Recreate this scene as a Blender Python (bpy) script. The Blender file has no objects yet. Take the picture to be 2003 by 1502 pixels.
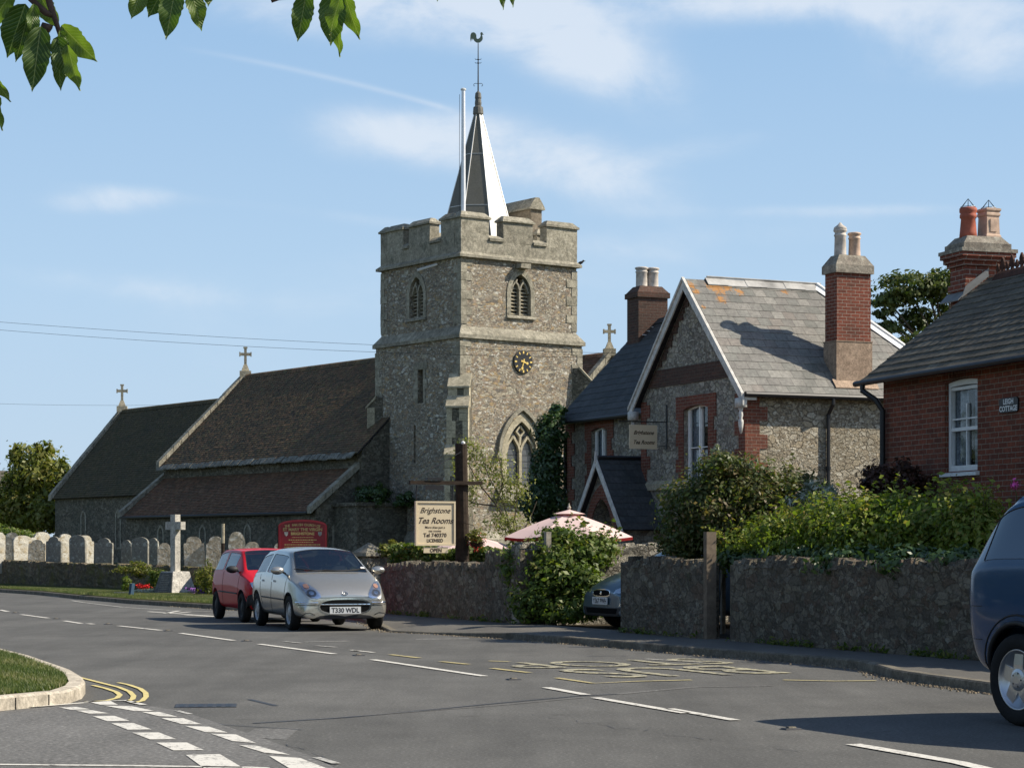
import bpy, bmesh, math, random
import numpy as np
from mathutils import Vector, Matrix
from mathutils.bvhtree import BVHTree
R = math.radians
random.seed(7)
scene = bpy.context.scene
COL = scene.collection

# ------------------------------------------------------------------ camera, sky, sun, exposure
EYE = 1.35; F = 4200.0; CX = 1001.5; HY = 1072.0
cam_d = bpy.data.cameras.new('camera'); cam = bpy.data.objects.new('camera', cam_d); COL.objects.link(cam)
cam.location = (0, 0, EYE); cam.rotation_euler = (R(90), 0, 0)
cam_d.sensor_width = 36; cam_d.lens = 36*F/2003; cam_d.shift_y = (HY-751)/2003
cam_d.clip_start = 0.1; cam_d.clip_end = 6000
scene.camera = cam
SUN_EL = 40.0
sun_d = bpy.data.lights.new('sun', 'SUN'); sun = bpy.data.objects.new('sun', sun_d); COL.objects.link(sun)
sun_d.energy = 5.0; sun_d.angle = R(0.5); sun_d.color = (1.0, 0.91, 0.76)
S = Vector((math.cos(R(SUN_EL)), 0.0, math.sin(R(SUN_EL))))
sun.rotation_euler = S.to_track_quat('Z', 'Y').to_euler(); sun.location = (60, 0, 60)
w = bpy.data.worlds.new("World"); scene.world = w; w.use_nodes = True
nt = w.node_tree; nt.nodes.clear()
def N(nt, t, **k):
    n = nt.nodes.new(t)
    for a, v in k.items():
        if a == 'op': n.operation = v
        else: setattr(n, a, v)
    return n
def L(nt, a, b): nt.links.new(a, b)
def val(nt, op, a, b=None, clamp=False):
    n = N(nt, 'ShaderNodeMath', op=op); n.use_clamp = clamp
    for i, x in enumerate((a, b)):
        if x is None: continue
        if isinstance(x, (int, float)): n.inputs[i].default_value = x
        else: L(nt, x, n.inputs[i])
    return n.outputs[0]
sky = N(nt, 'ShaderNodeTexSky'); sky.sky_type = 'NISHITA'; sky.sun_disc = False
sky.sun_elevation = R(SUN_EL); sky.sun_rotation = R(90); sky.air_density = 1.0; sky.dust_density = 0.6; sky.ozone_density = 2.0
tc = N(nt, 'ShaderNodeTexCoord'); sp = N(nt, 'ShaderNodeSeparateXYZ'); L(nt, tc.outputs['Generated'], sp.inputs[0])
yy = val(nt, 'MAXIMUM', sp.outputs[1], 0.05)
u = val(nt, 'DIVIDE', sp.outputs[0], yy); v = val(nt, 'DIVIDE', sp.outputs[2], yy)
cmb = N(nt, 'ShaderNodeCombineXYZ'); L(nt, u, cmb.inputs[0]); L(nt, v, cmb.inputs[1])
def noise(nt, vec, scale, detail=5, rough=0.55, dist=0.0, stretch=None, rot=0):
    if stretch:
        m = N(nt, 'ShaderNodeMapping'); m.inputs['Scale'].default_value = stretch; m.inputs['Rotation'].default_value = (0, 0, rot)
        L(nt, vec, m.inputs[0]); vec = m.outputs[0]
    n = N(nt, 'ShaderNodeTexNoise'); n.inputs['Scale'].default_value = scale; n.inputs['Detail'].default_value = detail
    n.inputs['Roughness'].default_value = rough; n.inputs['Distortion'].default_value = dist
    L(nt, vec, n.inputs['Vector']); return n.outputs['Fac']
wob = noise(nt, cmb.outputs[0], 13, 9, .62, .35, (1, 1.5, 1), .2)
wob2 = noise(nt, cmb.outputs[0], 14, 5, 0.6, 0.0, (1, 2.2, 1), 0.35)
total = None
# soft cloud banks: centre (px,py), radii, tilt, strength
for (bx, by, rx, ry, tilt, st) in [(760, 10, 420, 75, 0.10, .60), (1130, 95, 210, 70, 0.45, .75), (840, 270, 230, 60, 0.10, .55), (1130, 335, 210, 60, 0.22, .50),
        (215, 392, 130, 28, 0.0, .42), (1500, 0, 330, 42, 0.0, .6), (1850, 30, 260, 70, 0.1, .5), (1400, 290, 160, 28, -0.15, .22), (1000, 560, 700, 90, .0, .16),
        (1750, 410, 500, 14, -0.01, .22), (300, 700, 700, 160, 0, .10), (640, 420, 600, 16, 0.12, .16), (1900, 130, 220, 50, 0, .3), (260, 560, 400, 26, 0.1, .15), (1300, 470, 500, 40, -.08, .14)]:
    cu, cv = (bx-CX)/F, (HY-by)/F
    du = val(nt, 'SUBTRACT', u, cu); dv = val(nt, 'SUBTRACT', v, cv)
    c, s = math.cos(-tilt), math.sin(-tilt)
    a = val(nt, 'DIVIDE', val(nt, 'ADD', val(nt, 'MULTIPLY', du, c), val(nt, 'MULTIPLY', dv, s)), rx/F)
    b = val(nt, 'DIVIDE', val(nt, 'SUBTRACT', val(nt, 'MULTIPLY', dv, c), val(nt, 'MULTIPLY', du, s)), ry/F)
    r2 = val(nt, 'ADD', val(nt, 'MULTIPLY', a, a), val(nt, 'MULTIPLY', b, b))
    g = val(nt, 'MULTIPLY', val(nt, 'EXPONENT', val(nt, 'MULTIPLY', r2, -1.0)), st)
    total = g if total is None else val(nt, 'ADD', total, g)
mod = val(nt, 'ADD', val(nt, 'MULTIPLY', val(nt, 'SUBTRACT', wob, 0.5), 3.0), 1.0)
mod2 = val(nt, 'ADD', val(nt, 'MULTIPLY', val(nt, 'SUBTRACT', wob2, 0.5), 1.2), 1.0)
clouds = val(nt, 'MULTIPLY', val(nt, 'MULTIPLY', total, mod), mod2, True)
mr0 = N(nt, 'ShaderNodeMapRange'); mr0.interpolation_type = 'SMOOTHSTEP'; L(nt, clouds, mr0.inputs[0]); mr0.inputs[1].default_value = .06; mr0.inputs[2].default_value = .72; mr0.inputs[4].default_value = .60; clouds = mr0.outputs[0]
# vapour trail: a thin line between two directions
p0 = ((340-CX)/F, (HY-92)/F); p1 = ((890-CX)/F, (HY-217)/F)
dx, dy = p1[0]-p0[0], p1[1]-p0[1]; ln = math.hypot(dx, dy); dx /= ln; dy /= ln
du = val(nt, 'SUBTRACT', u, p0[0]); dv = val(nt, 'SUBTRACT', v, p0[1])
al = val(nt, 'DIVIDE', val(nt, 'ADD', val(nt, 'MULTIPLY', du, dx), val(nt, 'MULTIPLY', dv, dy)), ln)
curve = val(nt, 'MULTIPLY', val(nt, 'MULTIPLY', al, val(nt, 'SUBTRACT', 1.0, al)), 34/F)
ac = val(nt, 'SUBTRACT', val(nt, 'SUBTRACT', val(nt, 'MULTIPLY', dv, dx), val(nt, 'MULTIPLY', du, dy)), curve)
ac = val(nt, 'DIVIDE', ac, 5.5/F)
ends = val(nt, 'MULTIPLY', val(nt, 'MULTIPLY', al, 2.2, True), val(nt, 'MULTIPLY', val(nt, 'SUBTRACT', 1.02, al), 14, True), True)
trail = val(nt, 'MULTIPLY', val(nt, 'MULTIPLY', val(nt, 'EXPONENT', val(nt, 'MULTIPLY', val(nt, 'MULTIPLY', ac, ac), -1.0)), ends), val(nt, 'MULTIPLY', wob2, 0.42))
clouds = val(nt, 'ADD', clouds, trail, True)
front = val(nt, 'GREATER_THAN', sp.outputs[1], 0.06)
gen = noise(nt, tc.outputs['Generated'], 3.5, 6, .6, 0.3, (1, 1, 3.0))
gen = val(nt, 'MULTIPLY', val(nt, 'SUBTRACT', gen, 0.5), 1.6, True)
clouds = val(nt, 'ADD', val(nt, 'MULTIPLY', clouds, front), val(nt, 'MULTIPLY', gen, val(nt, 'SUBTRACT', 1.0, front)), True)
mx = N(nt, 'ShaderNodeMix', data_type='RGBA'); L(nt, clouds, mx.inputs[0])
tint = N(nt, 'ShaderNodeMix', data_type='RGBA', blend_type='MULTIPLY'); tint.inputs[0].default_value = 1.0
el_ = val(nt, 'MAXIMUM', sp.outputs[2], 0.0)
base_sky = N(nt, 'ShaderNodeValToRGB'); L(nt, el_, base_sky.inputs[0]); cr = base_sky.color_ramp
cr.elements[0].position = 0.0; cr.elements[0].color = (2.45, 3.1, 3.8, 1); cr.elements[1].position = 1.0; cr.elements[1].color = (.22, .42, .80, 1)
e_ = cr.elements.new(.12); e_.color = (2.1, 2.95, 3.9, 1)
e_ = cr.elements.new(.27); e_.color = (1.42, 2.35, 3.6, 1); e_ = cr.elements.new(.45); e_.color = (.40, .76, 1.40, 1)
blend = N(nt, 'ShaderNodeMix', data_type='RGBA'); mr = N(nt, 'ShaderNodeMapRange'); L(nt, sp.outputs[1], mr.inputs[0]); mr.inputs[1].default_value = -.1; mr.inputs[2].default_value = .75; mr.inputs[3].default_value = .1; mr.inputs[4].default_value = .95; L(nt, mr.outputs[0], blend.inputs[0]); dim = N(nt, 'ShaderNodeMix', data_type='RGBA', blend_type='MULTIPLY'); dim.inputs[0].default_value = 1.0; L(nt, sky.outputs[0], dim.inputs[6]); dim.inputs[7].default_value = (.8, .8, .8, 1); L(nt, dim.outputs[2], blend.inputs[6]); L(nt, base_sky.outputs[0], blend.inputs[7])
L(nt, blend.outputs[2], tint.inputs[6]); tint.inputs[7].default_value = (1.0, 1.0, 1.0, 1)
L(nt, tint.outputs[2], mx.inputs[6]); mx.inputs[7].default_value = (4.1, 4.25, 4.45, 1)
bg = N(nt, 'ShaderNodeBackground'); bg.inputs[1].default_value = 0.15
L(nt, mx.outputs[2], bg.inputs[0]); wo = N(nt, 'ShaderNodeOutputWorld'); L(nt, bg.outputs[0], wo.inputs[0])
scene.view_settings.view_transform = 'Standard'; scene.view_settings.look = 'None'
scene.view_settings.exposure = 0.55; scene.view_settings.gamma = 1.0; scene.view_settings.use_curve_mapping = False

# ------------------------------------------------------------------ helpers
def PW(px, py, d): return Vector(((px-CX)/F*d, d, EYE-(py-HY)/F*d))
def PG(px, py, z=0.0):
    d = (EYE-z)*F/(py-HY); return Vector(((px-CX)/F*d, d, z))
class Fr:
    def __init__(s, o, ex, ez=(0, 0, 1)):
        s.o = Vector(o); s.ex = Vector(ex).normalized(); s.ez = Vector(ez).normalized(); s.ey = s.ez.cross(s.ex).normalized()
    def p(s, x, y, z): return s.o+s.ex*x+s.ey*y+s.ez*z
    def loc(s, P):
        q = P-s.o; return Vector((q.dot(s.ex), q.dot(s.ey), q.dot(s.ez)))
    def hit(s, axis, value, px, py):
        d = Vector(((px-CX)/F, 1, (HY-py)/F)); c = Vector((0, 0, EYE)); e = (s.ex, s.ey, s.ez)[axis]
        t = (value-(c-s.o).dot(e))/d.dot(e); return s.loc(c+d*t)
class LF(Fr):   # frame given by all three axes (may be left handed)
    def __init__(s, o, ex, ey, ez=(0, 0, 1)):
        s.o = Vector(o); s.ex = Vector(ex).normalized(); s.ey = Vector(ey).normalized(); s.ez = Vector(ez).normalized()
WORLD = Fr((0, 0, 0), (1, 0, 0))
class MB:
    def __init__(s): s.v = []; s.f = []; s.r = []; s.smooth = False
    def quad(s, pts, r=None):
        n = len(s.v); s.v += [tuple(p) for p in pts]; s.f.append(tuple(range(n, n+len(pts)))); s.r.append(random.random() if r is None else r)
    def box(s, fr, x0, x1, y0, y1, z0, z1, r=None, jit=0.0, top=None):
        r = random.random() if r is None else r
        n = len(s.v)
        for z in (z0, z1):
            for (x, y) in ((x0, y0), (x1, y0), (x1, y1), (x0, y1)):
                if top and z == z1:
                    cx, cy = (x0+x1)/2, (y0+y1)/2; x = cx+(x-cx)*top[0]; y = cy+(y-cy)*top[1]
                j = [random.uniform(-jit, jit) for _ in range(3)] if jit else (0, 0, 0)
                s.v.append(tuple(fr.p(x+j[0], y+j[1], z+j[2])))
        for q in ((0, 3, 2, 1), (4, 5, 6, 7), (0, 1, 5, 4), (1, 2, 6, 5), (2, 3, 7, 6), (3, 0, 4, 7)):
            s.f.append(tuple(n+i for i in q)); s.r.append(r)
    def prism(s, poly, off, r=None):   # poly: list of Vectors, extruded by vector off
        n = len(s.v); k = len(poly); off = Vector(off); r = random.random() if r is None else r
        s.v += [tuple(p) for p in poly]+[tuple(Vector(p)+off) for p in poly]
        s.f.append(tuple(range(n+k-1, n-1, -1))); s.f.append(tuple(range(n+k, n+2*k))); s.r += [r, r]
        for i in range(k):
            j = (i+1) % k; s.f.append((n+i, n+j, n+k+j, n+k+i)); s.r.append(r)
    def strip(s, A, B, r=None, closed=False):    # quads between two polylines
        m = len(A); n = len(s.v); s.v += [tuple(p) for p in A]+[tuple(p) for p in B]
        rr = random.random() if r is None else r
        for i in range(m if closed else m-1):
            j = (i+1) % m; s.f.append((n+i, n+j, n+m+j, n+m+i)); s.r.append(rr)
    def tube(s, pts, rad, seg=6, caps=True, r=None):
        pts = [Vector(p) for p in pts]; k = len(pts); rr = random.random() if r is None else r
        rads = rad if isinstance(rad, (list, tuple)) else [rad]*k
        n0 = len(s.v); ref = None
        for i, p in enumerate(pts):
            t = (pts[min(i+1, k-1)]-pts[max(i-1, 0)]).normalized()
            if ref is None: ref = t.orthogonal().normalized()
            ref = (ref-t*ref.dot(t)).normalized(); b = t.cross(ref)
            for a in range(seg):
                an = 2*math.pi*a/seg; s.v.append(tuple(p+(ref*math.cos(an)+b*math.sin(an))*rads[i]))
        for i in range(k-1):
            for a in range(seg):
                c = (a+1) % seg; s.f.append((n0+i*seg+a, n0+i*seg+c, n0+(i+1)*seg+c, n0+(i+1)*seg+a)); s.r.append(rr)
        if caps:
            s.f.append(tuple(n0+a for a in range(seg-1, -1, -1))); s.f.append(tuple(n0+(k-1)*seg+a for a in range(seg))); s.r += [rr, rr]
    def lathe(s, fr, prof, seg=16, r=None, phase=0.0):   # prof: (radius, height) pairs around fr.ez
        n0 = len(s.v); rr = random.random() if r is None else r
        for (ra, h) in prof:
            for a in range(seg):
                an = 2*math.pi*a/seg+phase; s.v.append(tuple(fr.p(ra*math.cos(an), ra*math.sin(an), h)))
        for i in range(len(prof)-1):
            for a in range(seg):
                c = (a+1) % seg; s.f.append((n0+i*seg+a, n0+i*seg+c, n0+(i+1)*seg+c, n0+(i+1)*seg+a)); s.r.append(rr)
        s.f.append(tuple(n0+a for a in range(seg-1, -1, -1))); s.f.append(tuple(n0+(len(prof)-1)*seg+a for a in range(seg))); s.r += [rr, rr]
    def add(s, verts, faces, r=None):
        n = len(s.v); s.v += [tuple(p) for p in verts]; rr = random.random() if r is None else r
        for f in faces: s.f.append(tuple(n+i for i in f)); s.r.append(rr)
    def build(s, name, m, parent=None, smooth=False, uv=True, flat_n=False):
        o0 = Vector((0, 0, 0)); rot = None
        if parent is not None:
            o0 = Vector(parent.get('_o', (0, 0, 0)))
        me = bpy.data.meshes.new(name)
        V = [(p[0]-o0.x, p[1]-o0.y, p[2]-o0.z) for p in s.v]
        me.from_pydata(V, [], s.f); me.update()
        if flat_n is False:
            bm = bmesh.new(); bm.from_mesh(me); bmesh.ops.recalc_face_normals(bm, faces=bm.faces); bm.to_mesh(me); bm.free()
        at = me.attributes.new('rnd', 'FLOAT', 'FACE'); at.data.foreach_set('value', s.r)
        if uv: auto_uv(me)
        if smooth: me.polygons.foreach_set('use_smooth', [True]*len(me.polygons))
        me.materials.append(m)
        o = bpy.data.objects.new(name, me); COL.objects.link(o)
        if parent is not None:
            o.parent = parent; o['_o'] = tuple(o0)
        else: o['_o'] = (0, 0, 0)
        return o
def auto_uv(me):
    uvl = me.uv_layers.new(name='UV')
    co = np.empty(len(me.vertices)*3); me.vertices.foreach_get('co', co); co = co.reshape(-1, 3)
    data = np.zeros((len(me.loops), 2))
    for p in me.polygons:
        n = p.normal
        if abs(n.z) > 0.97: t = Vector((1, 0, 0)); b = Vector((0, 1, 0))
        else: t = Vector((-n.y, n.x, 0)).normalized(); b = n.cross(t)
        for li in p.loop_indices:
            c = co[me.loops[li].vertex_index]
            data[li, 0] = c[0]*t.x+c[1]*t.y+c[2]*t.z; data[li, 1] = c[0]*b.x+c[1]*b.y+c[2]*b.z
    uvl.data.foreach_set('uv', data.ravel())
def tag(o, label=None, cat=None, group=None, kind=None):
    if label: o['label'] = label
    if cat: o['category'] = cat
    if group: o['group'] = group
    if kind: o['kind'] = kind
    return o
def thing(name, loc, label, cat, group=None):
    o = bpy.data.objects.new(name, None); COL.objects.link(o); o.empty_display_size = 0.2
    o.location = Vector(loc); o['_o'] = tuple(Vector(loc)); return tag(o, label, cat, group)
def base_mesh(o, loc):    # move a top-level mesh's origin to its base
    loc = Vector(loc); o.data.transform(Matrix.Translation(-loc)); o.location = loc; return o
def struct(name, mb, m, **k): return tag(mb.build(name, m, None, **k), kind='structure')
_tc = {}
def text_mb(txt, fr, x, z, size, y=0.0, align='CENTER', shear=0.0, sx=1.0, bold=0.0, mb=None, space=1.0):
    """flat lettering in fr's x/z plane, centred at x, baseline z"""
    cu = bpy.data.curves.new('t', 'FONT'); cu.body = txt; cu.size = size; cu.align_x = align; cu.shear = shear; cu.offset = bold; cu.space_character = space
    cu.resolution_u = 3
    ob = bpy.data.objects.new('t', cu); COL.objects.link(ob)
    dg = bpy.context.evaluated_depsgraph_get(); dg.update()
    me = bpy.data.meshes.new_from_object(ob.evaluated_get(dg))
    mb = mb or MB(); mb.add([fr.p(x+v.co.x*sx, y, z+v.co.y) for v in me.vertices], [tuple(p.vertices) for p in me.polygons], 0.5)
    bpy.data.objects.remove(ob); bpy.data.curves.remove(cu); bpy.data.meshes.remove(me)
    return mb

# ------------------------------------------------------------------ materials
def newmat(name, rough=0.8, spec=0.3, metal=0.0, color=None):
    m = bpy.data.materials.new(name); m.use_nodes = True; nt = m.node_tree; b = nt.nodes['Principled BSDF']
    b.inputs['Roughness'].default_value = rough; b.inputs['Specular IOR Level'].default_value = spec; b.inputs['Metallic'].default_value = metal
    if color: b.inputs['Base Color'].default_value = (*color, 1)
    return m, nt, b
def ramp(nt, fac, stops, interp='LINEAR'):
    r = N(nt, 'ShaderNodeValToRGB'); cr = r.color_ramp; cr.interpolation = interp
    while len(cr.elements) < len(stops): cr.elements.new(0.5)
    for e, (p, c) in zip(cr.elements, stops):
        e.position = p; e.color = (*c, 1) if len(c) == 3 else c
    L(nt, fac, r.inputs[0]); return r.outputs[0]
def mixc(nt, fac, a, b, mode='MIX'):
    n = N(nt, 'ShaderNodeMix', data_type='RGBA', blend_type=mode)
    if isinstance(fac, (int, float)): n.inputs[0].default_value = fac
    else: L(nt, fac, n.inputs[0])
    for i, x in ((6, a), (7, b)):
        if isinstance(x, tuple): n.inputs[i].default_value = (*x, 1) if len(x) == 3 else x
        else: L(nt, x, n.inputs[i])
    return n.outputs[2]
def bump(nt, b, h, strength, dist=0.02):
    n = N(nt, 'ShaderNodeBump'); n.inputs['Strength'].default_value = strength; n.inputs['Distance'].default_value = dist
    L(nt, h, n.inputs['Height']); L(nt, n.outputs[0], b.inputs['Normal'])
def objco(nt): return N(nt, 'ShaderNodeTexCoord').outputs['Object']
def uvco(nt): return N(nt, 'ShaderNodeTexCoord').outputs['UV']
def rndattr(nt):
    a = N(nt, 'ShaderNodeAttribute'); a.attribute_name = 'rnd'; return a.outputs['Fac']
def g3(v, t=(1, 1, 1)): return (v*t[0], v*t[1], v*t[2])

def rubble(name, stones, mortar, scale=6.0, flat=1.6, edge=0.06, bs=0.9, bd=0.03, dirt=(0.10, 0.10, 0.08), dirt_amt=0.45, specks=None, lich=None, mort_w=None):
    m, nt, b = newmat(name, 0.92, 0.15); co = objco(nt); scale *= 1.12
    nz = N(nt, 'ShaderNodeTexNoise'); nz.inputs['Scale'].default_value = scale*1.3; nz.inputs['Detail'].default_value = 4; nz.inputs['Roughness'].default_value = .65; L(nt, co, nz.inputs['Vector'])
    dv = N(nt, 'ShaderNodeVectorMath', operation='MULTIPLY_ADD'); L(nt, nz.outputs['Color'], dv.inputs[0]); dv.inputs[1].default_value = (.7/scale,)*3; L(nt, co, dv.inputs[2])
    mp = N(nt, 'ShaderNodeMapping'); mp.inputs['Scale'].default_value = (1, 1, flat*1.1); L(nt, dv.outputs[0], mp.inputs[0])
    def layer(sc):
        v1 = N(nt, 'ShaderNodeTexVoronoi'); v1.feature = 'F1'; v1.inputs['Scale'].default_value = sc; L(nt, mp.outputs[0], v1.inputs['Vector'])
        v2 = N(nt, 'ShaderNodeTexVoronoi'); v2.feature = 'DISTANCE_TO_EDGE'; v2.inputs['Scale'].default_value = sc; L(nt, mp.outputs[0], v2.inputs['Vector'])
        return v1.outputs['Color'], v2.outputs['Distance']
    ca, da = layer(scale); cb, db = layer(scale*2.1)
    msk = ramp(nt, noise(nt, co, scale*.35, 3, .6), [(.49, g3(0)), (.52, g3(1))])
    colr = mixc(nt, msk, ca, cb); dist = mixc(nt, msk, da, db)
    sx = N(nt, 'ShaderNodeSeparateColor'); L(nt, colr, sx.inputs[0])
    k = len(stones); col = ramp(nt, sx.outputs[0], [((i+0.0)/k, c) for i, c in enumerate(stones)], 'CONSTANT')
    fine = noise(nt, co, scale*5, 7, 0.75); col = mixc(nt, 0.9, col, ramp(nt, fine, [(0.28, g3(.42)), (0.5, g3(1.0)), (0.74, g3(1.6))]), 'MULTIPLY')
    if specks:
        sk = val(nt, 'GREATER_THAN', sx.outputs[1], 1-specks[0]); col = mixc(nt, val(nt, 'MULTIPLY', sk, ramp(nt, fine, [(.40, g3(0)), (.55, g3(1))])), col, specks[1])
    face = ramp(nt, val(nt, 'ADD', dist, val(nt, 'MULTIPLY', val(nt, 'SUBTRACT', fine, .5), .10)), [(0.0, g3(0)), (edge, g3(1.0))])
    brk = noise(nt, co, scale*.6, 4, .6); face = val(nt, 'MAXIMUM', face, ramp(nt, brk, [(.52, g3(0)), (.66, g3(.8))]))
    if mort_w: face = val(nt, 'MAXIMUM', face, mort_w)
    mm = mixc(nt, .8, mortar, ramp(nt, fine, [(0.3, g3(.55)), (0.7, g3(1.35))]), 'MULTIPLY')
    col = mixc(nt, face, mm, col)
    big = noise(nt, co, 0.55, 6, 0.7); bm_ = ramp(nt, big, [(0.42, g3(0)), (0.68, g3(1))])
    col = mixc(nt, val(nt, 'MULTIPLY', bm_, dirt_amt), col, dirt)
    if lich:
        ln_ = noise(nt, co, lich[0], 6, 0.75); col = mixc(nt, val(nt, 'MULTIPLY', ramp(nt, ln_, [(lich[1], g3(0)), (lich[1]+.06, g3(1))]), lich[3]), col, lich[2])
    L(nt, col, b.inputs['Base Color'])
    h = val(nt, 'ADD', val(nt, 'MULTIPLY', face, val(nt, 'ADD', 0.45, val(nt, 'MULTIPLY', sx.outputs[2], 0.7))), val(nt, 'MULTIPLY', fine, 0.8))
    bump(nt, b, h, bs, bd); return m
def plainstone(name, c0, c1, scale=3.0, bs=0.6, bd=0.02, lich=None, fine=30, rough=.9, blocks=None):
    m, nt, b = newmat(name, rough, 0.2); co = objco(nt)
    n1 = noise(nt, co, scale, 7, 0.68); col = ramp(nt, n1, [(0.32, c0), (0.66, c1)])
    n2 = noise(nt, co, fine, 6, 0.8); col = mixc(nt, 0.8, col, ramp(nt, n2, [(0.3, g3(.45)), (0.7, g3(1.6))]), 'MULTIPLY'); n3_ = noise(nt, co, fine*.3, 4, .7); col = mixc(nt, 0.7, col, ramp(nt, n3_, [(0.35, g3(.6)), (0.65, g3(1.3))]), 'MULTIPLY')
    rv = rndattr(nt); col = mixc(nt, 0.5, col, ramp(nt, rv, [(0, g3(.7)), (1, g3(1.3))]), 'MULTIPLY')
    if lich:
        for (sc, th, lc, am) in lich:
            ln_ = noise(nt, co, sc, 6, 0.72, 0.3); col = mixc(nt, val(nt, 'MULTIPLY', ramp(nt, ln_, [(th, g3(0)), (th+.05, g3(1))]), am), col, lc)
    L(nt, col, b.inputs['Base Color']); bump(nt, b, val(nt, 'ADD', val(nt, 'MULTIPLY', n2, 0.6), n1), bs, bd); return m
def brick(name, c1, c2, mort, rough=0.9, bs=0.7, stain=0.3, stretch=(1, 1)):
    m, nt, b = newmat(name, rough, 0.2); uvv = uvco(nt); co = objco(nt)
    mp = N(nt, 'ShaderNodeMapping'); mp.inputs['Scale'].default_value = (stretch[0], stretch[1], 1); L(nt, uvv, mp.inputs[0])
    t = N(nt, 'ShaderNodeTexBrick'); L(nt, mp.outputs[0], t.inputs['Vector']); t.inputs['Scale'].default_value = 1
    t.inputs['Brick Width'].default_value = 0.225; t.inputs['Row Height'].default_value = 0.075; t.inputs['Mortar Size'].default_value = 0.006; t.inputs['Mortar Smooth'].default_value = 0.2
    t.inputs['Bias'].default_value = 0.0
    t.inputs['Color1'].default_value = (*c1, 1); t.inputs['Color2'].default_value = (*c2, 1); t.inputs['Mortar'].default_value = (*mort, 1)
    n1 = noise(nt, co, 1.3, 6, 0.65); n2 = noise(nt, co, 22, 5, 0.7)
    col = mixc(nt, 0.8, t.outputs['Color'], ramp(nt, n2, [(0.3, g3(.55)), (0.7, g3(1.4))]), 'MULTIPLY')
    col = mixc(nt, val(nt, 'MULTIPLY', ramp(nt, n1, [(0.45, g3(0)), (0.7, g3(1))]), stain), col, (0.05, 0.045, 0.035))
    L(nt, col, b.inputs['Base Color']); h = val(nt, 'ADD', val(nt, 'MULTIPLY', t.outputs['Fac'], -1.0), val(nt, 'MULTIPLY', n2, .4)); bump(nt, b, h, bs, 0.01); return m
def slatemat(name, cols, lich=None, rough=0.55, spec=.4, streak=0.4, fine=14):
    m, nt, b = newmat(name, rough, spec); co = objco(nt); rv = rndattr(nt)
    k = len(cols); col = ramp(nt, rv, [(i/(k-1), c) for i, c in enumerate(cols)])
    n1 = noise(nt, co, fine, 6, 0.65); col = mixc(nt, 0.8, col, ramp(nt, n1, [(0.3, g3(.6)), (0.7, g3(1.45))]), 'MULTIPLY')
    n2 = noise(nt, co, 0.9, 6, .7); col = mixc(nt, val(nt, 'MULTIPLY', ramp(nt, n2, [(0.42, g3(0)), (0.68, g3(1))]), streak), col, g3(0.045, (1, 1, .9)))
    if lich:
        for (sc, th, lc, am) in lich:
            ln_ = noise(nt, co, sc, 6, 0.72, 0.3); col = mixc(nt, val(nt, 'MULTIPLY', ramp(nt, ln_, [(th, g3(0)), (th+.04, g3(1))]), am), col, lc)
    L(nt, col, b.inputs['Base Color']); bump(nt, b, n1, 0.5, 0.006); return m
def leafmat(name, cols, trans=0.35, rough=0.5, spec=0.35):
    m, nt, b = newmat(name, rough, spec); rv = rndattr(nt); k = len(cols)
    col = ramp(nt, rv, [(i/(k-1), c) for i, c in enumerate(cols)]); L(nt, col, b.inputs['Base Color'])
    tr = N(nt, 'ShaderNodeBsdfTranslucent'); tcol = mixc(nt, 1.0, col, (1.5, 1.7, 0.6), 'MULTIPLY'); L(nt, tcol, tr.inputs[0])
    ms = N(nt, 'ShaderNodeMixShader'); ms.inputs[0].default_value = trans
    L(nt, b.outputs[0], ms.inputs[1]); L(nt, tr.outputs[0], ms.inputs[2]); L(nt, ms.outputs[0], nt.nodes['Material Output'].inputs[0]); return m
def paint(name, c, rough=0.5, spec=0.4, metal=0.0, var=0.25, sc=8, bs=0.1):
    m, nt, b = newmat(name, rough, spec, metal); co = objco(nt); n1 = noise(nt, co, sc, 6, .65)
    col = mixc(nt, 1.0, c, ramp(nt, n1, [(0.3, g3(1-var)), (0.7, g3(1+var))]), 'MULTIPLY'); L(nt, col, b.inputs['Base Color'])
    if bs: bump(nt, b, n1, bs, 0.01)
    return m
M = {}
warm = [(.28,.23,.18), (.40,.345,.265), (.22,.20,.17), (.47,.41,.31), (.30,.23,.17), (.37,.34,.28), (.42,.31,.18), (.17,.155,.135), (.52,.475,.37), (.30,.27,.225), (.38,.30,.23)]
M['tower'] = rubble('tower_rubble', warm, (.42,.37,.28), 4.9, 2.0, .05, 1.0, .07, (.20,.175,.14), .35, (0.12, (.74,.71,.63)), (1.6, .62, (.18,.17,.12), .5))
M['ashlar'] = plainstone('grey_ashlar', (.19,.175,.135), (.37,.34,.27), 3.2, 1.0, .06, [(1.3, .60, (.13,.13,.10), .7), (5, .66, (.33,.27,.12), .5)])
M['buff'] = plainstone('buff_stone', (.27,.24,.17), (.42,.37,.27), 3, .5, .02, [(6, .66, (.14,.13,.11), .6)])
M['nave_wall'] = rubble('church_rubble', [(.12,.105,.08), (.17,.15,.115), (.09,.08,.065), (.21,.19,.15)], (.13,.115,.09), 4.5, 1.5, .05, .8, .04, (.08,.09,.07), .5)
M['flint'] = rubble('tea_house_rubble', [(.36,.33,.28), (.46,.42,.34), (.30,.27,.23), (.50,.46,.38), (.25,.22,.18), (.40,.36,.27)], (.30,.27,.22), 5.0, 1.35, .07, 1.0, .07, (.22,.20,.16), .3, (0.06, (.5,.47,.4)))
M['buffwall'] = rubble('sun_toned_limestone', [(.52,.46,.35), (.60,.54,.43), (.45,.40,.31), (.64,.59,.48), (.40,.34,.25), (.50,.42,.30)], (.33,.28,.21), 4.4, 1.6, .10, 1.0, .13, (.30,.27,.20), .3)  # buff stone, toned paler to put sunlight into this side
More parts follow.
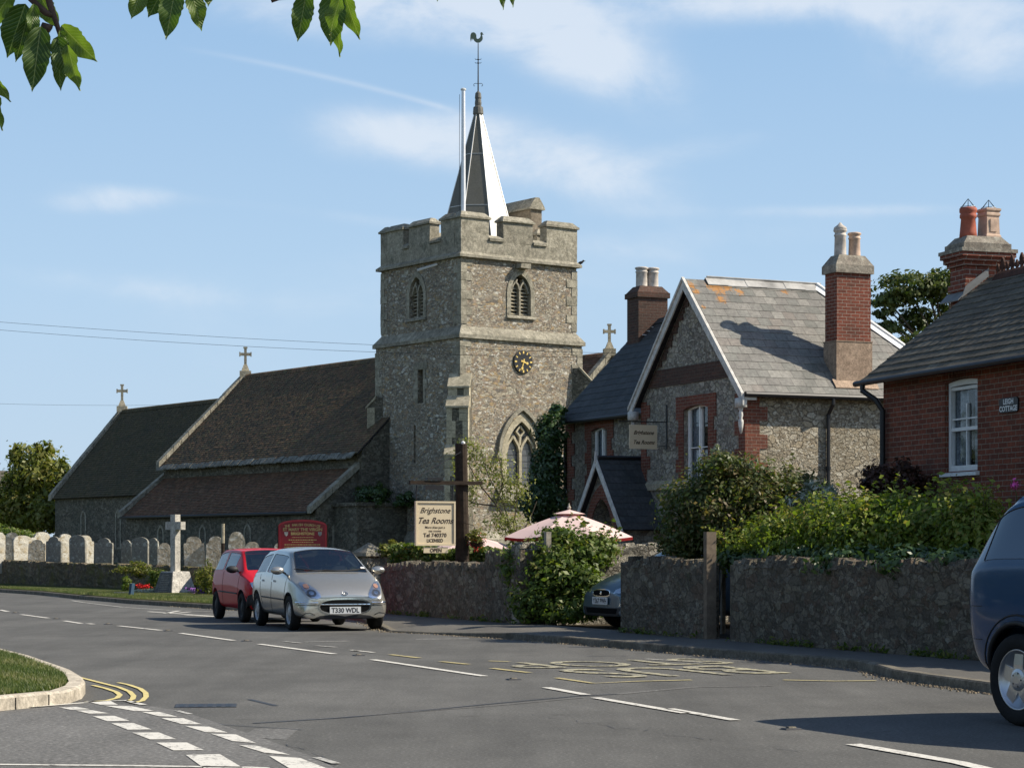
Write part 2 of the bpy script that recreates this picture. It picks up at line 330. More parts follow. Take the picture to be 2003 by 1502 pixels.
M['garden_wall'] = rubble('garden_wall_stone', [(.17,.15,.115), (.23,.20,.155), (.14,.12,.095), (.20,.17,.13), (.28,.25,.19), (.18,.135,.10)], (.15,.135,.105), 4.6, 1.5, .05, 1.0, .06, (.085,.08,.06), .5, (.03, (.38,.35,.28)), (2.2, .6, (.09,.10,.045), .5), .45)
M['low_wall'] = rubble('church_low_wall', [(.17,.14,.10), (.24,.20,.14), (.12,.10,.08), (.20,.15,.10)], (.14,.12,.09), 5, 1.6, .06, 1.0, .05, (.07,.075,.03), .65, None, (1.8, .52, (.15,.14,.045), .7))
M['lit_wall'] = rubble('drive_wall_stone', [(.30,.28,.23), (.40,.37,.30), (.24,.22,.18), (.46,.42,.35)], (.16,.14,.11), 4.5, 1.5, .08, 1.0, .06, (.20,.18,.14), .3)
M['brick'] = brick('red_brick', (.21,.062,.038), (.14,.045,.03), (.30,.26,.21), stain=.3)
M['brick2'] = brick('cottage_brick', (.23,.068,.038), (.14,.045,.028), (.25,.20,.15), stain=.4)
M['brickdark'] = brick('weathered_brick', (.10,.052,.038), (.065,.038,.03), (.11,.095,.08), stain=.5)
M['quoin_brick'] = brick('orange_red_brick', (.19,.062,.038), (.13,.045,.03), (.22,.17,.13), stain=.3)
M['slate_lit'] = slatemat('sun_toned_weathered_slate', [(.12,.12,.105), (.18,.175,.155), (.15,.14,.125), (.22,.21,.185), (.17,.148,.128)], [(26, .70, (.30,.29,.24), .5)])  # slate of the sunny slopes, sunlight put into its paler colour
M['slate_dark'] = slatemat('shade_toned_slate', [(.04,.045,.047), (.065,.068,.07), (.05,.052,.052)], None, .7, .2)  # slate darkened for the shaded slopes, shade put into the colour
M['slate_leigh'] = slatemat('cottage_slate', [(.085,.076,.058), (.13,.115,.09), (.10,.09,.072), (.15,.135,.105)], [(14, .64, (.17,.16,.11), .5)], .85, .12)
M['tile'] = slatemat('clay_tile', [(.10,.068,.04), (.15,.095,.055), (.085,.07,.045), (.19,.11,.065), (.12,.10,.055)], [(5, .57, (.17,.155,.07), .6)], .85, .15, .5, 6)
M['tile_red'] = slatemat('red_clay_tile', [(.125,.068,.042), (.165,.088,.052), (.09,.06,.036), (.21,.125,.078)], [(7, .58, (.13,.11,.06), .6)], .85, .15, .35, 6)
M['tile_dark'] = slatemat('mossy_dark_tile', [(.07,.06,.035), (.10,.08,.048), (.06,.057,.033)], [(4, .58, (.07,.075,.04), .5)], .9, .1, .4, 6)
M['lead'] = paint('lead_sheet', (.62,.61,.58), .42, .5, .25, .2, 2.2)
M['ridgelead'] = paint('ridge_lead', (.34,.33,.31), .5, .4, .1, .5, 1.6)
M['white'] = paint('white_paint', (.74,.73,.70), .5, .3, 0, .08, 12)
M['oldwhite'] = paint('weathered_white_paint', (.52,.50,.46), .7, .2, 0, .3, 9)
M['black'] = paint('black_iron', (.012,.012,.014), .45, .4, 0, .3)
M['timber_grey'] = paint('weathered_timber', (.30,.27,.22), .85, .1, 0, .35, 14, .4)
M['timber_dark'] = paint('dark_timber', (.035,.025,.018), .85, .15, 0, .4, 12, .4)
M['board'] = paint('cream_board', (.60,.50,.34), .55, .3, 0, .06, 5)
M['ink'] = newmat('brown_lettering', .6, .3, 0, (.045,.028,.018))[0]
M['goldp'] = newmat('gold_leaf', .35, .5, .6, (.80,.55,.16))[0]
M['goldt'] = newmat('gold_lettering', .5, .4, 0, (.55,.38,.14))[0]
M['redboard'] = paint('crimson_board', (.27,.010,.018), .35, .5, 0, .1, 6)
M['glass'] = newmat('window_glass', .06, .8, 0, (.025,.03,.035))[0]
M['leaded'] = paint('leaded_glass', (.07,.075,.085), .25, .6, 0, .5, 30)
M['curtain'] = paint('net_curtain', (.30,.32,.37), .9, .05, 0, .6, 26)
M['void'] = newmat('dark_opening', .95, 0, 0, (.012,.012,.012))[0]
def seeglass(name, tint=(.55, .62, .62), refl=.22, rough=.03):
    m = bpy.data.materials.new(name); m.use_nodes = True; nt = m.node_tree; nt.nodes.clear()
    t = N(nt, 'ShaderNodeBsdfTransparent'); t.inputs[0].default_value = (*tint, 1)
    g = N(nt, 'ShaderNodeBsdfGlossy'); g.inputs['Roughness'].default_value = rough; g.inputs[0].default_value = (.9, .95, 1, 1)
    lw = N(nt, 'ShaderNodeLayerWeight'); lw.inputs[0].default_value = 0.35
    f = val(nt, 'ADD', val(nt, 'MULTIPLY', lw.outputs['Fresnel'], .5), refl, True)
    ms = N(nt, 'ShaderNodeMixShader'); L(nt, f, ms.inputs[0]); L(nt, t.outputs[0], ms.inputs[1]); L(nt, g.outputs[0], ms.inputs[2])
    o = N(nt, 'ShaderNodeOutputMaterial'); L(nt, ms.outputs[0], o.inputs[0]); return m
M['pane'] = seeglass('window_pane', (.75, .8, .8), .06)

# ------------------------------------------------------------------ directions of the street
TH = R(23.8)
NU = Vector((math.cos(TH), math.sin(TH), 0))       # into the plots, away from the road
TAU = Vector((-math.sin(TH), math.cos(TH), 0))     # along the road, away from the camera
W = Fr((1.61, 31.7, 0), NU)                        # front-wall line: x = 0 is the road face, y runs away
def wy(px): return W.hit(0, 0.0, px, HY+50).y      # distance along the wall line for an image column

# ------------------------------------------------------------------ ground, road, pavement
def asphalt(name, c0, c1, sp, wear=0.35, coarse=90):
    m, nt, b = newmat(name, 0.85, 0.25); co = objco(nt)
    f = noise(nt, co, coarse, 4, .8); big = noise(nt, co, 0.35, 6, .65); mid = noise(nt, co, 2.2, 6, .7, 0, (1, .35, 1), TH)
    col = ramp(nt, f, [(.32, c0), (.55, c1), (.72, sp)])
    col = mixc(nt, wear, col, ramp(nt, big, [(.35, g3(.62)), (.65, g3(1.35))]), 'MULTIPLY')
    col = mixc(nt, wear, col, ramp(nt, mid, [(.3, g3(.7)), (.7, g3(1.25))]), 'MULTIPLY')
    trk = noise(nt, co, 1.1, 5, .65, .2, (1, .05, 1), TH); col = mixc(nt, wear*1.2, col, ramp(nt, trk, [(.32, g3(.66)), (.5, g3(1.0)), (.7, g3(1.22))]), 'MULTIPLY')
    oil = noise(nt, co, .9, 4, .7, .4); col = mixc(nt, val(nt, 'MULTIPLY', ramp(nt, oil, [(.64, g3(0)), (.72, g3(1))]), .5), col, (.05, .048, .045))
    vo = N(nt, 'ShaderNodeTexVoronoi'); vo.inputs['Scale'].default_value = 6; L(nt, co, vo.inputs['Vector'])
    spk = val(nt, 'LESS_THAN', vo.outputs['Distance'], .035); col = mixc(nt, val(nt, 'MULTIPLY', spk, .5), col, (.3, .29, .26))
    L(nt, col, b.inputs['Base Color']); bump(nt, b, f, .35, .006); return m
M['road'] = asphalt('road_asphalt', (.064, .063, .059), (.100, .098, .092), (.22, .215, .20), .45, 38)
M['road2'] = asphalt('worn_side_road_asphalt', (.075, .073, .070), (.14, .137, .13), (.32, .31, .30), .35, 26)
M['pave'] = asphalt('pavement_asphalt', (.085, .080, .072), (.12, .113, .10), (.19, .18, .165), .3, 55)
M['soil'] = paint('garden_soil', (.05, .04, .028), .95, .05, 0, .5, 3, .6)
M['seam'] = paint('bitumen_seam', (.035, .035, .038), .5, .3, 0, .5, 14, 0)
def markmat(name, c, under, th=.47, sc=24):
    m, nt, b = newmat(name, .75, .3); co = objco(nt); n1 = noise(nt, co, sc, 7, .75); n2 = noise(nt, co, 3, 5, .6)
    f = ramp(nt, val(nt, 'ADD', val(nt, 'MULTIPLY', n1, .75), val(nt, 'MULTIPLY', n2, .25)), [(th-.06, g3(0)), (th+.02, g3(1))])
    L(nt, mixc(nt, f, under, c), b.inputs['Base Color']); return m
M['mark_w'] = markmat('white_road_paint', (.58, .56, .51), (.16, .155, .145), .455)
M['mark_wf'] = markmat('faded_white_road_paint', (.42, .41, .38), (.12, .115, .105), .49)
M['mark_y'] = markmat('yellow_road_paint', (.56, .47, .20), (.16, .15, .11), .43)
M['mark_yf'] = markmat('faded_yellow_road_paint', (.42, .36, .18), (.11, .105, .085), .47)
M['mark_yt'] = markmat('worn_yellow_lettering', (.40, .37, .25), (.12, .117, .105), .515, 14)
M['kerb'] = plainstone('kerb_stone', (.10, .09, .07), (.19, .17, .135), 3, .5, .01, [(2.5, .6, (.10, .09, .07), .6)])
M['kerb_new'] = plainstone('concrete_kerb', (.34, .30, .24), (.48, .43, .35), 4, .4, .01, [(3.5, .63, (.22, .15, .10), .6)])
def grassmat(name, a, b_, c):
    m, nt, b = newmat(name, .9, .1); co = objco(nt); n1 = noise(nt, co, 1.1, 6, .7); n2 = noise(nt, co, 45, 4, .7)
    col = ramp(nt, n1, [(.3, a), (.5, b_), (.72, c)]); col = mixc(nt, .7, col, ramp(nt, n2, [(.3, g3(.5)), (.7, g3(1.5))]), 'MULTIPLY')
    L(nt, col, b.inputs['Base Color']); bump(nt, b, n2, 1, .03); return m
M['grass'] = grassmat('verge_turf', (.035, .055, .015), (.06, .075, .022), (.12, .10, .045))
def sheet(name, pts, z, m, label=None):
    mb = MB(); mb.quad([Vector((p[0], p[1], z)) for p in pts]); o = mb.build(name, M[m], None); o['kind'] = 'structure'; return o
sheet('ground', [(-900, -300), (900, -300), (900, 2500), (-900, 2500)], -.012, 'grass')
sheet('road', [(-60, -20), (30, -20), (30, 60), (-15, 90), (-80, 160), (-120, 160), (-60, 60)], 0, 'road')
def G(px, py, z=0): return PG(px, py, z)
KP = [(0, 1158), (75, 1163), (150, 1171), (250, 1180), (340, 1186), (420, 1191), (560, 1199), (650, 1206), (705, 1214), (735, 1227), (762, 1236), (850, 1240), (940, 1246), (1000, 1250), (1100, 1258), (1220, 1268),
      (1350, 1280), (1480, 1290), (1600, 1300), (1680, 1308), (1712, 1316), (1745, 1327), (1800, 1336), (1850, 1343), (1900, 1350), (1950, 1357)]
K = [Vector((-40, 105, 0)), Vector((-26, 84, 0))]+[G(*p) for p in KP]+[Vector((4.95, 18.4, 0)), Vector((6.0, 15.6, 0)), Vector((8.4, 10, 0)), Vector((12, 2, 0)), Vector((15, -6, 0))]
def offs(pl, d):   # offset polyline to its left by d
    out = []
    for i, p in enumerate(pl):
        t = (pl[min(i+1, len(pl)-1)]-pl[max(i-1, 0)]); t.z = 0; t.normalize(); out.append(p+Vector((-t.y, t.x, 0))*d)
    return out
def hk(px): # kerb upstand: dropped between the lay-by end and the drive
    return .115
kh = []
for i, p in enumerate(K):
    px = CX+F*p.x/p.y if p.y > 5 else 3000
    h = .10
    if 700 < px < 960: h = .03 if 760 < px < 930 else .07
    kh.append(h)
def up(pl, hs): return [Vector((p.x, p.y, h)) for p, h in zip(pl, hs)]
kin = offs(K, .13)
mb = MB(); mb.strip(up(K, [-.01]*len(K)), up(K, [h-.015 for h in kh])); mb.strip(up(K, [h-.015 for h in kh]), up(offs(K, .02), kh)); mb.strip(up(offs(K, .02), kh), up(kin, kh))
struct('kerb', mb, M['kerb'])
iv = 2+8   # index of the kerb point where the verge gives way to the pavement
# pavement: from the kerb to behind the front wall
pin = kin[iv:]; ph = kh[iv:]
A = up(pin, [h-.004 for h in ph])
Bp = []
for p in pin:
    l = W.loc(p); Bp.append(W.p(0.3, l.y, .112))
Bp[-1] = Vector((30, -6, .11)); Bp[-2] = Vector((26, 2, .11)); Bp[0] = W.p(.3, W.loc(pin[0]).y+2, .112)
mid = [a.lerp(b, .35) for a, b in zip(A, Bp)]
for m_ in mid: m_.z = .108
mb = MB(); mb.strip(A, mid); mb.strip(mid, Bp); struct('pavement', mb, M['pave'])
sheet('garden_ground', [W.p(.25, -30, 0), W.p(.25, 11, 0), W.p(3, 60, 0), W.p(60, 60, 0), W.p(60, -30, 0)], .09, 'soil')
# verge beside the church, low churchyard wall, churchyard lawn
LW = [Vector((-34, 92, 0)), PW(-60, 1100, 73), PW(77, 1100, 67), PW(242, 1105, 61.5), PW(420, 1110, 56), PW(560, 1111, 51.5), PW(722, 1110, 46.5)]
LW = [Vector((p.x, p.y, 0)) for p in LW]
vk = kin[:iv+1]
mb = MB()
vv = []
for i, p in enumerate(vk):
    f = i/(len(vk)-1)*(len(LW)-1); a = int(min(f, len(LW)-2)); q = LW[a].lerp(LW[a+1], f-a); vv.append(Vector((q.x, q.y, .2)))
mb.strip(up(vk, [.112]*len(vk)), [a.lerp(b, .45)+Vector((0, 0, .02)) for a, b in zip(up(vk, [.112]*len(vk)), vv)]); mb.strip([a.lerp(b, .45)+Vector((0, 0, .02)) for a, b in zip(up(vk, [.112]*len(vk)), vv)], vv)
struct('grass_verge', mb, M['grass'])
mb = MB(); back = [Vector((-60, 190, .75)), Vector((-40, 180, .75)), Vector((-20, 170, .75)), Vector((0, 150, .75)), Vector((10, 130, .75)), Vector((12, 110, .75)), Vector((12, 60, .75))]
mb.strip([Vector((p.x, p.y+.15, .55)) for p in LW], back); struct('churchyard_lawn', mb, M['grass'])

# the corner island on the near left: a kerb round a grass patch
isl = [(-160, 1262), (0, 1285), (60, 1301), (100, 1316), (140, 1331), (160, 1344), (167, 1356), (160, 1366), (130, 1377), (60, 1384), (0, 1390), (-200, 1404)]
I0 = [G(*p) for p in isl]; I0 = [Vector((-14, 33, 0))]+I0+[Vector((-9, 16.5, 0))]
I1 = offs(I0, -.15); I2 = offs(I0, -.03)
mb = MB(); mb.strip(up(I0, [-.01]*len(I0)), up(I0, [.10]*len(I0))); mb.strip(up(I0, [.10]*len(I0)), up(I2, [.118]*len(I0))); mb.strip(up(I2, [.118]*len(I0)), up(I1, [.118]*len(I0)))
struct('island_kerb', mb, M['kerb_new'])
mb = MB()
for i in (9, 10, 11):   # joints between the kerb stones
    a = (I0[i]+I0[i+1])/2; t = (I0[i+1]-I0[i]).normalized(); n = Vector((-t.y, t.x, 0))
    mb.quad([a-t*.006+n*-.003*-1, a+t*.006+n*.003, a+t*.006+n*.003+Vector((0, 0, .1)), a-t*.006+n*.003+Vector((0, 0, .1))])
struct('kerb_joints', mb, M['void'])
mb = MB(); mb.quad([Vector((p.x, p.y, .11)) for p in offs(I0, -.14)]); struct('island_grass_bed', mb, M['grass'])
# side road surface
sr = [(-300, 1398), (0, 1391), (140, 1377), (170, 1371), (300, 1381), (360, 1391), (430, 1415), (520, 1445), (600, 1475), (680, 1512), (720, 1600), (0, 1700), (-900, 1600)]
mb = MB(); mb.quad([G(p[0], p[1], .004) for p in sr]+[]); struct('side_road', mb, M['road2'])

# painted markings, traced as real stripes lying on the road
def z2(x, y): return (x/2.861, 1160+y/2.861)
def z3(x, y): return (680+x/3.035, 1160+y/3.035)
def z4(x, y): return (1300+x/2.849, 1160+y/2.849)
def stripe(mb, pts, wd, z=.008):
    P = [G(p[0], p[1], z) for p in pts]; mb.strip(offs(P, wd/2), offs(P, -wd/2))
wm = MB(); wf = MB(); ym = MB(); yf = MB()
for a, b in [((0, 92), (45, 102)), ((120, 118), (270, 138)), ((358, 153), (455, 168)), ((492, 168), (522, 172)), ((663, 181), (900, 206)), ((1010, 222), (1308, 263)), ((1452, 283), (1870, 338))]:
    stripe(wm, [z2(*a), z2(*b)], .10)
for a, b in [((148, 392), (812, 490)), ((1180, 557), (1415, 600)), ((1470, 617), (2010, 709))]: stripe(wm, [z3(*a), z3(*b)], .10)
stripe(wm, [z4(25, 641), z4(395, 705)], .10); stripe(wm, [z4(1050, 838), z4(1640, 940), z4(1830, 985), z4(2100, 1050)], .12)
for a, b in [((18, 335), (155, 350))]: stripe(wm, [z3(*a), z3(*b)], .07)
for a, b in [((1590, 268), (1690, 278)), ((1770, 292), (1880, 300)), ((1700, 272), (1950, 266)), ((1970, 318), (2003, 321))]: stripe(wf, [z2(*a), z2(*b)], .07)
stripe(wf, [z3(405, 272), z3(720, 268)], .07); stripe(wf, [z3(1770, 388), z3(2100, 408)], .08)
stripe(wm, [(12, 1156.5), (60, 1160), (118, 1167)], .14)
stripe(wf, [(140, 1174), (165, 1178), (240, 1187), (330, 1193), (420, 1196)], .09)
for a, b in [((830, 102), (1195, 128)), ((925, 112), (1000, 98)), ((990, 110), (1060, 104)), ((1040, 122), (1200, 130)), ((1280, 131), (1345, 135))]: stripe(wm, [z2(*a), z2(*b)], .12)
r1 = [[(330, 637), (430, 634), (505, 648), (395, 650)], [(425, 655), (515, 653), (607, 670), (500, 672)], [(520, 687), (640, 684), (725, 712), (600, 714)], [(622, 726), (745, 724), (848, 760), (715, 762)],
      [(740, 778), (890, 777), (985, 814), (840, 816)], [(875, 834), (1045, 833), (1140, 875), (970, 877)], [(1040, 903), (1230, 898), (1370, 981), (1160, 990)],
      [(480, 602), (620, 602), (660, 622), (560, 622)], [(580, 627), (735, 630), (865, 657), (750, 657)], [(790, 662), (895, 663), (995, 690), (890, 686)], [(900, 697), (1025, 697), (1130, 732), (1015, 730)],
      [(1035, 741), (1170, 745), (1275, 778), (1150, 775)], [(1180, 784), (1320, 788), (1435, 837), (1300, 825)], [(1335, 847), (1440, 852), (1625, 902), (1480, 890)], [(1505, 908), (1680, 920), (1860, 990), (1640, 990)]]
for q in r1: wm.quad([G(*z2(*p), .008) for p in q])
stripe(wm, [z2(-60, 955), z2(700, 962), z2(1400, 972), z2(1500, 976)], .07)
stripe(wf, [z2(990, 655), z2(1065, 674)], .05); stripe(wf, [z2(1770, 916), z2(1885, 950)], .06); stripe(wm, [z2(0, 646), z2(250, 628), z2(480, 610)], .08)
stripe(ym, [z2(-40, 338), z2(0, 345), z2(190, 398), z2(380, 452), z2(560, 498), z2(665, 524), z2(725, 548), z2(748, 572), z2(742, 590), z2(715, 602)], .05)
stripe(ym, [z2(662, 498), z2(720, 510), z2(785, 532), z2(815, 555), z2(818, 577), z2(795, 600), z2(745, 612)], .05)
stripe(ym, [z2(520, 513), z2(590, 530), z2(650, 550), z2(672, 567), z2(655, 584), z2(600, 598), z2(480, 606)], .05)
stripe(wm, [z2(480, 607), z2(700, 597), z2(760, 612), z2(805, 622)], .07)
for a, b in [((255, 362), (425, 382)), ((553, 403), (718, 420)), ((855, 443), (1080, 469))]: stripe(yf, [z3(*a), z3(*b)], .09)
stripe(yf, [z3(1240, 500), z3(1460, 532), z3(1720, 520), z4(150, 481)], .08); stripe(yf, [z4(660, 481), z4(940, 487), z4(1180, 485)], .08)
stripe(yf, [z3(840, 400), z3(960, 404)], .09)
yt = MB()
def roadtext(txt, o, wid, hei, mb):
    fr = LF(o, -NU, Vector((0, 0, 1)), -TAU)      # reading direction towards the road, letter tops towards the camera
    t = text_mb(txt, Fr((0, 0, 0), (1, 0, 0)), 0, 0, 1, align='LEFT', bold=.004)
    xs = [p[0] for p in t.v]; zs = [p[2] for p in t.v]; x0, x1, h0, h1 = min(xs), max(xs), min(zs), max(zs)
    t.v = [tuple(fr.p((p[0]-x0)/(x1-x0)*wid, .009, (p[2]-h0)/(h1-h0)*hei)) for p in t.v]
    mb.add(t.v, t.f)
roadtext('STOP', G(1352, 1288), 2.75, 1.25, yt); roadtext('BUS', G(1405, 1302), 2.15, 1.65, yt)
struct('white_road_markings', wm, M['mark_w']); struct('faded_road_markings', wf, M['mark_wf'])
struct('yellow_road_markings', ym, M['mark_y']); struct('bus_stop_lettering', yt, M['mark_yt']); struct('faded_yellow_bay_lines', yf, M['mark_yf'])
sm = MB()
stripe(sm, [z3(-560, 770), z3(0, 735), z3(250, 712), z3(600, 680), z3(850, 655), z3(1050, 637), z3(1350, 610), z3(1600, 597)], .05, .003)
stripe(sm, [z2(1395, 592), z2(1545, 628)], .05, .003); stripe(sm, [z2(1080, 690), z2(1250, 735), z2(1500, 750), z2(1690, 762)], .02, .003)
struct('tarmac_seam', sm, M['seam'])
mb = MB(); stripe(mb, [z3(1600, 597), z3(2003, 560), z4(200, 520), z4(600, 515)], .10, .003); stripe(mb, [z3(-200, 745), z3(850, 668), z3(1400, 618)], .03, .0035); struct('pale_tarmac_seam', mb, M['road2'])
# hairline cracks and reinstated strips in the tarmac, gravel and leaf litter in the gutter
rk = random.Random(5); cm_ = MB()
for (x0_, y0_, x1_, y1_, n_) in [(1000, 1392, 1560, 1470, 46), (560, 1455, 660, 1500, 10)]:
    a_, b_ = G(x0_, y0_, .003), G(x1_, y1_, .003); pr_ = a_
    for i in range(1, n_+1):
        q_ = a_.lerp(b_, i/n_)+Vector((rk.uniform(-.05, .05), rk.uniform(-.12, .12), 0))
        if rk.random() < .6: t_ = (q_-pr_).normalized(); m_ = Vector((-t_.y, t_.x, 0))*rk.uniform(.0015, .004); cm_.quad([pr_+m_, q_+m_*.7, q_-m_*.7, pr_-m_], .5)
        pr_ = q_
struct('tarmac_cracks', cm_, M['seam'])
pm = MB(); pm.quad([G(*q, .002) for q in [(500, 1424), (585, 1424), (560, 1446), (470, 1440)]]); struct('tarmac_patch', pm, M['road2'])
gr = MB()
for i in range(1100):
    k_ = rk.randrange(6, len(K)-4); f_ = rk.random(); q_ = K[k_].lerp(K[k_+1], f_)+Vector((-.03-abs(rk.gauss(0, .07)), -.03-abs(rk.gauss(0, .10)), .004)); s_ = rk.uniform(.006, .018); an_ = rk.uniform(0, 3)
    gr.box(Fr(q_, (math.cos(an_), math.sin(an_), 0)), -s_, s_, -s_*.7, s_*.7, 0, s_*.8, top=(.6, .6))
gl = gr.build('gutter_grit', paint('grit', (.19, .155, .11), .9, .1, 0, .6, 30), None, uv=False); tag(gl, 'loose grit and leaf litter lying in the gutter along the kerb', 'grit', None, 'stuff')
o0 = G(146+0, 1381); mh = MB()
c = G(141+0, 1381)
fr = Fr(G(403, 1380), (1, .12, 0)); mh.box(fr, -.26, .26, -.20, .20, .001, .005)
man = mh.build('manhole_cover', M['seam'], None); tag(man, 'dark worn manhole cover sunk in the road beside the give way dashes', 'manhole cover'); base_mesh(man, G(403, 1380))
mb = MB()
for k in range(6): mb.box(fr, -.22+k*.078, -.18+k*.078, -.16, .16, .0055, .007)
o = mb.build('cover_ribs', M['black'], None); o.parent = man; o.data.transform(Matrix.Translation(-man.location))
# cat's eyes
ce_px = [(z2(85, 110), 'cat eye stud farthest up the road, near the left edge of the road'), (z2(315, 143), 'second farthest cat eye stud in the centre line'), (z2(605, 174), 'cat eye stud in the centre line below the memorial cross'),
         (z2(940, 211), 'cat eye stud in the centre line left of the red car'), (z2(1380, 268), 'cat eye stud in the centre line just below the silver car'), (z3(65, 370), 'cat eye stud beside the dash right of the silver car'), (z3(985, 513), 'dark cat eye stud in the road below the yellow bus stop lettering'),
         (z4(705, 758), 'large cat eye stud in front of the long car shadow')]
def cateye():
    e = thing('cat_eye_stud', (0, 0, 0), '', "cat's eye", "cat's eyes along the centre line")
    a = MB(); a.box(WORLD, -.075, .075, -.05, .05, 0, .012, top=(.8, .7)); a.build('stud_base', M['seam'], e)
    a = MB(); a.box(WORLD, -.035, .035, -.022, .022, .0125, .022, top=(.8, .8)); a.build('reflector', M['kerb'], e)
    return e
ce = cateye()
def copy_tree(o):
    c = o.copy(); COL.objects.link(c)
    for ch in list(o.children):
        d = ch.copy(); COL.objects.link(d); d.parent = c
        for g in list(ch.children):
            e = g.copy(); COL.objects.link(e); e.parent = d
    return c
for i, (p, lab) in enumerate(ce_px):
    e = ce if i == 0 else copy_tree(ce); e.location = G(p[0], p[1], .001); e.rotation_euler = (0, 0, TH); e['label'] = lab

# ------------------------------------------------------------------ rough masonry runs
def wall_run(mb, p0, p1, z0, h0, h1, th, cell=.12, jit=.022, side=1):
    """solid wall from p0 to p1; face on the left of the travel if side=1; heights are top z"""
    p0 = Vector(p0); p1 = Vector(p1); d = (p1-p0); Ln = d.length; d.normalize(); n = Vector((-d.y, d.x, 0))*side
    nx = max(2, int(Ln/cell)); nz = 9
    F_, B_ = [], []
    for j in range(nz+1):
        rf, rb = [], []
        for i in range(nx+1):
            t = i/nx; zt = h0+(h1-h0)*t; z = z0+(zt-z0)*j/nz
            if j == nz: z += random.uniform(-.03, .03)
            P = p0+d*(Ln*t)
            e = 0 if i in (0, nx) else 1
            rf.append(P+n*random.uniform(-jit, jit)*e+Vector((0, 0, z))); rb.append(P-n*(th+random.uniform(-jit, jit)*e)+Vector((0, 0, z)))
        F_.append(rf); B_.append(rb)
    for j in range(nz): mb.strip(F_[j], F_[j+1]); mb.strip(B_[j+1], B_[j])
    mb.strip(F_[nz], B_[nz])
    for a in (0, nx):
        mb.quad([F_[0][a], B_[0][a], B_[nz][a], F_[nz][a]])
def cope_run(mb, p0, p1, h0, h1, th, smin=.09, smax=.26, hmin=.05, hmax=.16, side=1, gap=0.0):
    p0 = Vector(p0); p1 = Vector(p1); d = (p1-p0); Ln = d.length; fr = LF(p0, d, Vector((-d.y, d.x, 0)).normalized()*side)
    x = 0
    while x < Ln-.05:
        wd = random.uniform(smin, smax); z = h0+(h1-h0)*x/Ln
        if random.random() > gap:
            o = random.uniform(-.02, .02); mb.box(fr, x, min(x+wd*.96, Ln), -th+.02+o, .0+o, z-.05, z+random.uniform(hmin, hmax), jit=.016, top=(random.uniform(.6, .95), random.uniform(.7, .95)))
        x += wd
def stone_wall(name, runs, m, label, cat='wall', cope=None, cm=None, group=None):
    r = thing(name, runs[0][0], label, cat, group)
    mb = MB()
    for a in runs: wall_run(mb, *a)
    mb.build('masonry', m, r)
    if cope:
        mb = MB()
        for a in runs:
            p0, p1, z0, h0, h1, th = a[:6]; cope_run(mb, p0, p1, h0, h1, th, *cope)
        mb.build('coping_stones', cm or m, r)
    return r
def wp(px, x=0.0): return W.p(x, wy(px), 0)
zc = (.10, .28, .04, .13)
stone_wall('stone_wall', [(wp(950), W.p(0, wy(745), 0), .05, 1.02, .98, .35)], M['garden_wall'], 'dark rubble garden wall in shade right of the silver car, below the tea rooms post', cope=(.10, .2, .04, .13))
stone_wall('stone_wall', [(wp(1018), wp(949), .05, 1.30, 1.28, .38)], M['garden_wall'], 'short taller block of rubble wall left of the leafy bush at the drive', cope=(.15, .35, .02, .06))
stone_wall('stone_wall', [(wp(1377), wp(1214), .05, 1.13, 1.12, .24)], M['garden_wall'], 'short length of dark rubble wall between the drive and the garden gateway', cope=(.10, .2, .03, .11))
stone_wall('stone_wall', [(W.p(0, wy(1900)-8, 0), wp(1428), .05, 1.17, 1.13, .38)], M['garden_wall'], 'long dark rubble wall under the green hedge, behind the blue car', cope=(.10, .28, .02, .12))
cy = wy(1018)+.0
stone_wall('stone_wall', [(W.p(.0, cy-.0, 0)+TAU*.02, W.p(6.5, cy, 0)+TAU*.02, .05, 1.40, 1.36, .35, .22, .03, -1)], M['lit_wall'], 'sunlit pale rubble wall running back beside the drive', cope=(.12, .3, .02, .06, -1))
# church low wall with its mossy top
lr = [(LW[i+1], LW[i], .1, h1, h0, .4, .3, .02) for i, (h0, h1) in enumerate([(1.0, .97), (.97, .90), (.90, .86), (.86, .82), (.82, .84), (.84, .86)])]
stone_wall('churchyard_wall', lr, M['low_wall'], 'low mossy stone wall in front of the gravestones', cope=(.2, .5, .0, .04))
# gate pier with pyramid cap, and the wall with ivy beside it
fr = Fr(PW(722, 1150, 46), (math.cos(R(40)), math.sin(R(40)), 0)); fr.o.z = 0
pr = thing('gate_pier', fr.o, 'square stone gate pier with a pyramid cap behind the silver car', 'gate pier')
mb = MB(); mb.box(fr, -.2, .2, -.2, .2, 0, 1.18, jit=.01); mb.build('shaft', M['lit_wall'], pr)
mb = MB(); mb.box(fr, -.29, .29, -.29, .29, 1.182, 1.25); mb.box(fr, -.27, .27, -.27, .27, 1.252, 1.47, top=(.06, .06)); mb.build('cap', M['ashlar'], pr)
a = PW(742, 1100, 44.6); b = PW(960, 1100, 42.5); a.z = b.z = 0
stone_wall('stone_wall', [(b, a, .05, 1.12, 1.2, .35)], M['nave_wall'], 'inner stone wall under the clipped ivy hedge behind the tea rooms sign', cope=(.2, .4, .02, .08))

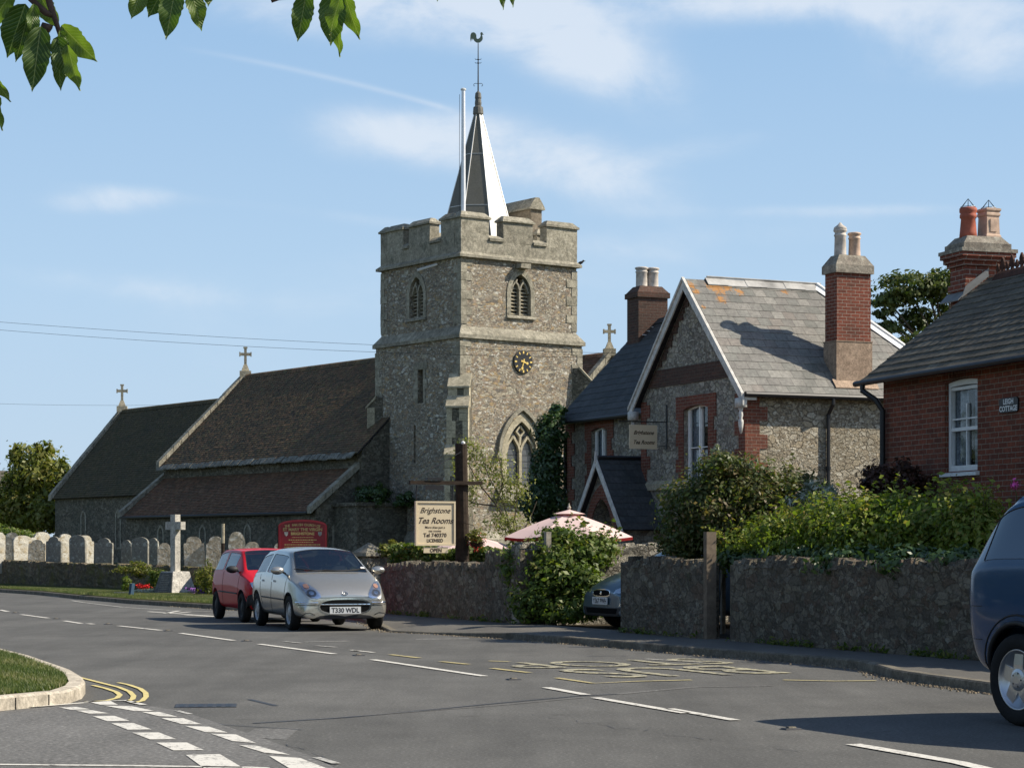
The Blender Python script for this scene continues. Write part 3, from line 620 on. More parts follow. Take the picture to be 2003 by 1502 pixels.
# ------------------------------------------------------------------ roofs laid in real courses
def courses(mb, o, ex, es, n, xl, xr, Sl, gauge, wid, th=.012, jit=.004, rj=0.0, gapf=.02):
    """slates from the eave (s=0) to s=Sl; xl/xr: functions of s; n: outward normal"""
    k = int(math.ceil(Sl/gauge))
    for i in range(k):
        s0 = i*gauge; s1 = min(s0+gauge*1.04, Sl)
        a, b = xl(s0), xr(s0); a2, b2 = xl(s1), xr(s1)
        x = a-(wid*.5 if i % 2 else 0)-random.random()*wid*.12
        while x < max(b, b2):
            x1 = x+wid*random.uniform(.94, 1.06)
            q0, q1 = max(x+wid*gapf/2, a), min(x1-wid*gapf/2, b)
            t0, t1 = max(x+wid*gapf/2, a2), min(x1-wid*gapf/2, b2)
            if q1-q0 > .01 or t1-t0 > .01:
                if q1 < q0: q0 = q1 = (t0 if t0 > b else min(max(q0, a), b))
                if t1 < t0: t0 = t1 = min(max(t0, a2), b2)
                lift = th+random.uniform(-jit, jit); ds = random.uniform(-rj, rj)
                B0 = o+ex*q0+es*(s0+ds)+n*lift; B1 = o+ex*q1+es*(s0+ds)+n*lift; T0 = o+ex*t0+es*s1+n*.001; T1 = o+ex*t1+es*s1+n*.001
                r = random.random(); mb.quad([B0, B1, T1, T0], r); mb.quad([B0-n*th*1.2, B1-n*th*1.2, B1, B0], r)
            x = x1
def roof_slope(name, parent, m, eL, eR, tL, tR, gauge, wid, th=.012, jit=.004, rj=.0, base='void', gapf=.02, out=None):
    """quad roof: eave left/right, top left/right"""
    eL, eR, tL, tR = [Vector(p) for p in (eL, eR, tL, tR)]
    ex = (eR-eL).normalized(); up_ = (tL-eL)-(tL-eL).dot(ex)*ex; Sl = up_.length
    if Sl < 1e-4: up_ = (tR-eL)-(tR-eL).dot(ex)*ex; Sl = up_.length
    es = up_.normalized(); n = ex.cross(es)
    if n.z < 0: n = -n
    l0, l1 = 0.0, (tL-eL).dot(ex); r0, r1 = (eR-eL).dot(ex), (tR-eL).dot(ex)
    mb = MB(); courses(mb, eL, ex, es, n, lambda s: l0+(l1-l0)*s/Sl, lambda s: r0+(r1-r0)*s/Sl, Sl, gauge, wid, th, jit, rj, gapf)
    o = mb.build(name, m, parent, flat_n=True)
    mb = MB(); off = n*-.03
    mb.prism([eL+off*.3, eR+off*.3, tR+off*.3, tL+off*.3], off); ob = mb.build('roof_deck', M['seam'], parent)
    return o
def cut(o, mb):
    c = mb.build('cutter', M['void'], None, uv=False); c.location = (0, 0, 0)
    if o.parent: c.location = -Vector(o['_o']); 
    tmp = o.parent; o.parent = None
    md = o.modifiers.new('b', 'BOOLEAN'); md.operation = 'DIFFERENCE'; md.object = c; md.solver = 'EXACT'
    dg = bpy.context.evaluated_depsgraph_get(); dg.update()
    me = bpy.data.meshes.new_from_object(o.evaluated_get(dg)); o.modifiers.clear(); old = o.data; o.data = me; me.name = old.name
    while me.uv_layers: me.uv_layers.remove(me.uv_layers[0])
    auto_uv(me); o.parent = tmp; bpy.data.objects.remove(c)
def arch(cx, z0, wd, zs, za, n=7):
    """pointed arch outline (x,z), from bottom right round to bottom left"""
    h = wd/2; H = za-zs; rr = (h*h+H*H)/(2*h) if H > h else None
    pts = [(cx+h, z0)]
    for i in range(n+1):
        t = i/n
        if rr:
            ang = math.asin(min(1, H/rr))*t; pts.append((cx+h-rr+rr*math.cos(ang), zs+rr*math.sin(ang)))
        else: pts.append((cx+h*math.cos(t*math.pi/2), zs+H*math.sin(t*math.pi/2)))
    left = [(2*cx-x, z) for x, z in pts[:-1]][::-1]
    return pts+left
def seg_arch(x0, x1, z0, z1, rise, n=6):
    pts = [(x0, z0), (x1, z0), (x1, z1)]
    for i in range(1, n): t = i/n; pts.append((x1+(x0-x1)*t, z1+rise*4*t*(1-t)))
    pts.append((x0, z1)); return pts
# ------------------------------------------------------------------ the church
TT = R(36.5); U = Vector((-math.sin(TT), math.cos(TT), 0)); Rr = Vector((math.cos(TT), math.sin(TT), 0))
T = Fr((-2.01, 85, 0), Rr)          # x along the sunlit face, y along the shaded face
church = thing('church', T.p(2.9, 2.9, 0), 'old stone village church with battlemented tower, lead spire and long tiled roofs', 'church')
G0 = .3
def P3(fr, pts, y): return [fr.p(x, y, z) for x, z in pts]
XF = Fr(T.o, Rr)
def ring(mb, plane, outer, inner, d0, d1):
    """frame between two outlines with the same count; plane(x,z,d) -> point"""
    n = len(outer)
    for a, b, dd in ((outer, inner, d0),):
        for i in range(n):
            j = (i+1) % n
            mb.quad([plane(*outer[i], d0), plane(*outer[j], d0), plane(*inner[j], d0), plane(*inner[i], d0)], .5)
            mb.quad([plane(*inner[i], d0), plane(*inner[j], d0), plane(*inner[j], d1), plane(*inner[i], d1)], .5)
            mb.quad([plane(*outer[j], d0), plane(*outer[i], d0), plane(*outer[i], d1), plane(*outer[j], d1)], .5)
def mull(mb, plane, pts, wd, d0, d1):
    """bar of width wd following pts (x,z) between depths"""
    n = len(pts); A, B = [], []
    for i, p in enumerate(pts):
        a = pts[max(i-1, 0)]; b = pts[min(i+1, n-1)]; tx, tz = b[0]-a[0], b[1]-a[1]; l = math.hypot(tx, tz); nx, nz = -tz/l*wd/2, tx/l*wd/2
        A.append((p[0]+nx, p[1]+nz)); B.append((p[0]-nx, p[1]-nz))
    mb.strip([plane(*p, d0) for p in A], [plane(*p, d0) for p in B], .5)
    mb.strip([plane(*p, d0) for p in A], [plane(*p, d1) for p in A], .5); mb.strip([plane(*p, d1) for p in B], [plane(*p, d0) for p in B], .5)
right = lambda x, z, d: T.p(x, d, z)          # sunlit face: d = depth into the wall
left = lambda y, z, d: T.p(d, y, z)           # shaded face
LO = .16
mb = MB(); mb.box(T, -LO, 5.8+LO, -LO, 5.8+LO, 0, 9.80, r=.5); low = mb.build('tower_lower_stage', M['tower'], church)
mb = MB(); mb.box(T, 0, 5.8, 0, 5.8, 9.9, 12.95, r=.5); upp = mb.build('tower_belfry_stage', M['tower'], church)
# openings are really cut
bw = arch(2.93, 10.72, 1.02, 11.65, 12.42)
c = MB(); c.prism([right(x, z, -.3) for x, z in bw], U*.85); cut(upp, c)
bl = arch(3.15, 10.72, .95, 11.65, 12.42)
c = MB(); c.prism([left(x, z, -.3) for x, z in bl], Rr*.85); cut(upp, c)
wc = T.hit(1, -LO, 1020, 900).x
lw = arch(wc, 3.9, 1.75, 5.15, 6.62, 9)
c = MB(); c.prism([right(x, z, -.4) for x, z in lw], U*.65); cut(low, c)
s1 = T.hit(0, -LO, 818, 724); s2 = T.hit(0, -LO, 828, 788); s3 = T.hit(0, -LO, 809, 832); s4 = T.hit(0, -LO, 813, 905)
for (ya, yb, za, zb) in [(s1.y, s2.y, s2.z, s1.z), (s3.y, s4.y, s4.z, s3.z)]:
    c = MB(); c.box(T, -.5, .3, min(ya, yb), max(ya, yb), za, zb); cut(low, c)
mb = MB()
for (ya, yb, za, zb) in [(s1.y, s2.y, s2.z, s1.z), (s3.y, s4.y, s4.z, s3.z)]: mb.box(T, .1, .28, min(ya, yb)+.001, max(ya, yb)-.001, za, zb)
mb.build('slit_window', M['void'], church)
mb = MB()   # dressed surround of the upper slit
ya, yb = min(s1.y, s2.y), max(s1.y, s2.y)
for k in range(7):
    z = s2.z+k*(s1.z-s2.z)/7
    for sgn, y0 in ((-1, ya), (1, yb)):
        wd = random.choice((.18, .32)); a, b = (y0-wd, y0-.01) if sgn < 0 else (y0+.01, y0+wd); mb.box(T, -LO-.025, -LO+.05, a, b, z, z+.19)
mb.box(T, -LO-.03, -LO+.05, ya-.3, yb+.3, s1.z+.01, s1.z+.3); mb.build('slit_surround', M['ashlar'], church)
def belfry(plane, cx):
    mb = MB(); ring(mb, plane, arch(cx, 10.60, 1.40, 11.60, 12.66), arch(cx, 10.74, 1.0, 11.65, 12.40), -.035, .25)
    win = mb.build('belfry_window', M['ashlar'], church)
    mb = MB(); mull(mb, plane, [(cx, 10.74), (cx, 11.72)], .09, .04, .22)
    for s in (-1, 1):
        mull(mb, plane, [(cx, 11.72), (cx+s*.07, 11.95), (cx+s*.2, 12.12)], .07, .04, .22); mull(mb, plane, [(cx+s*.44, 11.65), (cx+s*.33, 11.95), (cx+s*.12, 12.2)], .07, .05, .22)
    mb.build('tracery', M['ashlar'], win)
    mb = MB()
    for s in (-1, 1):
        for k in range(8):
            z = 10.8+k*.145; a, b = (cx-.46, cx-.05) if s < 0 else (cx+.05, cx+.46)
            mb.quad([plane(a, z, .14), plane(b, z, .14), plane(b, z+.12, .34), plane(a, z+.12, .34)]); mb.quad([plane(a, z, .14), plane(b, z, .14), plane(b, z-.02, .145), plane(a, z-.02, .145)])
    mb.build('louvres', M['buff'], win)
    mb = MB(); mb.quad([plane(cx-.6, 10.6, .45), plane(cx+.6, 10.6, .45), plane(cx+.6, 12.6, .45), plane(cx-.6, 12.6, .45)]); mb.build('dark_interior', M['void'], win)
    mb = MB(); mb.prism([plane(cx-.72, 10.60, .0), plane(cx-.72, 10.60, -.10), plane(cx-.72, 10.66, -.10), plane(cx-.72, 10.74, .0)], plane(cx+.72, 0, 0)-plane(cx-.72, 0, 0)); mb.build('sill', M['ashlar'], win)
belfry(right, 2.93); belfry(left, 3.15)
# great west window with hood mould
cx = wc; LOf = lambda x, z, d: T.p(x, d-LO, z)
mb = MB(); ring(mb, LOf, arch(cx, 3.75, 1.98, 5.1, 6.78, 9), arch(cx, 3.92, 1.5, 5.15, 6.45, 9), -.03, .22); ww = mb.build('west_window', M['buff'], church)
mb = MB(); ho = arch(cx, 4.95, 2.26, 5.15, 6.98, 10)[1:-1]; mull(mb, LOf, ho, .15, -.13, .0)
for s in (-1, 1): mb.box(Fr(T.p(cx+s*1.16, -LO, 5.1), Rr), -.13, .13, -.16, .02, -.14, .06)
mb.build('hood_mould', M['ashlar'], ww)
mb = MB(); mull(mb, LOf, [(cx, 3.92), (cx, 5.2)], .13, .06, .2)
for s in (-1, 1):
    mull(mb, LOf, [(cx, 5.2), (cx+s*.1, 5.5), (cx+s*.36, 5.86)], .10, .06, .2)
    mull(mb, LOf, [(cx+s*.70, 5.2), (cx+s*.6, 5.55), (cx+s*.36, 5.86)], .09, .06, .2); mull(mb, LOf, [(cx, 5.85), (cx+s*.2, 6.05), (cx, 6.28)], .08, .07, .2)
mull(mb, LOf, [(cx-.03, 5.5), (cx, 5.85)], .09, .06, .2)
mb.build('tracery', M['buff'], ww)
mb = MB(); mb.quad([LOf(cx-.8, 3.9, .2), LOf(cx+.8, 3.9, .2), LOf(cx+.8, 6.5, .2), LOf(cx-.8, 6.5, .2)]); mb.build('leaded_glass', M['leaded'], ww)
mb = MB()
for k in range(9): mb.box(Fr(T.p(cx, -LO, 0), Rr), -.72, .72, .185, .195, 4.1+k*.25, 4.115+k*.25)
mb.build('saddle_bars', M['black'], ww)
mb = MB(); mb.prism([LOf(cx-1.25, 3.25, .0), LOf(cx-1.25, 3.25, -.30), LOf(cx-1.25, 3.35, -.30), LOf(cx-1.25, 3.90, .05)], Rr*2.5); mb.build('sloping_sill', M['ashlar'], ww)
# string courses
def course(mb, z0, z1, o0, o1, zt):   # band round the tower: outer offsets at z0..z1, weathering up to zt
    c4 = [(0, 0), (5.8, 0), (5.8, 5.8), (0, 5.8)]
    def rg(o, z): return [T.p(x+(o if x > 1 else -o), y+(o if y > 1 else -o), z) for x, y in c4]
    segs = [rg(.0, z0), rg(o0, z0), rg(o0, z1), rg(o1, zt)]
    for a, b in zip(segs, segs[1:]):
        for i in range(4):
            j = (i+1) % 4; k = 9   # broken into stones
            for q in range(k):
                l = lambda P, Q, t: P.lerp(Q, t)
                jt = random.uniform(-.006, .006)
                mb.quad([l(a[i], a[j], q/k), l(a[i], a[j], (q+1)/k), l(b[i], b[j], (q+1)/k)+Vector((0, 0, jt)), l(b[i], b[j], q/k)+Vector((0, 0, jt))], random.random())
mb = MB(); course(mb, 9.66, 9.80, .27, .0, 10.16); mb.build('offset_string_course', M['ashlar'], church)
mb = MB(); course(mb, 12.88, 12.98, .17, .03, 13.10); mb.build('parapet_string_course', M['ashlar'], church)
# quoins
for (qx, qy) in ((0, 0), (5.8, 0), (0, 5.8)):
    for (z0, z1, o, h) in ((10.25, 12.8, 0, .34), (1.8, 9.55, LO, .36)):
        mb = MB(); z = z0; k = 0
        while z < z1-.15:
            a, b = (.55, .28) if k % 2 else (.28, .52); e = .018+random.uniform(0, .012); hh = min(h*random.uniform(.85, 1.15), z1-z)
            sx = 1 if qx == 0 else -1; sy = 1 if qy == 0 else -1; X0, Y0 = qx-sx*(o+e), qy-sy*(o+e)
            mb.box(T, *sorted((X0, X0+sx*a)), *sorted((Y0, Y0+sy*b)), z, z+hh-.012, jit=.006); z += hh; k += 1
        mb.build('quoins', M['ashlar'], church)
# parapet wall and battlements
mb = MB()
for (x0, x1, y0, y1) in ((0, 5.8, 0, .42), (0, 5.8, 5.38, 5.8), (0, .42, .425, 5.375), (5.38, 5.8, .425, 5.375)): mb.box(T, x0-.02, x1+.02, y0-.02, y1+.02, 13.09, 13.62, r=.5)
mb.build('parapet', M['ashlar'], church)
mb = MB(); mb.box(T, .45, 5.35, .45, 5.35, 12.9, 13.02); mb.build('tower_roof', M['lead'], church)
def mx(px, py): return T.hit(1, 0, px, py).x
def my(px, py): return T.hit(0, 0, px, py).y
mer_r = [(0, mx(955, 440)), (mx(985, 440), mx(1041, 440)), (mx(1070, 450), 5.8)]
mer_l = [(0.0, my(864, 440)), (my(841, 440), my(801, 440)), (my(789, 450), 5.8)]
def merlon(x0, x1, y0, y1, zt=14.45):
    mb = MB(); mb.box(T, x0-.02, x1+.02, y0-.02, y1+.02, 13.62, zt, jit=.012); m_ = mb.build('merlon', M['ashlar'], church)
    mb = MB(); mb.box(T, x0-.09, x1+.09, y0-.09, y1+.09, zt+.002, zt+.08, jit=.01); 
    lx, ly = x1-x0+.18, y1-y0+.18; mb.box(T, x0-.08, x1+.08, y0-.08, y1+.08, zt+.082, zt+.27, jit=.012, top=((lx-.36)/lx if lx > .8 else .35, (ly-.36)/ly if ly > .8 else .35)); mb.build('coping', M['ashlar'], m_)
# corner merlon is L shaped: two pieces
for i, (a, b) in enumerate(mer_r):
    merlon(a, b, 0, .42)
    merlon(5.8-b, 5.8-a, 5.38, 5.8)
for i, (a, b) in enumerate(mer_l):
    if i == 0: merlon(0, .42, .46, b)
    elif i == 2: merlon(0, .42, a, 5.34)
    else: merlon(0, .42, a, b)
    merlon(5.38, 5.8, max(5.8-b, .46), min(5.8-a, 5.34))
for (a, b) in ((mer_r[0][1], mer_r[1][0]), (mer_r[1][1], mer_r[2][0])):
    mb = MB(); mb.box(T, a+.02, b-.02, -.10, .50, 13.625, 13.72, jit=.012); mb.box(T, a+.02, b-.02, -.08, .48, 13.722, 13.86, jit=.01, top=(1, .3)); mb.build('crenel_coping', M['ashlar'], church)
for (a, b) in ((mer_l[0][1], mer_l[1][0]), (mer_l[1][1], mer_l[2][0])):
    mb = MB(); mb.box(T, -.10, .50, a+.02, b-.02, 13.625, 13.72, jit=.012); mb.box(T, -.08, .48, a+.02, b-.02, 13.722, 13.86, jit=.01, top=(.3, 1)); mb.build('crenel_coping', M['ashlar'], church)
mb = MB(); mb.box(T, mx(1018, 517)-.25, mx(1018, 517)+.25, -.38, -.0, 12.62, 12.80, jit=.02); mb.build('water_spout', M['ashlar'], church)
mb = MB(); g0 = T.hit(0, -.02, 843, 532); mb.tube([T.p(-.05, g0.y-.5, g0.z+.25), T.p(-.7, g0.y, g0.z)], .05, 6); mb.build('lead_spout', M['lead'], church)
# stair turret with gabled cap
mb = MB()
x0, x1, y0, y1 = 5.2, 5.8, 2.35, 4.5
mb.box(T, x0, x1, y0, y1, 13.0, 15.58, r=.5, jit=.01); tr = mb.build('stair_turret', plainstone('turret_stone', (.14, .115, .085), (.24, .20, .15), 2.5, .7, .03, [(4, .62, (.08, .08, .06), .6)]), church)
mb = MB(); e = .1; pr_ = [(x0-e, 15.55), (x1+e, 15.55), (x1+e, 15.62), (x1-.04, 15.84), ((x0+x1)/2+.10, 16.05), ((x0+x1)/2-.10, 16.05), (x0+.04, 15.84), (x0-e, 15.62)]
mb.prism([T.p(x, y0-e, z) for x, z in pr_], U*(y1-y0+2*e)); mb.build('turret_cap', M['ashlar'], tr)
# diagonal buttresses
def buttress(qx, qy, sx, sy, secs):
    o = T.p(qx, qy, 0); d = (Rr*sx+U*sy).normalized(); fr = Fr(o, Vector((d.y, -d.x, 0)))   # y axis = outward? fix below
    fr = LF(o, Vector((-d.y, d.x, 0)), d)
    mb = MB(); zb = 0
    for i, (zt, pj, wd) in enumerate(secs):
        nxt = secs[i+1][1] if i+1 < len(secs) else .0
        poly = [(-.3, zb), (pj, zb), (pj, zt), (nxt, zt+(pj-nxt)*1.15), (-.3, zt+(pj-nxt)*1.15)]
        mb.prism([fr.p(-wd/2, y, z) for y, z in poly], fr.ex*wd, .5); zb = zt
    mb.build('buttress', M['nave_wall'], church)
    mb = MB(); zb = .0
    for i, (zt, pj, wd) in enumerate(secs):   # dressed corner stones and sloping caps
        z = max(zb, .3)
        while z < zt-.12:
            h = min(random.uniform(.28, .42), zt-z); f = random.choice((.2, .34))
            mb.box(fr, -wd/2-.02, -wd/2+f, pj-.3, pj+.02, z, z+h-.012, jit=.005); mb.box(fr, wd/2-(.54-f), wd/2+.02, pj-.3, pj+.02, z, z+h-.012, jit=.005); z += h
        nxt = secs[i+1][1] if i+1 < len(secs) else .0
        mb.prism([fr.p(-wd/2-.05, y, z) for y, z in [(pj+.08, zt-.06), (pj+.08, zt+.02), (nxt, zt+(pj-nxt)*1.15+.08), (nxt, zt+(pj-nxt)*1.15-.04)]], fr.ex*(wd+.1)); zb = zt
    mb.build('buttress_dressings', M['buff'], church)
buttress(-.1, -.1, -1, -1, [(2.4, 1.35, .92), (5.0, 1.05, .86), (6.9, .75, .82), (7.7, .42, .8)])
buttress(-.1, 5.9, -1, 1, [(2.6, 1.5, .9), (5.2, 1.0, .85), (7.2, .35, .8)])
buttress(5.9, -.1, 1, -1, [(3.0, 1.2, .85), (6.6, .9, .8), (8.1, .55, .75)])
mb = MB(); course(mb, .2, 1.7, .34, .15, 2.05); mb.build('plinth', M['ashlar'], church)
# clock
ck = T.hit(1, -LO, 1022, 708)
cf = LF(T.p(ck.x, -LO-.02, ck.z), Rr, -U)
mb = MB(); mb.lathe(LF(cf.o, Rr, Vector((0, 0, 1)), -U), [(.47, -.02), (.47, .045), (.44, .05), (.0, .05)], 32); clk = mb.build('clock_face', M['black'], church)
mb = MB()
for k in range(12):
    a = R(30*k); r0, r1 = .33, .435; wd = .022 if k % 3 else .032
    c0 = Vector((math.sin(a), math.cos(a))); nn = Vector((c0.y, -c0.x))
    mb.quad([cf.p(c0.x*r0+nn.x*wd*s0, .056, c0.y*r0+nn.y*wd*s0) for s0 in (-1, 1)]+[cf.p(c0.x*r1+nn.x*wd*s0, .056, c0.y*r1+nn.y*wd*s0) for s0 in (1, -1)])
mb.build('hour_marks', M['goldp'], clk)
for (ang, ln_, wd, nm) in ((195, .36, .028, 'minute_hand'), (107, .25, .04, 'hour_hand')):
    mb = MB(); a = R(ang); c0 = Vector((math.sin(a), math.cos(a))); nn = Vector((c0.y, -c0.x))
    mb.quad([cf.p(c0.x*-.12+nn.x*wd*s0, .066, c0.y*-.12+nn.y*wd*s0) for s0 in (-1, 1)]+[cf.p(c0.x*ln_+nn.x*wd*.5*s0, .066, c0.y*ln_+nn.y*wd*.5*s0) for s0 in (1, -1)])
    mb.lathe(LF(cf.p(c0.x*ln_*.75, .062, c0.y*ln_*.75), Rr, Vector((0, 0, 1)), -U), [(.055, 0), (.055, .01)], 10); mb.build(nm, M['goldp'], clk)
mb = MB(); mb.lathe(LF(cf.p(0, .068, 0), Rr, Vector((0, 0, 1)), -U), [(.045, 0), (.045, .02)], 12); mb.build('hand_boss', M['goldp'], clk)
# spire
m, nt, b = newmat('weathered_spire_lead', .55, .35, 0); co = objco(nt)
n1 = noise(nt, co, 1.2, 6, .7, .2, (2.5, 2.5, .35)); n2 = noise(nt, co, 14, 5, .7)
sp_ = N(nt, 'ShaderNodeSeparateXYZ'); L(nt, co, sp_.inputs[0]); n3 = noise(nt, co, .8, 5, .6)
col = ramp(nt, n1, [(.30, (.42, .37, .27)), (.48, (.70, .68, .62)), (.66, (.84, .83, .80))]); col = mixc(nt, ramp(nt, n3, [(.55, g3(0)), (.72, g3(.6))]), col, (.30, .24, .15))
shade_grime = ramp(nt, val(nt, 'ADD', rndattr(nt), val(nt, 'MULTIPLY', val(nt, 'SUBTRACT', n1, .5), .9)), [(.42, g3(0)), (.65, g3(.95))])
col = mixc(nt, shade_grime, col, (.085, .08, .06))   # shade painted on the sides away from the sun, with streaky grime
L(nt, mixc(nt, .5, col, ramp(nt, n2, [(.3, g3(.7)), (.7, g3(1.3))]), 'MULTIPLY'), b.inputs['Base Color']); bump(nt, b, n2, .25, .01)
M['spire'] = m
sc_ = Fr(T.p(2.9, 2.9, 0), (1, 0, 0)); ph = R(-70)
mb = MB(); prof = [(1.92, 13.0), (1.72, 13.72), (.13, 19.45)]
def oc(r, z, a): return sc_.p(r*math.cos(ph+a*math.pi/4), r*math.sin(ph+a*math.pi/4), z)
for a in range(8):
    for (r0, z0), (r1, z1) in zip(prof, prof[1:]): mb.quad([oc(r0, z0, a), oc(r0, z0, a+1), oc(r1, z1, a+1), oc(r1, z1, a)], .1 if a in (0, 1, 2) else .9)  # sun-facing sides stay pale, the others take the painted shade
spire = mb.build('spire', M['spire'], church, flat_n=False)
mb = MB()
for a in range(8):
    mb.tube([oc(r+.005, z, a) for r, z in prof[1:]], .022, 6)
    for zz in (15.4, 17.6): 
        rr = 1.72+(.13-1.72)*(zz-13.72)/(19.45-13.72)+.006; mb.tube([oc(rr, zz, a), oc(rr, zz, a+1)], .014, 4)
mb.build('lead_rolls', M['lead'], spire)
cfr = Fr(T.p(2.9, 2.9, 19.3), (1, 0, 0))
mb = MB(); mb.lathe(cfr, [(.20, 0), (.22, .05), (.20, .32), (.13, .36), (.14, .5), (.12, .66), (.14, .7), (.12, .9), (.04, .98)], 12); mb.build('finial', paint('dark_lead', (.12, .115, .10), .6, .3, 0, .4), spire)
vane = thing('weathercock', cfr.p(0, 0, .98), 'green copper weathercock on an iron rod above the spire', 'weathervane')
mb = MB(); mb.tube([cfr.p(0, 0, .9), cfr.p(0, 0, 2.98)], [.032, .018], 6)
for z in (2.15, 2.3):
    mb.lathe(Fr(cfr.p(0, 0, z), (1, 0, 0)), [(.03, -.02), (.07, 0), (.03, .02)], 8)
    for s in (-1, 1): mb.tube([cfr.p(0, 0, z), cfr.p(s*.11, 0, z), cfr.p(s*.13, 0, z+.035)], .012, 5)
for s in (-1, 1): mb.tube([cfr.p(0, 0, 1.30), cfr.p(s*.13, 0, 1.31), cfr.p(s*.185, 0, 1.27), cfr.p(s*.18, 0, 1.2), cfr.p(s*.13, 0, 1.2)], .012, 5)
mb.build('rod', M['black'], vane)
ckp = [(.0, .0), (.07, .02), (.13, .07), (.17, .14), (.17, .22), (.15, .28), (.17, .31), (.22, .325), (.175, .345), (.17, .375), (.14, .40), (.10, .395), (.085, .35), (.10, .28), (.07, .20), (.01, .15), (-.05, .14), (-.07, .2), (-.07, .28), (-.11, .35), (-.17, .38),
       (-.25, .36), (-.29, .28), (-.30, .15), (-.28, .02), (-.255, .10), (-.235, .17), (-.22, .07), (-.205, .15), (-.18, .12), (-.14, .06), (-.07, .01)]
mb = MB(); ang = R(15); vf = Fr(cfr.p(0, 0, 2.99), (math.cos(ang), math.sin(ang), 0)); k = 1.12
mb.prism([vf.p(x*k, -.015, z*k) for x, z in ckp], vf.ey*.03); mb.build('cockerel', paint('verdigris_copper', (.03, .06, .05), .6, .4, .2, .3), vane)
mb = MB(); pf = T.p(.35, .35, 0); top = 19.55
pole = thing('flagpole', pf+Vector((0, 0, 13)), 'tall white bare flagpole standing on the church tower corner', 'flagpole')
mb.tube([pf+Vector((0, 0, 13)), pf+Vector((0, 0, top))], [.10, .075], 12); mb.build('mast', paint('flagpole_white', (.72, .72, .74), .35, .5, .1, .08), pole, smooth=False)
mb = MB(); mb.lathe(Fr(pf+Vector((0, 0, top)), (1, 0, 0)), [(.07, 0), (.11, .02), (.11, .07), (.06, .10)], 12); mb.build('cap', M['lead'], pole)
mb = MB(); mb.tube([pf+Vector((-.16, 0, 14.8)), pf+Vector((-.15, 0, 19.4))], .012, 4); mb.build('halyard', M['black'], pole)
# bird on the string course
bp = T.hit(1, -.2, 1133, 517); bb = T.p(5.95, -.08, 12.985)
bird = thing('bird', bb, 'small black bird perched on the ledge at the right corner of the tower', 'bird')
bm = bmesh.new()
def ell(bm, c, r, rot=None):
    mt = Matrix.Translation(c) @ (rot or Matrix.Identity(4)) @ Matrix.Diagonal((*r, 1)); bmesh.ops.create_icosphere(bm, subdivisions=2, radius=1, matrix=mt)
ell(bm, Vector((0, 0, .11)), (.13, .06, .065), Matrix.Rotation(R(-25), 4, 'Y')); ell(bm, Vector((.12, 0, .19)), (.05, .042, .045)); ell(bm, Vector((-.17, 0, .06)), (.10, .03, .015), Matrix.Rotation(R(-20), 4, 'Y')); ell(bm, Vector((.18, 0, .19)), (.035, .01, .01))
me = bpy.data.meshes.new('body'); bm.to_mesh(me); bm.free(); me.materials.append(M['black']); ob = bpy.data.objects.new('body', me); COL.objects.link(ob); ob.parent = bird
mb = MB(); 
for s in (-.02, .02): mb.tube([bb+Vector((0, s, 0)), bb+Vector((.01, s, .06))], .006, 4)
mb.build('legs', M['black'], bird)

# nave, aisle, chancel and the further nave
Nf = LF(T.p(2.9, 2.9, 0), U, -Rr)        # x = along the nave, away from the camera; y = q, towards the road side
def gabled(nm, s0, s1, q0, zr, qe, ze, tilem, gauge, wall=True, cope=True, endz=0.0, both=True, copes=(1,), overs=.25):
    pitch = (zr-ze)/qe
    A = Nf.p
    if wall:
        wq = qe-overs; wz = ze+overs*pitch-.12
        mb = MB(); pl = [(q0-wq, 0), (q0+wq, 0), (q0+wq, wz), (q0, zr-.14), (q0-wq, wz)]
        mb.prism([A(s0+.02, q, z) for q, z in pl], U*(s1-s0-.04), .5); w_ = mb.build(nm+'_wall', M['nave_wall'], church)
    roof_slope(nm+'_roof', church, tilem, A(s1, q0+qe, ze), A(s0, q0+qe, ze), A(s1, q0, zr), A(s0, q0, zr), gauge, .17, .022, .007, .006)
    if both: roof_slope(nm+'_roof', church, tilem, A(s0, q0-qe, ze), A(s1, q0-qe, ze), A(s0, q0, zr), A(s1, q0, zr), gauge*1.6, .34, .02, .006)
    mb = MB(); n = int((s1-s0)/.42)
    for i in range(n):
        a = s0+(s1-s0)*i/n; b = a+(s1-s0)/n-.02; mb.prism([A(a, q0-.17, zr-.13), A(a, q0-.10, zr+.03), A(a, q0, zr+.09), A(a, q0+.10, zr+.03), A(a, q0+.17, zr-.13)], U*(b-a))
    mb.build('ridge_tiles', tilem, church)
    for (end) in copes:
        s = s1 if end else s0
        mb = MB(); k = 12
        for sg in (-1, 1):
            for i in range(k):
                f0, f1 = i/k, (i+1)/k-.006
                qa, qb = q0+sg*qe*(1-f0)*1.02, q0+sg*qe*(1-f1)*1.02; za, zb = ze+(zr-ze)*f0, ze+(zr-ze)*f1; j = random.uniform(-.012, .012)
                s_a, s_b = (s-.22, s+.10) if end else (s-.10, s+.22)
                bot = [A(s_a, qa, za-.1), A(s_b, qa, za-.1), A(s_b, qb, zb-.1), A(s_a, qb, zb-.1)]; up2 = Vector((0, 0, .30+j)); mb.prism(bot, up2)
        mb.build('gable_coping', M['ashlar'], church)
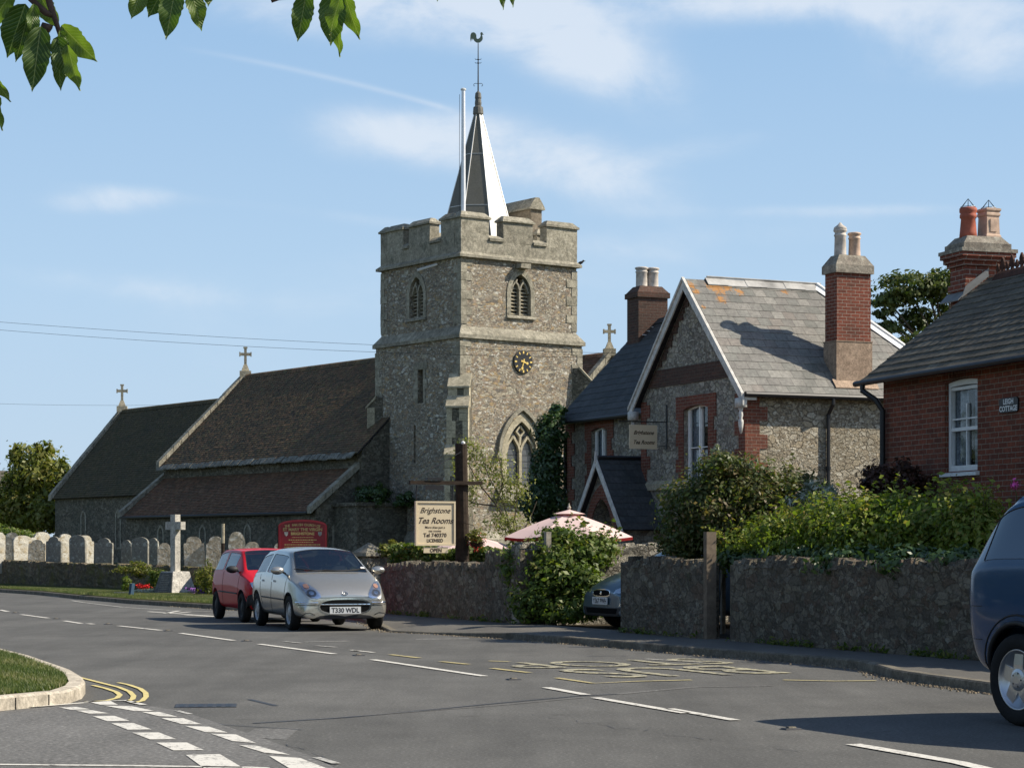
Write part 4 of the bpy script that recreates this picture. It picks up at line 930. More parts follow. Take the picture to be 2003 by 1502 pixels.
def cross(s, q, z, h=1.0, k=1.0):
    o = Nf.p(s, q, z); fr = Fr(o, (1, 0.12, 0)); mb = MB()
    mb.box(fr, -.28*k, .28*k, -.22*k, .22*k, -.15, .18*k); mb.box(fr, -.2*k, .2*k, -.16*k, .16*k, .18*k, .5*k, top=(.4, .5))
    mb.box(fr, -.065*k, .065*k, -.06*k, .06*k, .45*k, 1.32*k); mb.box(fr, -.27*k, -.066*k, -.06*k, .06*k, .93*k, 1.07*k); mb.box(fr, .066*k, .27*k, -.06*k, .06*k, .93*k, 1.07*k)
    for a, b in ((-.30*k, -.24*k), (.24*k, .30*k)): mb.box(fr, a, b, -.065*k, .065*k, .89*k, 1.11*k)
    mb.box(fr, -.10*k, .10*k, -.065*k, .065*k, 1.28*k, 1.36*k); mb.build('gable_cross', M['buff'], church)
gabled('nave', 2.0, 19.6, 0, 9.73, 4.64, 5.24, M['tile'], .15)
gabled('chancel', 19.3, 33, 0, 8.72, 4.09, 3.95, M['tile_dark'], .15)
gabled('south_nave', 2.6, 18, -9.2, 10.1, 4.4, 5.6, M['tile_red'], .17, copes=(0,), both=True)
cross(19.5, 0, 9.8); cross(32.9, 0, 8.8); cross(2.7, -9.2, 10.15, 1, .95)
# pale stone slates along the nave eave and the wall below it
mb = MB(); A = Nf.p
for i in range(46):
    a = 2.2+i*.378
    e_ = random.uniform(-.025, .025); mb.prism([A(a, 4.84, 5.03+e_), A(a, 4.84, 5.08+e_), A(a, 4.62, 5.30+e_), A(a, 4.60, 5.25+e_)], U*random.uniform(.30, .37))
mb.build('eaves_slates', plainstone('lichened_eave_slate', (.09, .09, .075), (.22, .21, .18), 5, .4, .01), church)
mb = MB(); mb.box(Fr(Nf.p(0, 0, 0), U), 2.6, 19.5, 4.3, 4.42, 4.4, 5.2, r=.5)
# aisle (lean-to)
a0, a1 = 2.4, 19.6; qa, qb, zt, zb = 4.42, 6.62, 4.66, 2.84
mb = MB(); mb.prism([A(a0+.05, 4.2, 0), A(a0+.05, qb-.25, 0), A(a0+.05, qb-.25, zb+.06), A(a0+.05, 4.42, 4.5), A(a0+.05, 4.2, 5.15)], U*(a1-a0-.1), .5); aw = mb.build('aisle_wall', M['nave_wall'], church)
roof_slope('aisle_roof', church, M['tile_red'], A(a1, qb, zb), A(a0, qb, zb), A(a1, qa, zt), A(a0, qa, zt), .12, .17, .022, .007, .006)
for s in (a0, a1):
    k = 7; mb = MB()
    for i in range(k):
        f0, f1 = i/k, (i+1)/k-.01; p = lambda f, ss: A(ss, qb+.1-(qb+.1-4.3)*f, zb-.08+(zt+.1-zb)*f)
        mb.prism([p(f0, s-.16), p(f0, s+.16), p(f1, s+.16), p(f1, s-.16)], Vector((0, 0, .28)))
    mb.build('aisle_coping', M['ashlar'], church)
mb = MB(); mb.tube([A(a0+.2, qb+.08, zb-.06), A(a1-.1, qb+.08, zb-.06)], .06, 6); mb.build('gutter', M['black'], church)
def lancet(s, q, z0, z1, w=.42):
    mb = MB(); pts = arch(s, z0, w, z1-.3, z1, 5); pl = lambda x, z, d: A(x, q-d+.0, z)
    ring(mb, pl, arch(s, z0-.08, w+.22, z1-.3, z1+.12, 5), pts, -.03, .2); o = mb.build('lancet_window', M['ashlar'], church)
    mb = MB(); mb.quad([pl(x, z, .012) for x, z in ((s-w/2, z0), (s+w/2, z0), (s+w/2, z1-.2), (s-w/2, z1-.2))]); mb.build('leaded_glass', M['void'], o)
for s in (4.2, 8, 12, 16): lancet(s, qb-.25+.004, 1.0, 2.3)
for s in (22, 25.5, 29.5): lancet(s, 3.84+.004, 1.4, 3.2)
# west end wall of the aisle: dark doorway-like lancet, drainpipe and a low boiler flue house
fw = lambda q, z, d: A(a0+.05-.0+d, q, z)
for px, y0_, y1_ in ((683, 1006, 1075),):
    pass
mb = MB(); ring(mb, fw, arch(5.2, .9, .75, 2.1, 2.5, 5), arch(5.2, 1.0, .42, 2.1, 2.38, 5), -.035, .1); o = mb.build('west_lancet', M['ashlar'], church)
mb = MB(); mb.quad([fw(5.2+s*.22, z, -.006) for s, z in ((-1, 1.0), (1, 1.0), (1, 2.2), (-1, 2.2))]); mb.build('leaded_glass', M['void'], o)
mb = MB(); mb.box(Fr(T.p(0, 0, 0), Rr), -2.6, -.2, 3.6, 6.2, 0, 3.05, r=.5); mb.box(Fr(T.p(0, 0, 0), Rr), -2.7, -.17, 3.5, 6.3, 3.052, 3.2); vb = mb.build('vestry', M['nave_wall'], church)
mb = MB(); mb.tube([T.p(-.3, 7.3, .3), T.p(-.3, 7.3, 4.6)], .05, 6); mb.build('downpipe', M['black'], church)

# ------------------------------------------------------------------ the tea rooms house
H = Fr((4.97, 46.0, 0), NU)       # x = a (into the plot), y = t (along the road, away)
tea = thing('stone_house', H.p(3, 5, 0), 'stone house with red brick dressings, steep slate gable and white bargeboards', 'house')
ZE, ZR, HW = 4.69, 7.42, 2.635; pit = (ZR-ZE)/HW
AW = .15   # gable wall plane
ovh = .22
mb = MB()
pl = [(ovh, 0), (5.27-ovh, 0), (5.27-ovh, ZE+ovh*pit-.10), (HW, ZR-.12), (ovh, ZE+ovh*pit-.10)]
mb.prism([H.p(AW, y, z) for y, z in pl], NU*3.0, .5); mb.box(H, AW+3.0, 5.85, ovh, 5.27-ovh, 0, ZE+ovh*pit-.10, r=.5); gw = mb.build('gable_wing_wall', M['flint'], tea)
gwl = lambda t, z, d: H.p(AW+d, t, z)
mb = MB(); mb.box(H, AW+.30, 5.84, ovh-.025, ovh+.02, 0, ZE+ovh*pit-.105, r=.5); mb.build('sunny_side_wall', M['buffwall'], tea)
wa = H.hit(0, AW, 1338, 800); wb = H.hit(0, AW, 1386, 800); t0, t1 = min(wa.y, wb.y), max(wa.y, wb.y); z1 = H.hit(0, AW, 1361, 792).z; z0 = z1-1.75
win1 = (t0, t1, z0, z1-.08)
c = MB(); c.prism([gwl(t, z, -.3) for t, z in seg_arch(t0, t1, z0, z1-.08, .08)], NU*.55); cut(gw, c)
# wing to the left
WA = .94+.25; y1w = 11.45
mb = MB(); wpit = pit; pl = [(WA, 0), (6.0, 0), (6.0, ZE+.2*wpit), (3.59, ZR-.12), (WA, ZE+.25*wpit-.10)]
mb.prism([H.p(a, 3.2, z) for a, z in pl], TAU*(y1w-3.2), .5); wgw = mb.build('main_wing_wall', M['flint'], tea)
wwl = lambda t, z, d: H.p(WA+d, t, z)
wa = H.hit(0, WA, 1157, 850); wb = H.hit(0, WA, 1188, 850); u0, u1 = min(wa.y, wb.y), max(wa.y, wb.y); v1 = H.hit(0, WA, 1172, 836).z; v0 = v1-1.75
c = MB(); c.prism([wwl(t, z, -.3) for t, z in seg_arch(u0, u1, v0, v1-.08, .08)], NU*.55); cut(wgw, c)
def casement(plane, t0, t1, z0, z1, parent):
    """white two-light window set back in its opening"""
    fr = .055; mb = MB(); d0, d1 = .10, .17
    ring(mb, plane, seg_arch(t0+.004, t1-.004, z0+.004, z1, .075), seg_arch(t0+fr, t1-fr, z0+fr, z1-.02, .06), d0, d1)
    cx = (t0+t1)/2; mull(mb, plane, [(cx, z0+.05), (cx, z1+.05)], .07, d0-.01, d1)
    for a, b in ((t0+fr, cx-.035), (cx+.035, t1-fr)):
        mull(mb, plane, [(a+.018, z0+.05), (a+.018, z1)], .035, d0+.012, d1); mull(mb, plane, [(b-.018, z0+.05), (b-.018, z1)], .035, d0+.012, d1)
        mull(mb, plane, [(a+.04, z0+(z1-z0)*.48), (b-.04, z0+(z1-z0)*.48)], .022, d0+.015, d1)
    o = mb.build('window', M['white'], parent)
    mb = MB(); mb.quad([plane(t, z, .15) for t, z in ((t0+.03, z0+.03), (t1-.03, z0+.03), (t1-.03, z1+.04), (t0+.03, z1+.04))]); mb.build('pane', M['pane'], o)
    mb = MB(); n = 16
    for (a, b) in ((t0+.04, t0+(t1-t0)*.30), (t1-(t1-t0)*.30, t1-.04), (t0+(t1-t0)*.3, t1-(t1-t0)*.3)):
        zz0 = z0 if b-a < (t1-t0)*.35 else z0; zt_ = z1+.03 if b-a < (t1-t0)*.35 else z0+(z1-z0)*.45
        A_ = [(a+(b-a)*i/n, .21+.012*math.sin(i*2.4)) for i in range(n+1)]
        mb.strip([plane(x, zz0+.03, d) for x, d in A_], [plane(x, zt_, d) for x, d in A_])
    mb.build('curtain', M['curtain'], o)
    mb = MB(); mb.quad([plane(t, z, .249) for t, z in ((t0+.003, z0+.003), (t1-.003, z0+.003), (t1-.003, z1+.05), (t0+.003, z1+.05))]); mb.build('dark_room', M['void'], o)
    mb = MB(); mb.prism([plane(t0-.06, z0-.07, -.06), plane(t0-.06, z0-.07, .10), plane(t0-.06, z0-.002, .10), plane(t0-.06, z0-.03, -.06)], plane(t1+.06, 0, 0)-plane(t0-.06, 0, 0)); mb.build('sill', M['oldwhite'], o)
    return o
casement(gwl, *win1, tea); casement(wwl, u0, u1, v0, v1-.08, tea)
def surround(plane, t0, t1, z0, z1, head=.30):
    mb = MB(); z = z0-.35; k = 0
    while z < z1:
        h = .30; zt = min(z+h, z1+.001)
        w1 = .24 if k % 2 else .36
        for a, b in ((t0-w1, t0-.002), (t1+.002, t1+w1)):
            p = [(a, z), (b, z), (b, zt), (a, zt)]; mb.prism([plane(x, zz, -.022) for x, zz in p], plane(0, 0, .05)-plane(0, 0, -.022), .5)
        z = zt; k += 1
    p = [(t1+.36, z1), (t1+.36, z1+head), (t0-.36, z1+head), (t0-.36, z1)]+[(t0+(t1-t0)*i/6, z1+.075*4*(i/6)*(1-i/6)) for i in range(7)]
    mb.prism([plane(x, zz, -.024) for x, zz in p], plane(0, 0, .05)-plane(0, 0, -.024), .5)
    return mb.build('brick_surround', M['quoin_brick'], tea)
surround(gwl, *win1); surround(wwl, u0, u1, v0, v1-.08, .24)
# red brick quoins at the gable corners, both faces, and the far corner of the wing
q1, q2, q3 = MB(), MB(), MB(); z = .2; k = 0
while z < 4.75:
    w1, w2 = (.24, .46) if k % 2 else (.42, .26)
    if k % 2 == 0 or z > 3.2: w1 += 0
    h = .30
    q1.box(H, AW-.02, AW+w2+.08, ovh-.04, ovh+w1, z, min(z+h, 4.78), r=.5); q2.box(H, AW-.02, AW+w2, 5.27-ovh-w1, 5.27-ovh+.02, z, min(z+h, 4.78), r=.5)
    q3.box(H, WA-.02, WA+.3, y1w-w1-.1, y1w+.02, z, min(z+h, 4.72), r=.5)
    z += h; k += 1
# taller brick panel at the lit side of the near corner
for q_ in (q1, q2, q3): q_.build('brick_quoins', M['quoin_brick'], tea)
# dark brick band across the gable
hb0, hb1 = 5.08, 5.48
hw0 = HW-(ZR-.14-hb0)/pit; 
mb = MB(); mb.prism([gwl(HW+s*((ZR-.2-z)/pit), z, -.03) for s, z in ((-1, hb0), (1, hb0), (1, hb1), (-1, hb1))], NU*.06, .5); mb.build('brick_band', M['brickdark'], tea)
mb = MB(); g = .17
for i in range(12):   # brick stepping up the left verge of the gable
    z = 5.55+i*.14; t = HW+(ZR-.2-z)/pit; mb.prism([gwl(t-(.30 if i % 2 else .22), z, -.025), gwl(t, z, -.025), gwl(t-.13, z+.135, -.025), gwl(t-(.30 if i % 2 else .22), z+.135, -.025)], NU*.05, .5)
mb.build('verge_bricks', M['brickdark'], tea)
# roofs
RX = 3.46; HX = 6.09
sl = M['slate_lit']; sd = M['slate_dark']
lich_sl = slatemat('lichened_ridge_slate', [(.15, .15, .135), (.21, .205, .185), (.18, .17, .15), (.25, .24, .215), (.20, .175, .155)], [(26, .70, (.30, .29, .24), .5)])
# orange lichen patches near the ridge, on the lit slope
def patches(m, pts):
    nt = m.node_tree; b = nt.nodes['Principled BSDF']; co = objco(nt); lk = b.inputs['Base Color'].links[0].from_socket
    nz = noise(nt, co, 16, 6, .75); tot = None
    for (c_, r_) in pts:
        d = N(nt, 'ShaderNodeVectorMath', operation='DISTANCE'); L(nt, co, d.inputs[0]); d.inputs[1].default_value = c_; r_ = r_*.8
        f = val(nt, 'SUBTRACT', 1.0, val(nt, 'DIVIDE', d.outputs['Value'], r_)); f = val(nt, 'MAXIMUM', f, 0.0); tot = f if tot is None else val(nt, 'MAXIMUM', tot, f)
    f = ramp(nt, val(nt, 'ADD', tot, val(nt, 'MULTIPLY', val(nt, 'SUBTRACT', nz, .5), 3.2)), [(.38, g3(0)), (.62, g3(.9))])
    L(nt, mixc(nt, val(nt, 'MULTIPLY', f, ramp(nt, tot, [(0.02, g3(0)), (.06, g3(1))])), lk, (.36, .16, .03)), b.inputs['Base Color'])
n_sl = Vector((0, 0, 0))
def onroof(px, py):   # point on the lit slope for an image position
    n = (Vector((0, 0, 1))-TAU*pit*1.0); nn = Vector((0, 0, 1))+(-TAU)*pit; nn.normalize(); p0_ = H.p(0, 0, ZE)
    d = Vector(((px-CX)/F, 1, (HY-py)/F)); c0 = Vector((0, 0, EYE)); t = (p0_-c0).dot(nn)/d.dot(nn); return c0+d*t
patches(sl, [(tuple(onroof(x, y)-H.p(3, 5, 0)), r_) for x, y, r_ in [(1350, 559, .26), (1362, 571, .2), (1404, 565, .42), (1392, 562, .3), (1410, 586, .26), (1446, 571, .22), (1376, 601, .10), (1535, 571, .16), (1422, 563, .25)]])
RO = .0
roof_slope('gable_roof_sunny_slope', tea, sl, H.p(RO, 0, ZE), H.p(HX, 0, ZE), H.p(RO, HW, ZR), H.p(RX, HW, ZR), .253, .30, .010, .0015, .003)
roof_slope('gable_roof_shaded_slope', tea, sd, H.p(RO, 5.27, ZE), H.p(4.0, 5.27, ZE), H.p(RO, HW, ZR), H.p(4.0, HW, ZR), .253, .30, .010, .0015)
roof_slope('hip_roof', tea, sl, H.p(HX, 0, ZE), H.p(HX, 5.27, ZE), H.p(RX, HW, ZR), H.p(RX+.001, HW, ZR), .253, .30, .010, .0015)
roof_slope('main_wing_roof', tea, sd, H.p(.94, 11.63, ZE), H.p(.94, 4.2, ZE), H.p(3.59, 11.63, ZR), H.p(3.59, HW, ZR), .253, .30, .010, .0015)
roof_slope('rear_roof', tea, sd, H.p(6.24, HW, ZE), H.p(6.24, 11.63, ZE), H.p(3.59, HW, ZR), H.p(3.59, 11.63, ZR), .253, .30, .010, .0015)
mb = MB(); n = 7
for i in range(n):
    a = .0+i*(RX+.1)/n; b = a+(RX+.1)/n+.012; lf = .012 if i % 2 else 0; ee = 0 if i else -.05
    for s in (-1, 1): mb.prism([H.p(a, HW, ZR+.045+lf+ee), H.p(a, HW+s*.16, ZR+.045-.16*pit+lf+ee), H.p(a, HW+s*.16, ZR+.03-.16*pit+lf+ee), H.p(a, HW, ZR+.03+lf+ee)], NU*(b-a))
mb.tube([H.p(.55, HW, ZR+.075), H.p(RX+.1, HW, ZR+.06)], .022, 6); mb.build('lead_ridge', M['ridgelead'], tea)
mb = MB(); mb.tube([H.p(RX, HW, ZR+.05), H.p(HX, 0.03, ZE+.05)], .05, 6)
P0, P1 = H.p(RX, HW, ZR), H.p(HX, 0, ZE); mb.prism([P0+Vector((0, 0, .035)), P1+Vector((0, 0, .035)), P1+TAU*0+NU*-.25+Vector((0, 0, .03)), P0+NU*-.12+TAU*-.13+Vector((0, 0, -.10))], Vector((0, 0, .012))); mb.build('lead_hip', M['white'], tea)
mb = MB()
for i in range(12): a = 4.3+i*.6; mb.prism([H.p(3.59-.15, a, ZR-.10), H.p(3.59, a, ZR+.06), H.p(3.59+.15, a, ZR-.10)], TAU*.59)
mb.build('ridge_tiles', sd, tea)
# bargeboards with turned drops
mb = MB()
for s in (-1, 1):
    e0, e1 = H.p(-.03, HW+s*(HW+.06), ZE-.02), H.p(-.03, HW, ZR+.04)
    if s < 0: e0 = H.p(-.03, -.06, ZE-.02)
    down = Vector((0, 0, -.26)); mb.prism([e0, e1, e1+down*1.1, e0+down], NU*-.035)
    d2 = Vector((0, 0, -.07)); mb.prism([e0+NU*-.038, e1+NU*-.038, e1+NU*-.038+d2, e0+NU*-.038+d2], NU*-.03)
    if s < 0: mb.prism([H.p(0, -.02, ZE-.03), H.p(0, -.02, ZE-.16), H.p(.3, -.02, ZE-.16), H.p(.3, -.02, ZE-.03)], TAU*.25)
bg_ = mb.build('bargeboard', M['oldwhite'], tea)
for y in (.10, 5.18):
    q = Fr(H.p(-.02, y, ZE-.02), (1, 0, 0)); mb = MB(); mb.box(Fr(q.o, NU), -.09, .09, -.11, .11, -.30, -.10); mb.lathe(q, [(.055, -.30), (.055, -.34), (.03, -.37), (.045, -.40), (.05, -.47), (.03, -.54), (.055, -.57), (.06, -.63), (.045, -.74), (.02, -.86)], 10); mb.build('turned_drop', M['oldwhite'], tea, smooth=True)
# soffit and gutters
mb = MB(); mb.tube([H.p(.0, -.06, ZE-.04), H.p(HX, -.06, ZE-.04)], .06, 8)
mb.tube([H.p(.90, 5.0, ZE-.05), H.p(.90, 11.6, ZE-.05)], .055, 8); mb.build('gutter', M['black'], tea)
mb = MB(); mb.prism([H.p(.03, .0, ZE-.02), H.p(HX, .0, ZE-.02), H.p(HX, .24, ZE+.18), H.p(.03, .24, ZE+.18)], Vector((0, 0, -.02))); mb.build('soffit', M['timber_dark'], tea)
dp = H.hit(1, ovh-.07, 1620, 850).x
mb = MB(); mb.tube([H.p(dp, -.06, ZE-.08), H.p(dp, -.06, ZE-.2), H.p(dp, ovh-.08, ZE-.42), H.p(dp, ovh-.08, .2)], .042, 8)
dq = H.p(.90, 11.4, ZE-.08); mb.tube([dq, H.p(.90, 11.4, ZE-.2), H.p(WA-.06, 11.4, ZE-.4), H.p(WA-.06, 11.4, .2)], .045, 8)
for z in (1.4, 3.1): mb.lathe(Fr(H.p(dp, ovh-.08, z), (1, 0, 0)), [(.06, -.04), (.06, .04)], 10)
mb.build('downpipe', M['black'], tea)
mb = MB(); mb.box(H, 4.2, 4.75, ovh-.30, ovh+.02, 0, 3.2, r=.5); mb.build('pier', M['flint'], tea) if False else None
# stone string course below the upper window
zs = H.hit(0, AW, 1300, 948).z; mb = MB(); mb.prism([gwl(.3, zs-.12, 0), gwl(.3, zs-.12, -.07), gwl(.3, zs+.03, -.07), gwl(.3, zs+.10, 0)], TAU*(4.5)); mb.build('string_course', M['buff'], tea)
# chimneys
def pot(mb, o, h, r0, r1, seg=16, caps=True):
    mb.lathe(Fr(o, (1, 0, 0)), [(r0, 0), (r0*.97, h*.1), (r1, h*.72), (r1*1.12, h*.75), (r1*1.12, h*.79), (r1*.98, h*.81), (r1, h*.88), (r1*1.22, h*.92), (r1*1.22, h*.97), (r1*1.0, h), (r1*.8, h), (r1*.78, h*.6)], seg)
M['pot_buff'] = paint('buff_chimney_pot', (.50, .36, .27), .75, .2, 0, .3, 7, .1)
M['pot_red'] = paint('red_chimney_pot', (.36, .10, .06), .7, .25, 0, .25, 6, .1)
M['pot_pale'] = paint('pale_chimney_pot', (.48, .43, .38), .8, .2, 0, .35, 6, .1)
M['render'] = plainstone('cement_render', (.24, .17, .12), (.34, .25, .18), 3, .3, .01, [(4, .62, (.18, .16, .13), .5)])
M['cope'] = plainstone('lichened_cement_cap', (.16, .135, .11), (.30, .27, .22), 4, .7, .02, [(6, .60, (.38, .37, .31), .8), (10, .66, (.36, .20, .05), .6)])
ch = MB(); cx0, cx1, cy0, cy1 = 2.52, 3.40, .30, .78
zr_ = lambda y: ZE+y*pit
ch.box(H, cx0, cx1, cy0, cy1, zr_(cy0)-.5, 7.42, r=.5); chim = ch.build('chimney', M['brick'], tea)
mb = MB(); mb.box(H, cx0-.025, cx1+.025, cy0-.025, cy1+.025, zr_(cy0)-.5, 5.90, r=.5); mb.box(H, cx0-.035, cx1+.035, cy0-.035, cy1+.035, 5.902, 5.93); mb.build('rendered_base', M['render'], chim)
mb = MB(); mb.box(H, cx0-.055, cx1+.055, cy0-.055, cy1+.055, 7.422, 7.60); mb.box(H, cx0-.05, cx1+.05, cy0-.05, cy1+.05, 7.602, 7.83, top=(.68, .6)); mb.build('cap', M['cope'], chim)
mb = MB(); pot(mb, H.p(2.76, .54, 7.8), .62, .14, .125); mb.lathe(Fr(H.p(2.76, .54, 8.40), (1, 0, 0)), [(.15, 0), (.14, .05), (.05, .12), (.02, .16)], 14); mb.build('chimney_pot', M['pot_pale'], chim, smooth=True)
mb = MB(); pot(mb, H.p(3.13, .54, 7.8), .56, .14, .125); mb.build('chimney_pot', M['pot_buff'], chim, smooth=True)
mb = MB(); hk_ = H.p(cx1+.02, cy0+.3, 7.32); mb.tube([hk_, hk_+NU*.2], .015, 5); mb.tube([hk_+NU*-.05+Vector((0, 0, .5)), hk_+NU*.10+Vector((0, 0, .3)), hk_+NU*.13+Vector((0, 0, -.1)), hk_+NU*.2+Vector((0, 0, -.35))], .010, 5); mb.build('aerial_bracket', M['black'], chim)
mb = MB(); mb.prism([H.p(cx0-.12, cy0-.16, zr_(cy0-.16)+.03), H.p(cx1+.12, cy0-.16, zr_(cy0-.16)+.03), H.p(cx1+.12, cy0, zr_(cy0)+.05), H.p(cx0-.12, cy0, zr_(cy0)+.05)], Vector((0, 0, .02))); mb.build('flashing', M['render'], chim)
# left chimney, on the far end of the main ridge
tc1 = 11.45; ca = H.hit(1, 10.75, 1249, 600).x; cb = H.hit(1, 10.75, 1306, 600).x
ch = MB(); ch.box(H, ca, cb, 10.75, 11.42, 6.3, 8.02, r=.5); ch2 = ch.build('chimney', M['brickdark'], tea)
mb = MB(); mb.box(H, ca-.05, cb+.05, 10.70, 11.47, 8.022, 8.16, r=.5); mb.box(H, ca-.03, cb+.03, 10.72, 11.45, 8.162, 8.34, top=(.7, .6)); mb.build('cap', M['brickdark'], ch2)
for k, x in enumerate((ca+(cb-ca)*.30, ca+(cb-ca)*.68)): mb = MB(); pot(mb, H.p(x, 11.08, 8.3), .56, .16, .15); mb.build('chimney_pot', M['pot_pale'], ch2, smooth=True)
mb = MB()
for i in range(6): z = 7.42+.0+(i)*.10; mb.box(H, ca+.1+i*.14, cb+.1, 10.68, 10.74, 7.0+i*.11, 7.02+i*.11)
mb.build('stepped_flashing', M['lead'], ch2)
# porch
pa = H.hit(1, 5.25, 1169, 897); PO = H.p(pa.x, 5.25, 0)
Pz1, Pz0, Ph = pa.z, 1.78, 1.35
pf_ = lambda y, z, d: H.p(pa.x+d, 5.25+y, z)
ppit = (Pz1-Pz0)/Ph
mb = MB(); mb.prism([pf_(y, z, .12) for y, z in ((-1.1, 0), (1.1, 0), (1.1, Pz0+.25*ppit-.1), (0, Pz1-.12), (-1.1, Pz0+.25*ppit-.1))], NU*2.2, .5); pw_ = mb.build('porch_wall', M['flint'], tea)
c = MB(); c.prism([pf_(y, z, -.4) for y, z in arch(0, .1, 1.1, 1.75, 2.5, 6)], NU*1.6); cut(pw_, c)
mb = MB(); ring(mb, lambda y, z, d: pf_(y, z, .12+d), arch(0, .1, 1.62, 1.75, 2.85, 6), arch(0, .1, 1.12, 1.75, 2.52, 6), -.03, .1); mb.build('brick_arch', M['quoin_brick'], tea)
mb = MB(); mb.prism([pf_(s*(Pz1-.3-z)/ppit, z, .09) for s, z in ((-1, 2.35), (1, 2.35), (1, 2.6), (-1, 2.6))], NU*.025, .5); mb.build('brick_band', M['brickdark'], tea) if False else None
PL = H.hit(1, 5.25, 1262, 900).x+.5
roof_slope('porch_roof', tea, sd, pf_(-Ph, Pz0, 0), pf_(-Ph, Pz0, PL-pa.x), pf_(0, Pz1, 0), pf_(0, Pz1, PL-pa.x), .2, .28, .010, .002)
roof_slope('porch_roof', tea, sd, pf_(Ph, Pz0, 0), pf_(Ph, Pz0, PL-pa.x), pf_(0, Pz1, 0), pf_(0, Pz1, PL-pa.x), .2, .28, .010, .002)
mb = MB()
for s in (-1, 1):
    mb.prism([pf_(s*(Ph+.04), Pz0-.03, -.03), pf_(0, Pz1+.04, -.03), pf_(0, Pz1-.18, -.03), pf_(s*(Ph+.04), Pz0-.22, -.03)], NU*-.03)
mb.box(Fr(pf_(0, Pz1, -.05), NU), -.03, .03, -.03, .03, -.1, .18, top=(.6, .6)); mb.build('porch_bargeboard', M['oldwhite'], tea)
mb = MB(); mb.tube([pf_(0, Pz1+.03, 0), pf_(0, Pz1+.03, PL-pa.x)], .05, 6); mb.build('porch_ridge', M['black'], tea)

# ------------------------------------------------------------------ the red brick cottage on the right
TL = R(18); BL = Vector((math.cos(TL), math.sin(TL), 0))
class UF(Fr):     # a frame whose unit is .92 m, with its floor .108 m up
    def p(s, x, y, z): return s.o+(s.ex*x+s.ey*y)*.92+s.ez*(z*.92+.108)
    def loc(s, P):
        q = P-s.o; return Vector((q.dot(s.ex)/.92, q.dot(s.ey)/.92, (q.dot(s.ez)-.108)/.92))
    def hit(s, axis, value, px, py):
        d = Vector(((px-CX)/F, 1, (HY-py)/F)); c = Vector((0, 0, EYE)); e = (s.ex, s.ey, s.ez)[axis]
        t = (value*.92-(c-s.o).dot(e))/d.dot(e); return s.loc(c+d*t)
Lf = UF((5.354, 33.12, 0), BL)

cot = thing('brick_cottage', Lf.p(2.5, -4, 0), 'red brick cottage with slate roof and white sash window at the right edge', 'house')
lz0, lz1, lh = 4.13, 5.98, 2.47; lp = (lz1-lz0)/lh
LWx = .27
mb = MB(); pl = [(LWx, 0), (2*lh-.2, 0), (2*lh-.2, lz0+.1), (lh, lz1-.08), (LWx, lz0+LWx*lp-.08)]
mb.prism([Lf.p(a, -.35, z) for a, z in pl], Lf.ey*-11, .5); cw = mb.build('wall', M['brick2'], cot)
cwl = lambda t, z, d: Lf.p(LWx+d, t, z)
a = Lf.hit(0, LWx, 1848, 830); b = Lf.hit(0, LWx, 1912, 830); t0, t1 = min(a.y, b.y), max(a.y, b.y); z1 = Lf.hit(0, LWx, 1878, 738).z; z0 = Lf.hit(0, LWx, 1880, 921).z
c = MB(); c.prism([cwl(t, z, -.3) for t, z in seg_arch(t0, t1, z0, z1-.06, .04)], BL*.5); cut(cw, c)
mb = MB(); ring(mb, cwl, seg_arch(t0+.004, t1-.004, z0+.004, z1-.062, .038), seg_arch(t0+.07, t1-.07, z0+.09, z1-.13, .02), .07, .16); 
zm = Lf.hit(0, LWx, 1880, 838).z; cxm = (t0+t1)/2
mull(mb, cwl, [(t0+.06, zm), (t1-.06, zm)], .055, .085, .16); mull(mb, cwl, [(cxm, z0+.08), (cxm, zm)], .03, .10, .16); mull(mb, cwl, [(cxm, zm), (cxm, z1-.4)], .03, .10, .16)
zt2 = Lf.hit(0, LWx, 1880, 758).z; mull(mb, cwl, [(t0+.06, zt2), (t1-.06, zt2)], .05, .085, .16); mull(mb, cwl, [(t0+.06, zm+.16), (t1-.06, zm+.16)], .025, .10, .16)
wn = mb.build('window', M['white'], cot)
mb = MB(); mb.quad([cwl(t, z, .14) for t, z in ((t0+.05, z0+.05), (t1-.05, z0+.05), (t1-.05, z1-.05), (t0+.05, z1-.05))]); mb.build('pane', M['pane'], wn)
mb = MB(); n = 44; A_ = [(t0+.02+(t1-t0-.04)*i/n, .19+.018*math.sin(i*1.9)) for i in range(n+1)]
mb.strip([cwl(x, z0, d) for x, d in A_[:17]], [cwl(x, z1-.05, d) for x, d in A_[:17]]); mb.strip([cwl(x, z0, d) for x, d in A_[27:]], [cwl(x, z1-.05, d) for x, d in A_[27:]])
mb.strip([cwl(x, zt2+.01, d-.02) for x, d in A_], [cwl(x, z1-.05, d-.02) for x, d in A_]); mb.build('curtain', M['curtain'], wn)
mb = MB(); mb.quad([cwl(t, z, .235) for t, z in ((t0+.003, z0+.003), (t1-.003, z0+.003), (t1-.003, z1-.04), (t0+.003, z1-.04))]); mb.build('dark_room', M['void'], wn)
mb = MB(); mb.prism([cwl(t0-.06, z0-.08, -.07), cwl(t0-.06, z0-.08, .08), cwl(t0-.06, z0-.002, .08), cwl(t0-.06, z0-.03, -.07)], Lf.ey*.92*(t1-t0+.12)); mb.build('sill', M['white'], wn)
mb = MB()   # soldier arch and closers round the window
for i in range(13):
    a = t0-.08+(t1-t0+.16)*i/13; mb.prism([cwl(a, z1-.05+.03*math.sin(math.pi*(i+.5)/13), -.01), cwl(a+.068, z1-.05+.03*math.sin(math.pi*(i+.5)/13), -.01), cwl(a+.068, z1+.17, -.01), cwl(a, z1+.17, -.01)], BL*.03)
mb.build('brick_arch', M['brick2'], wn)
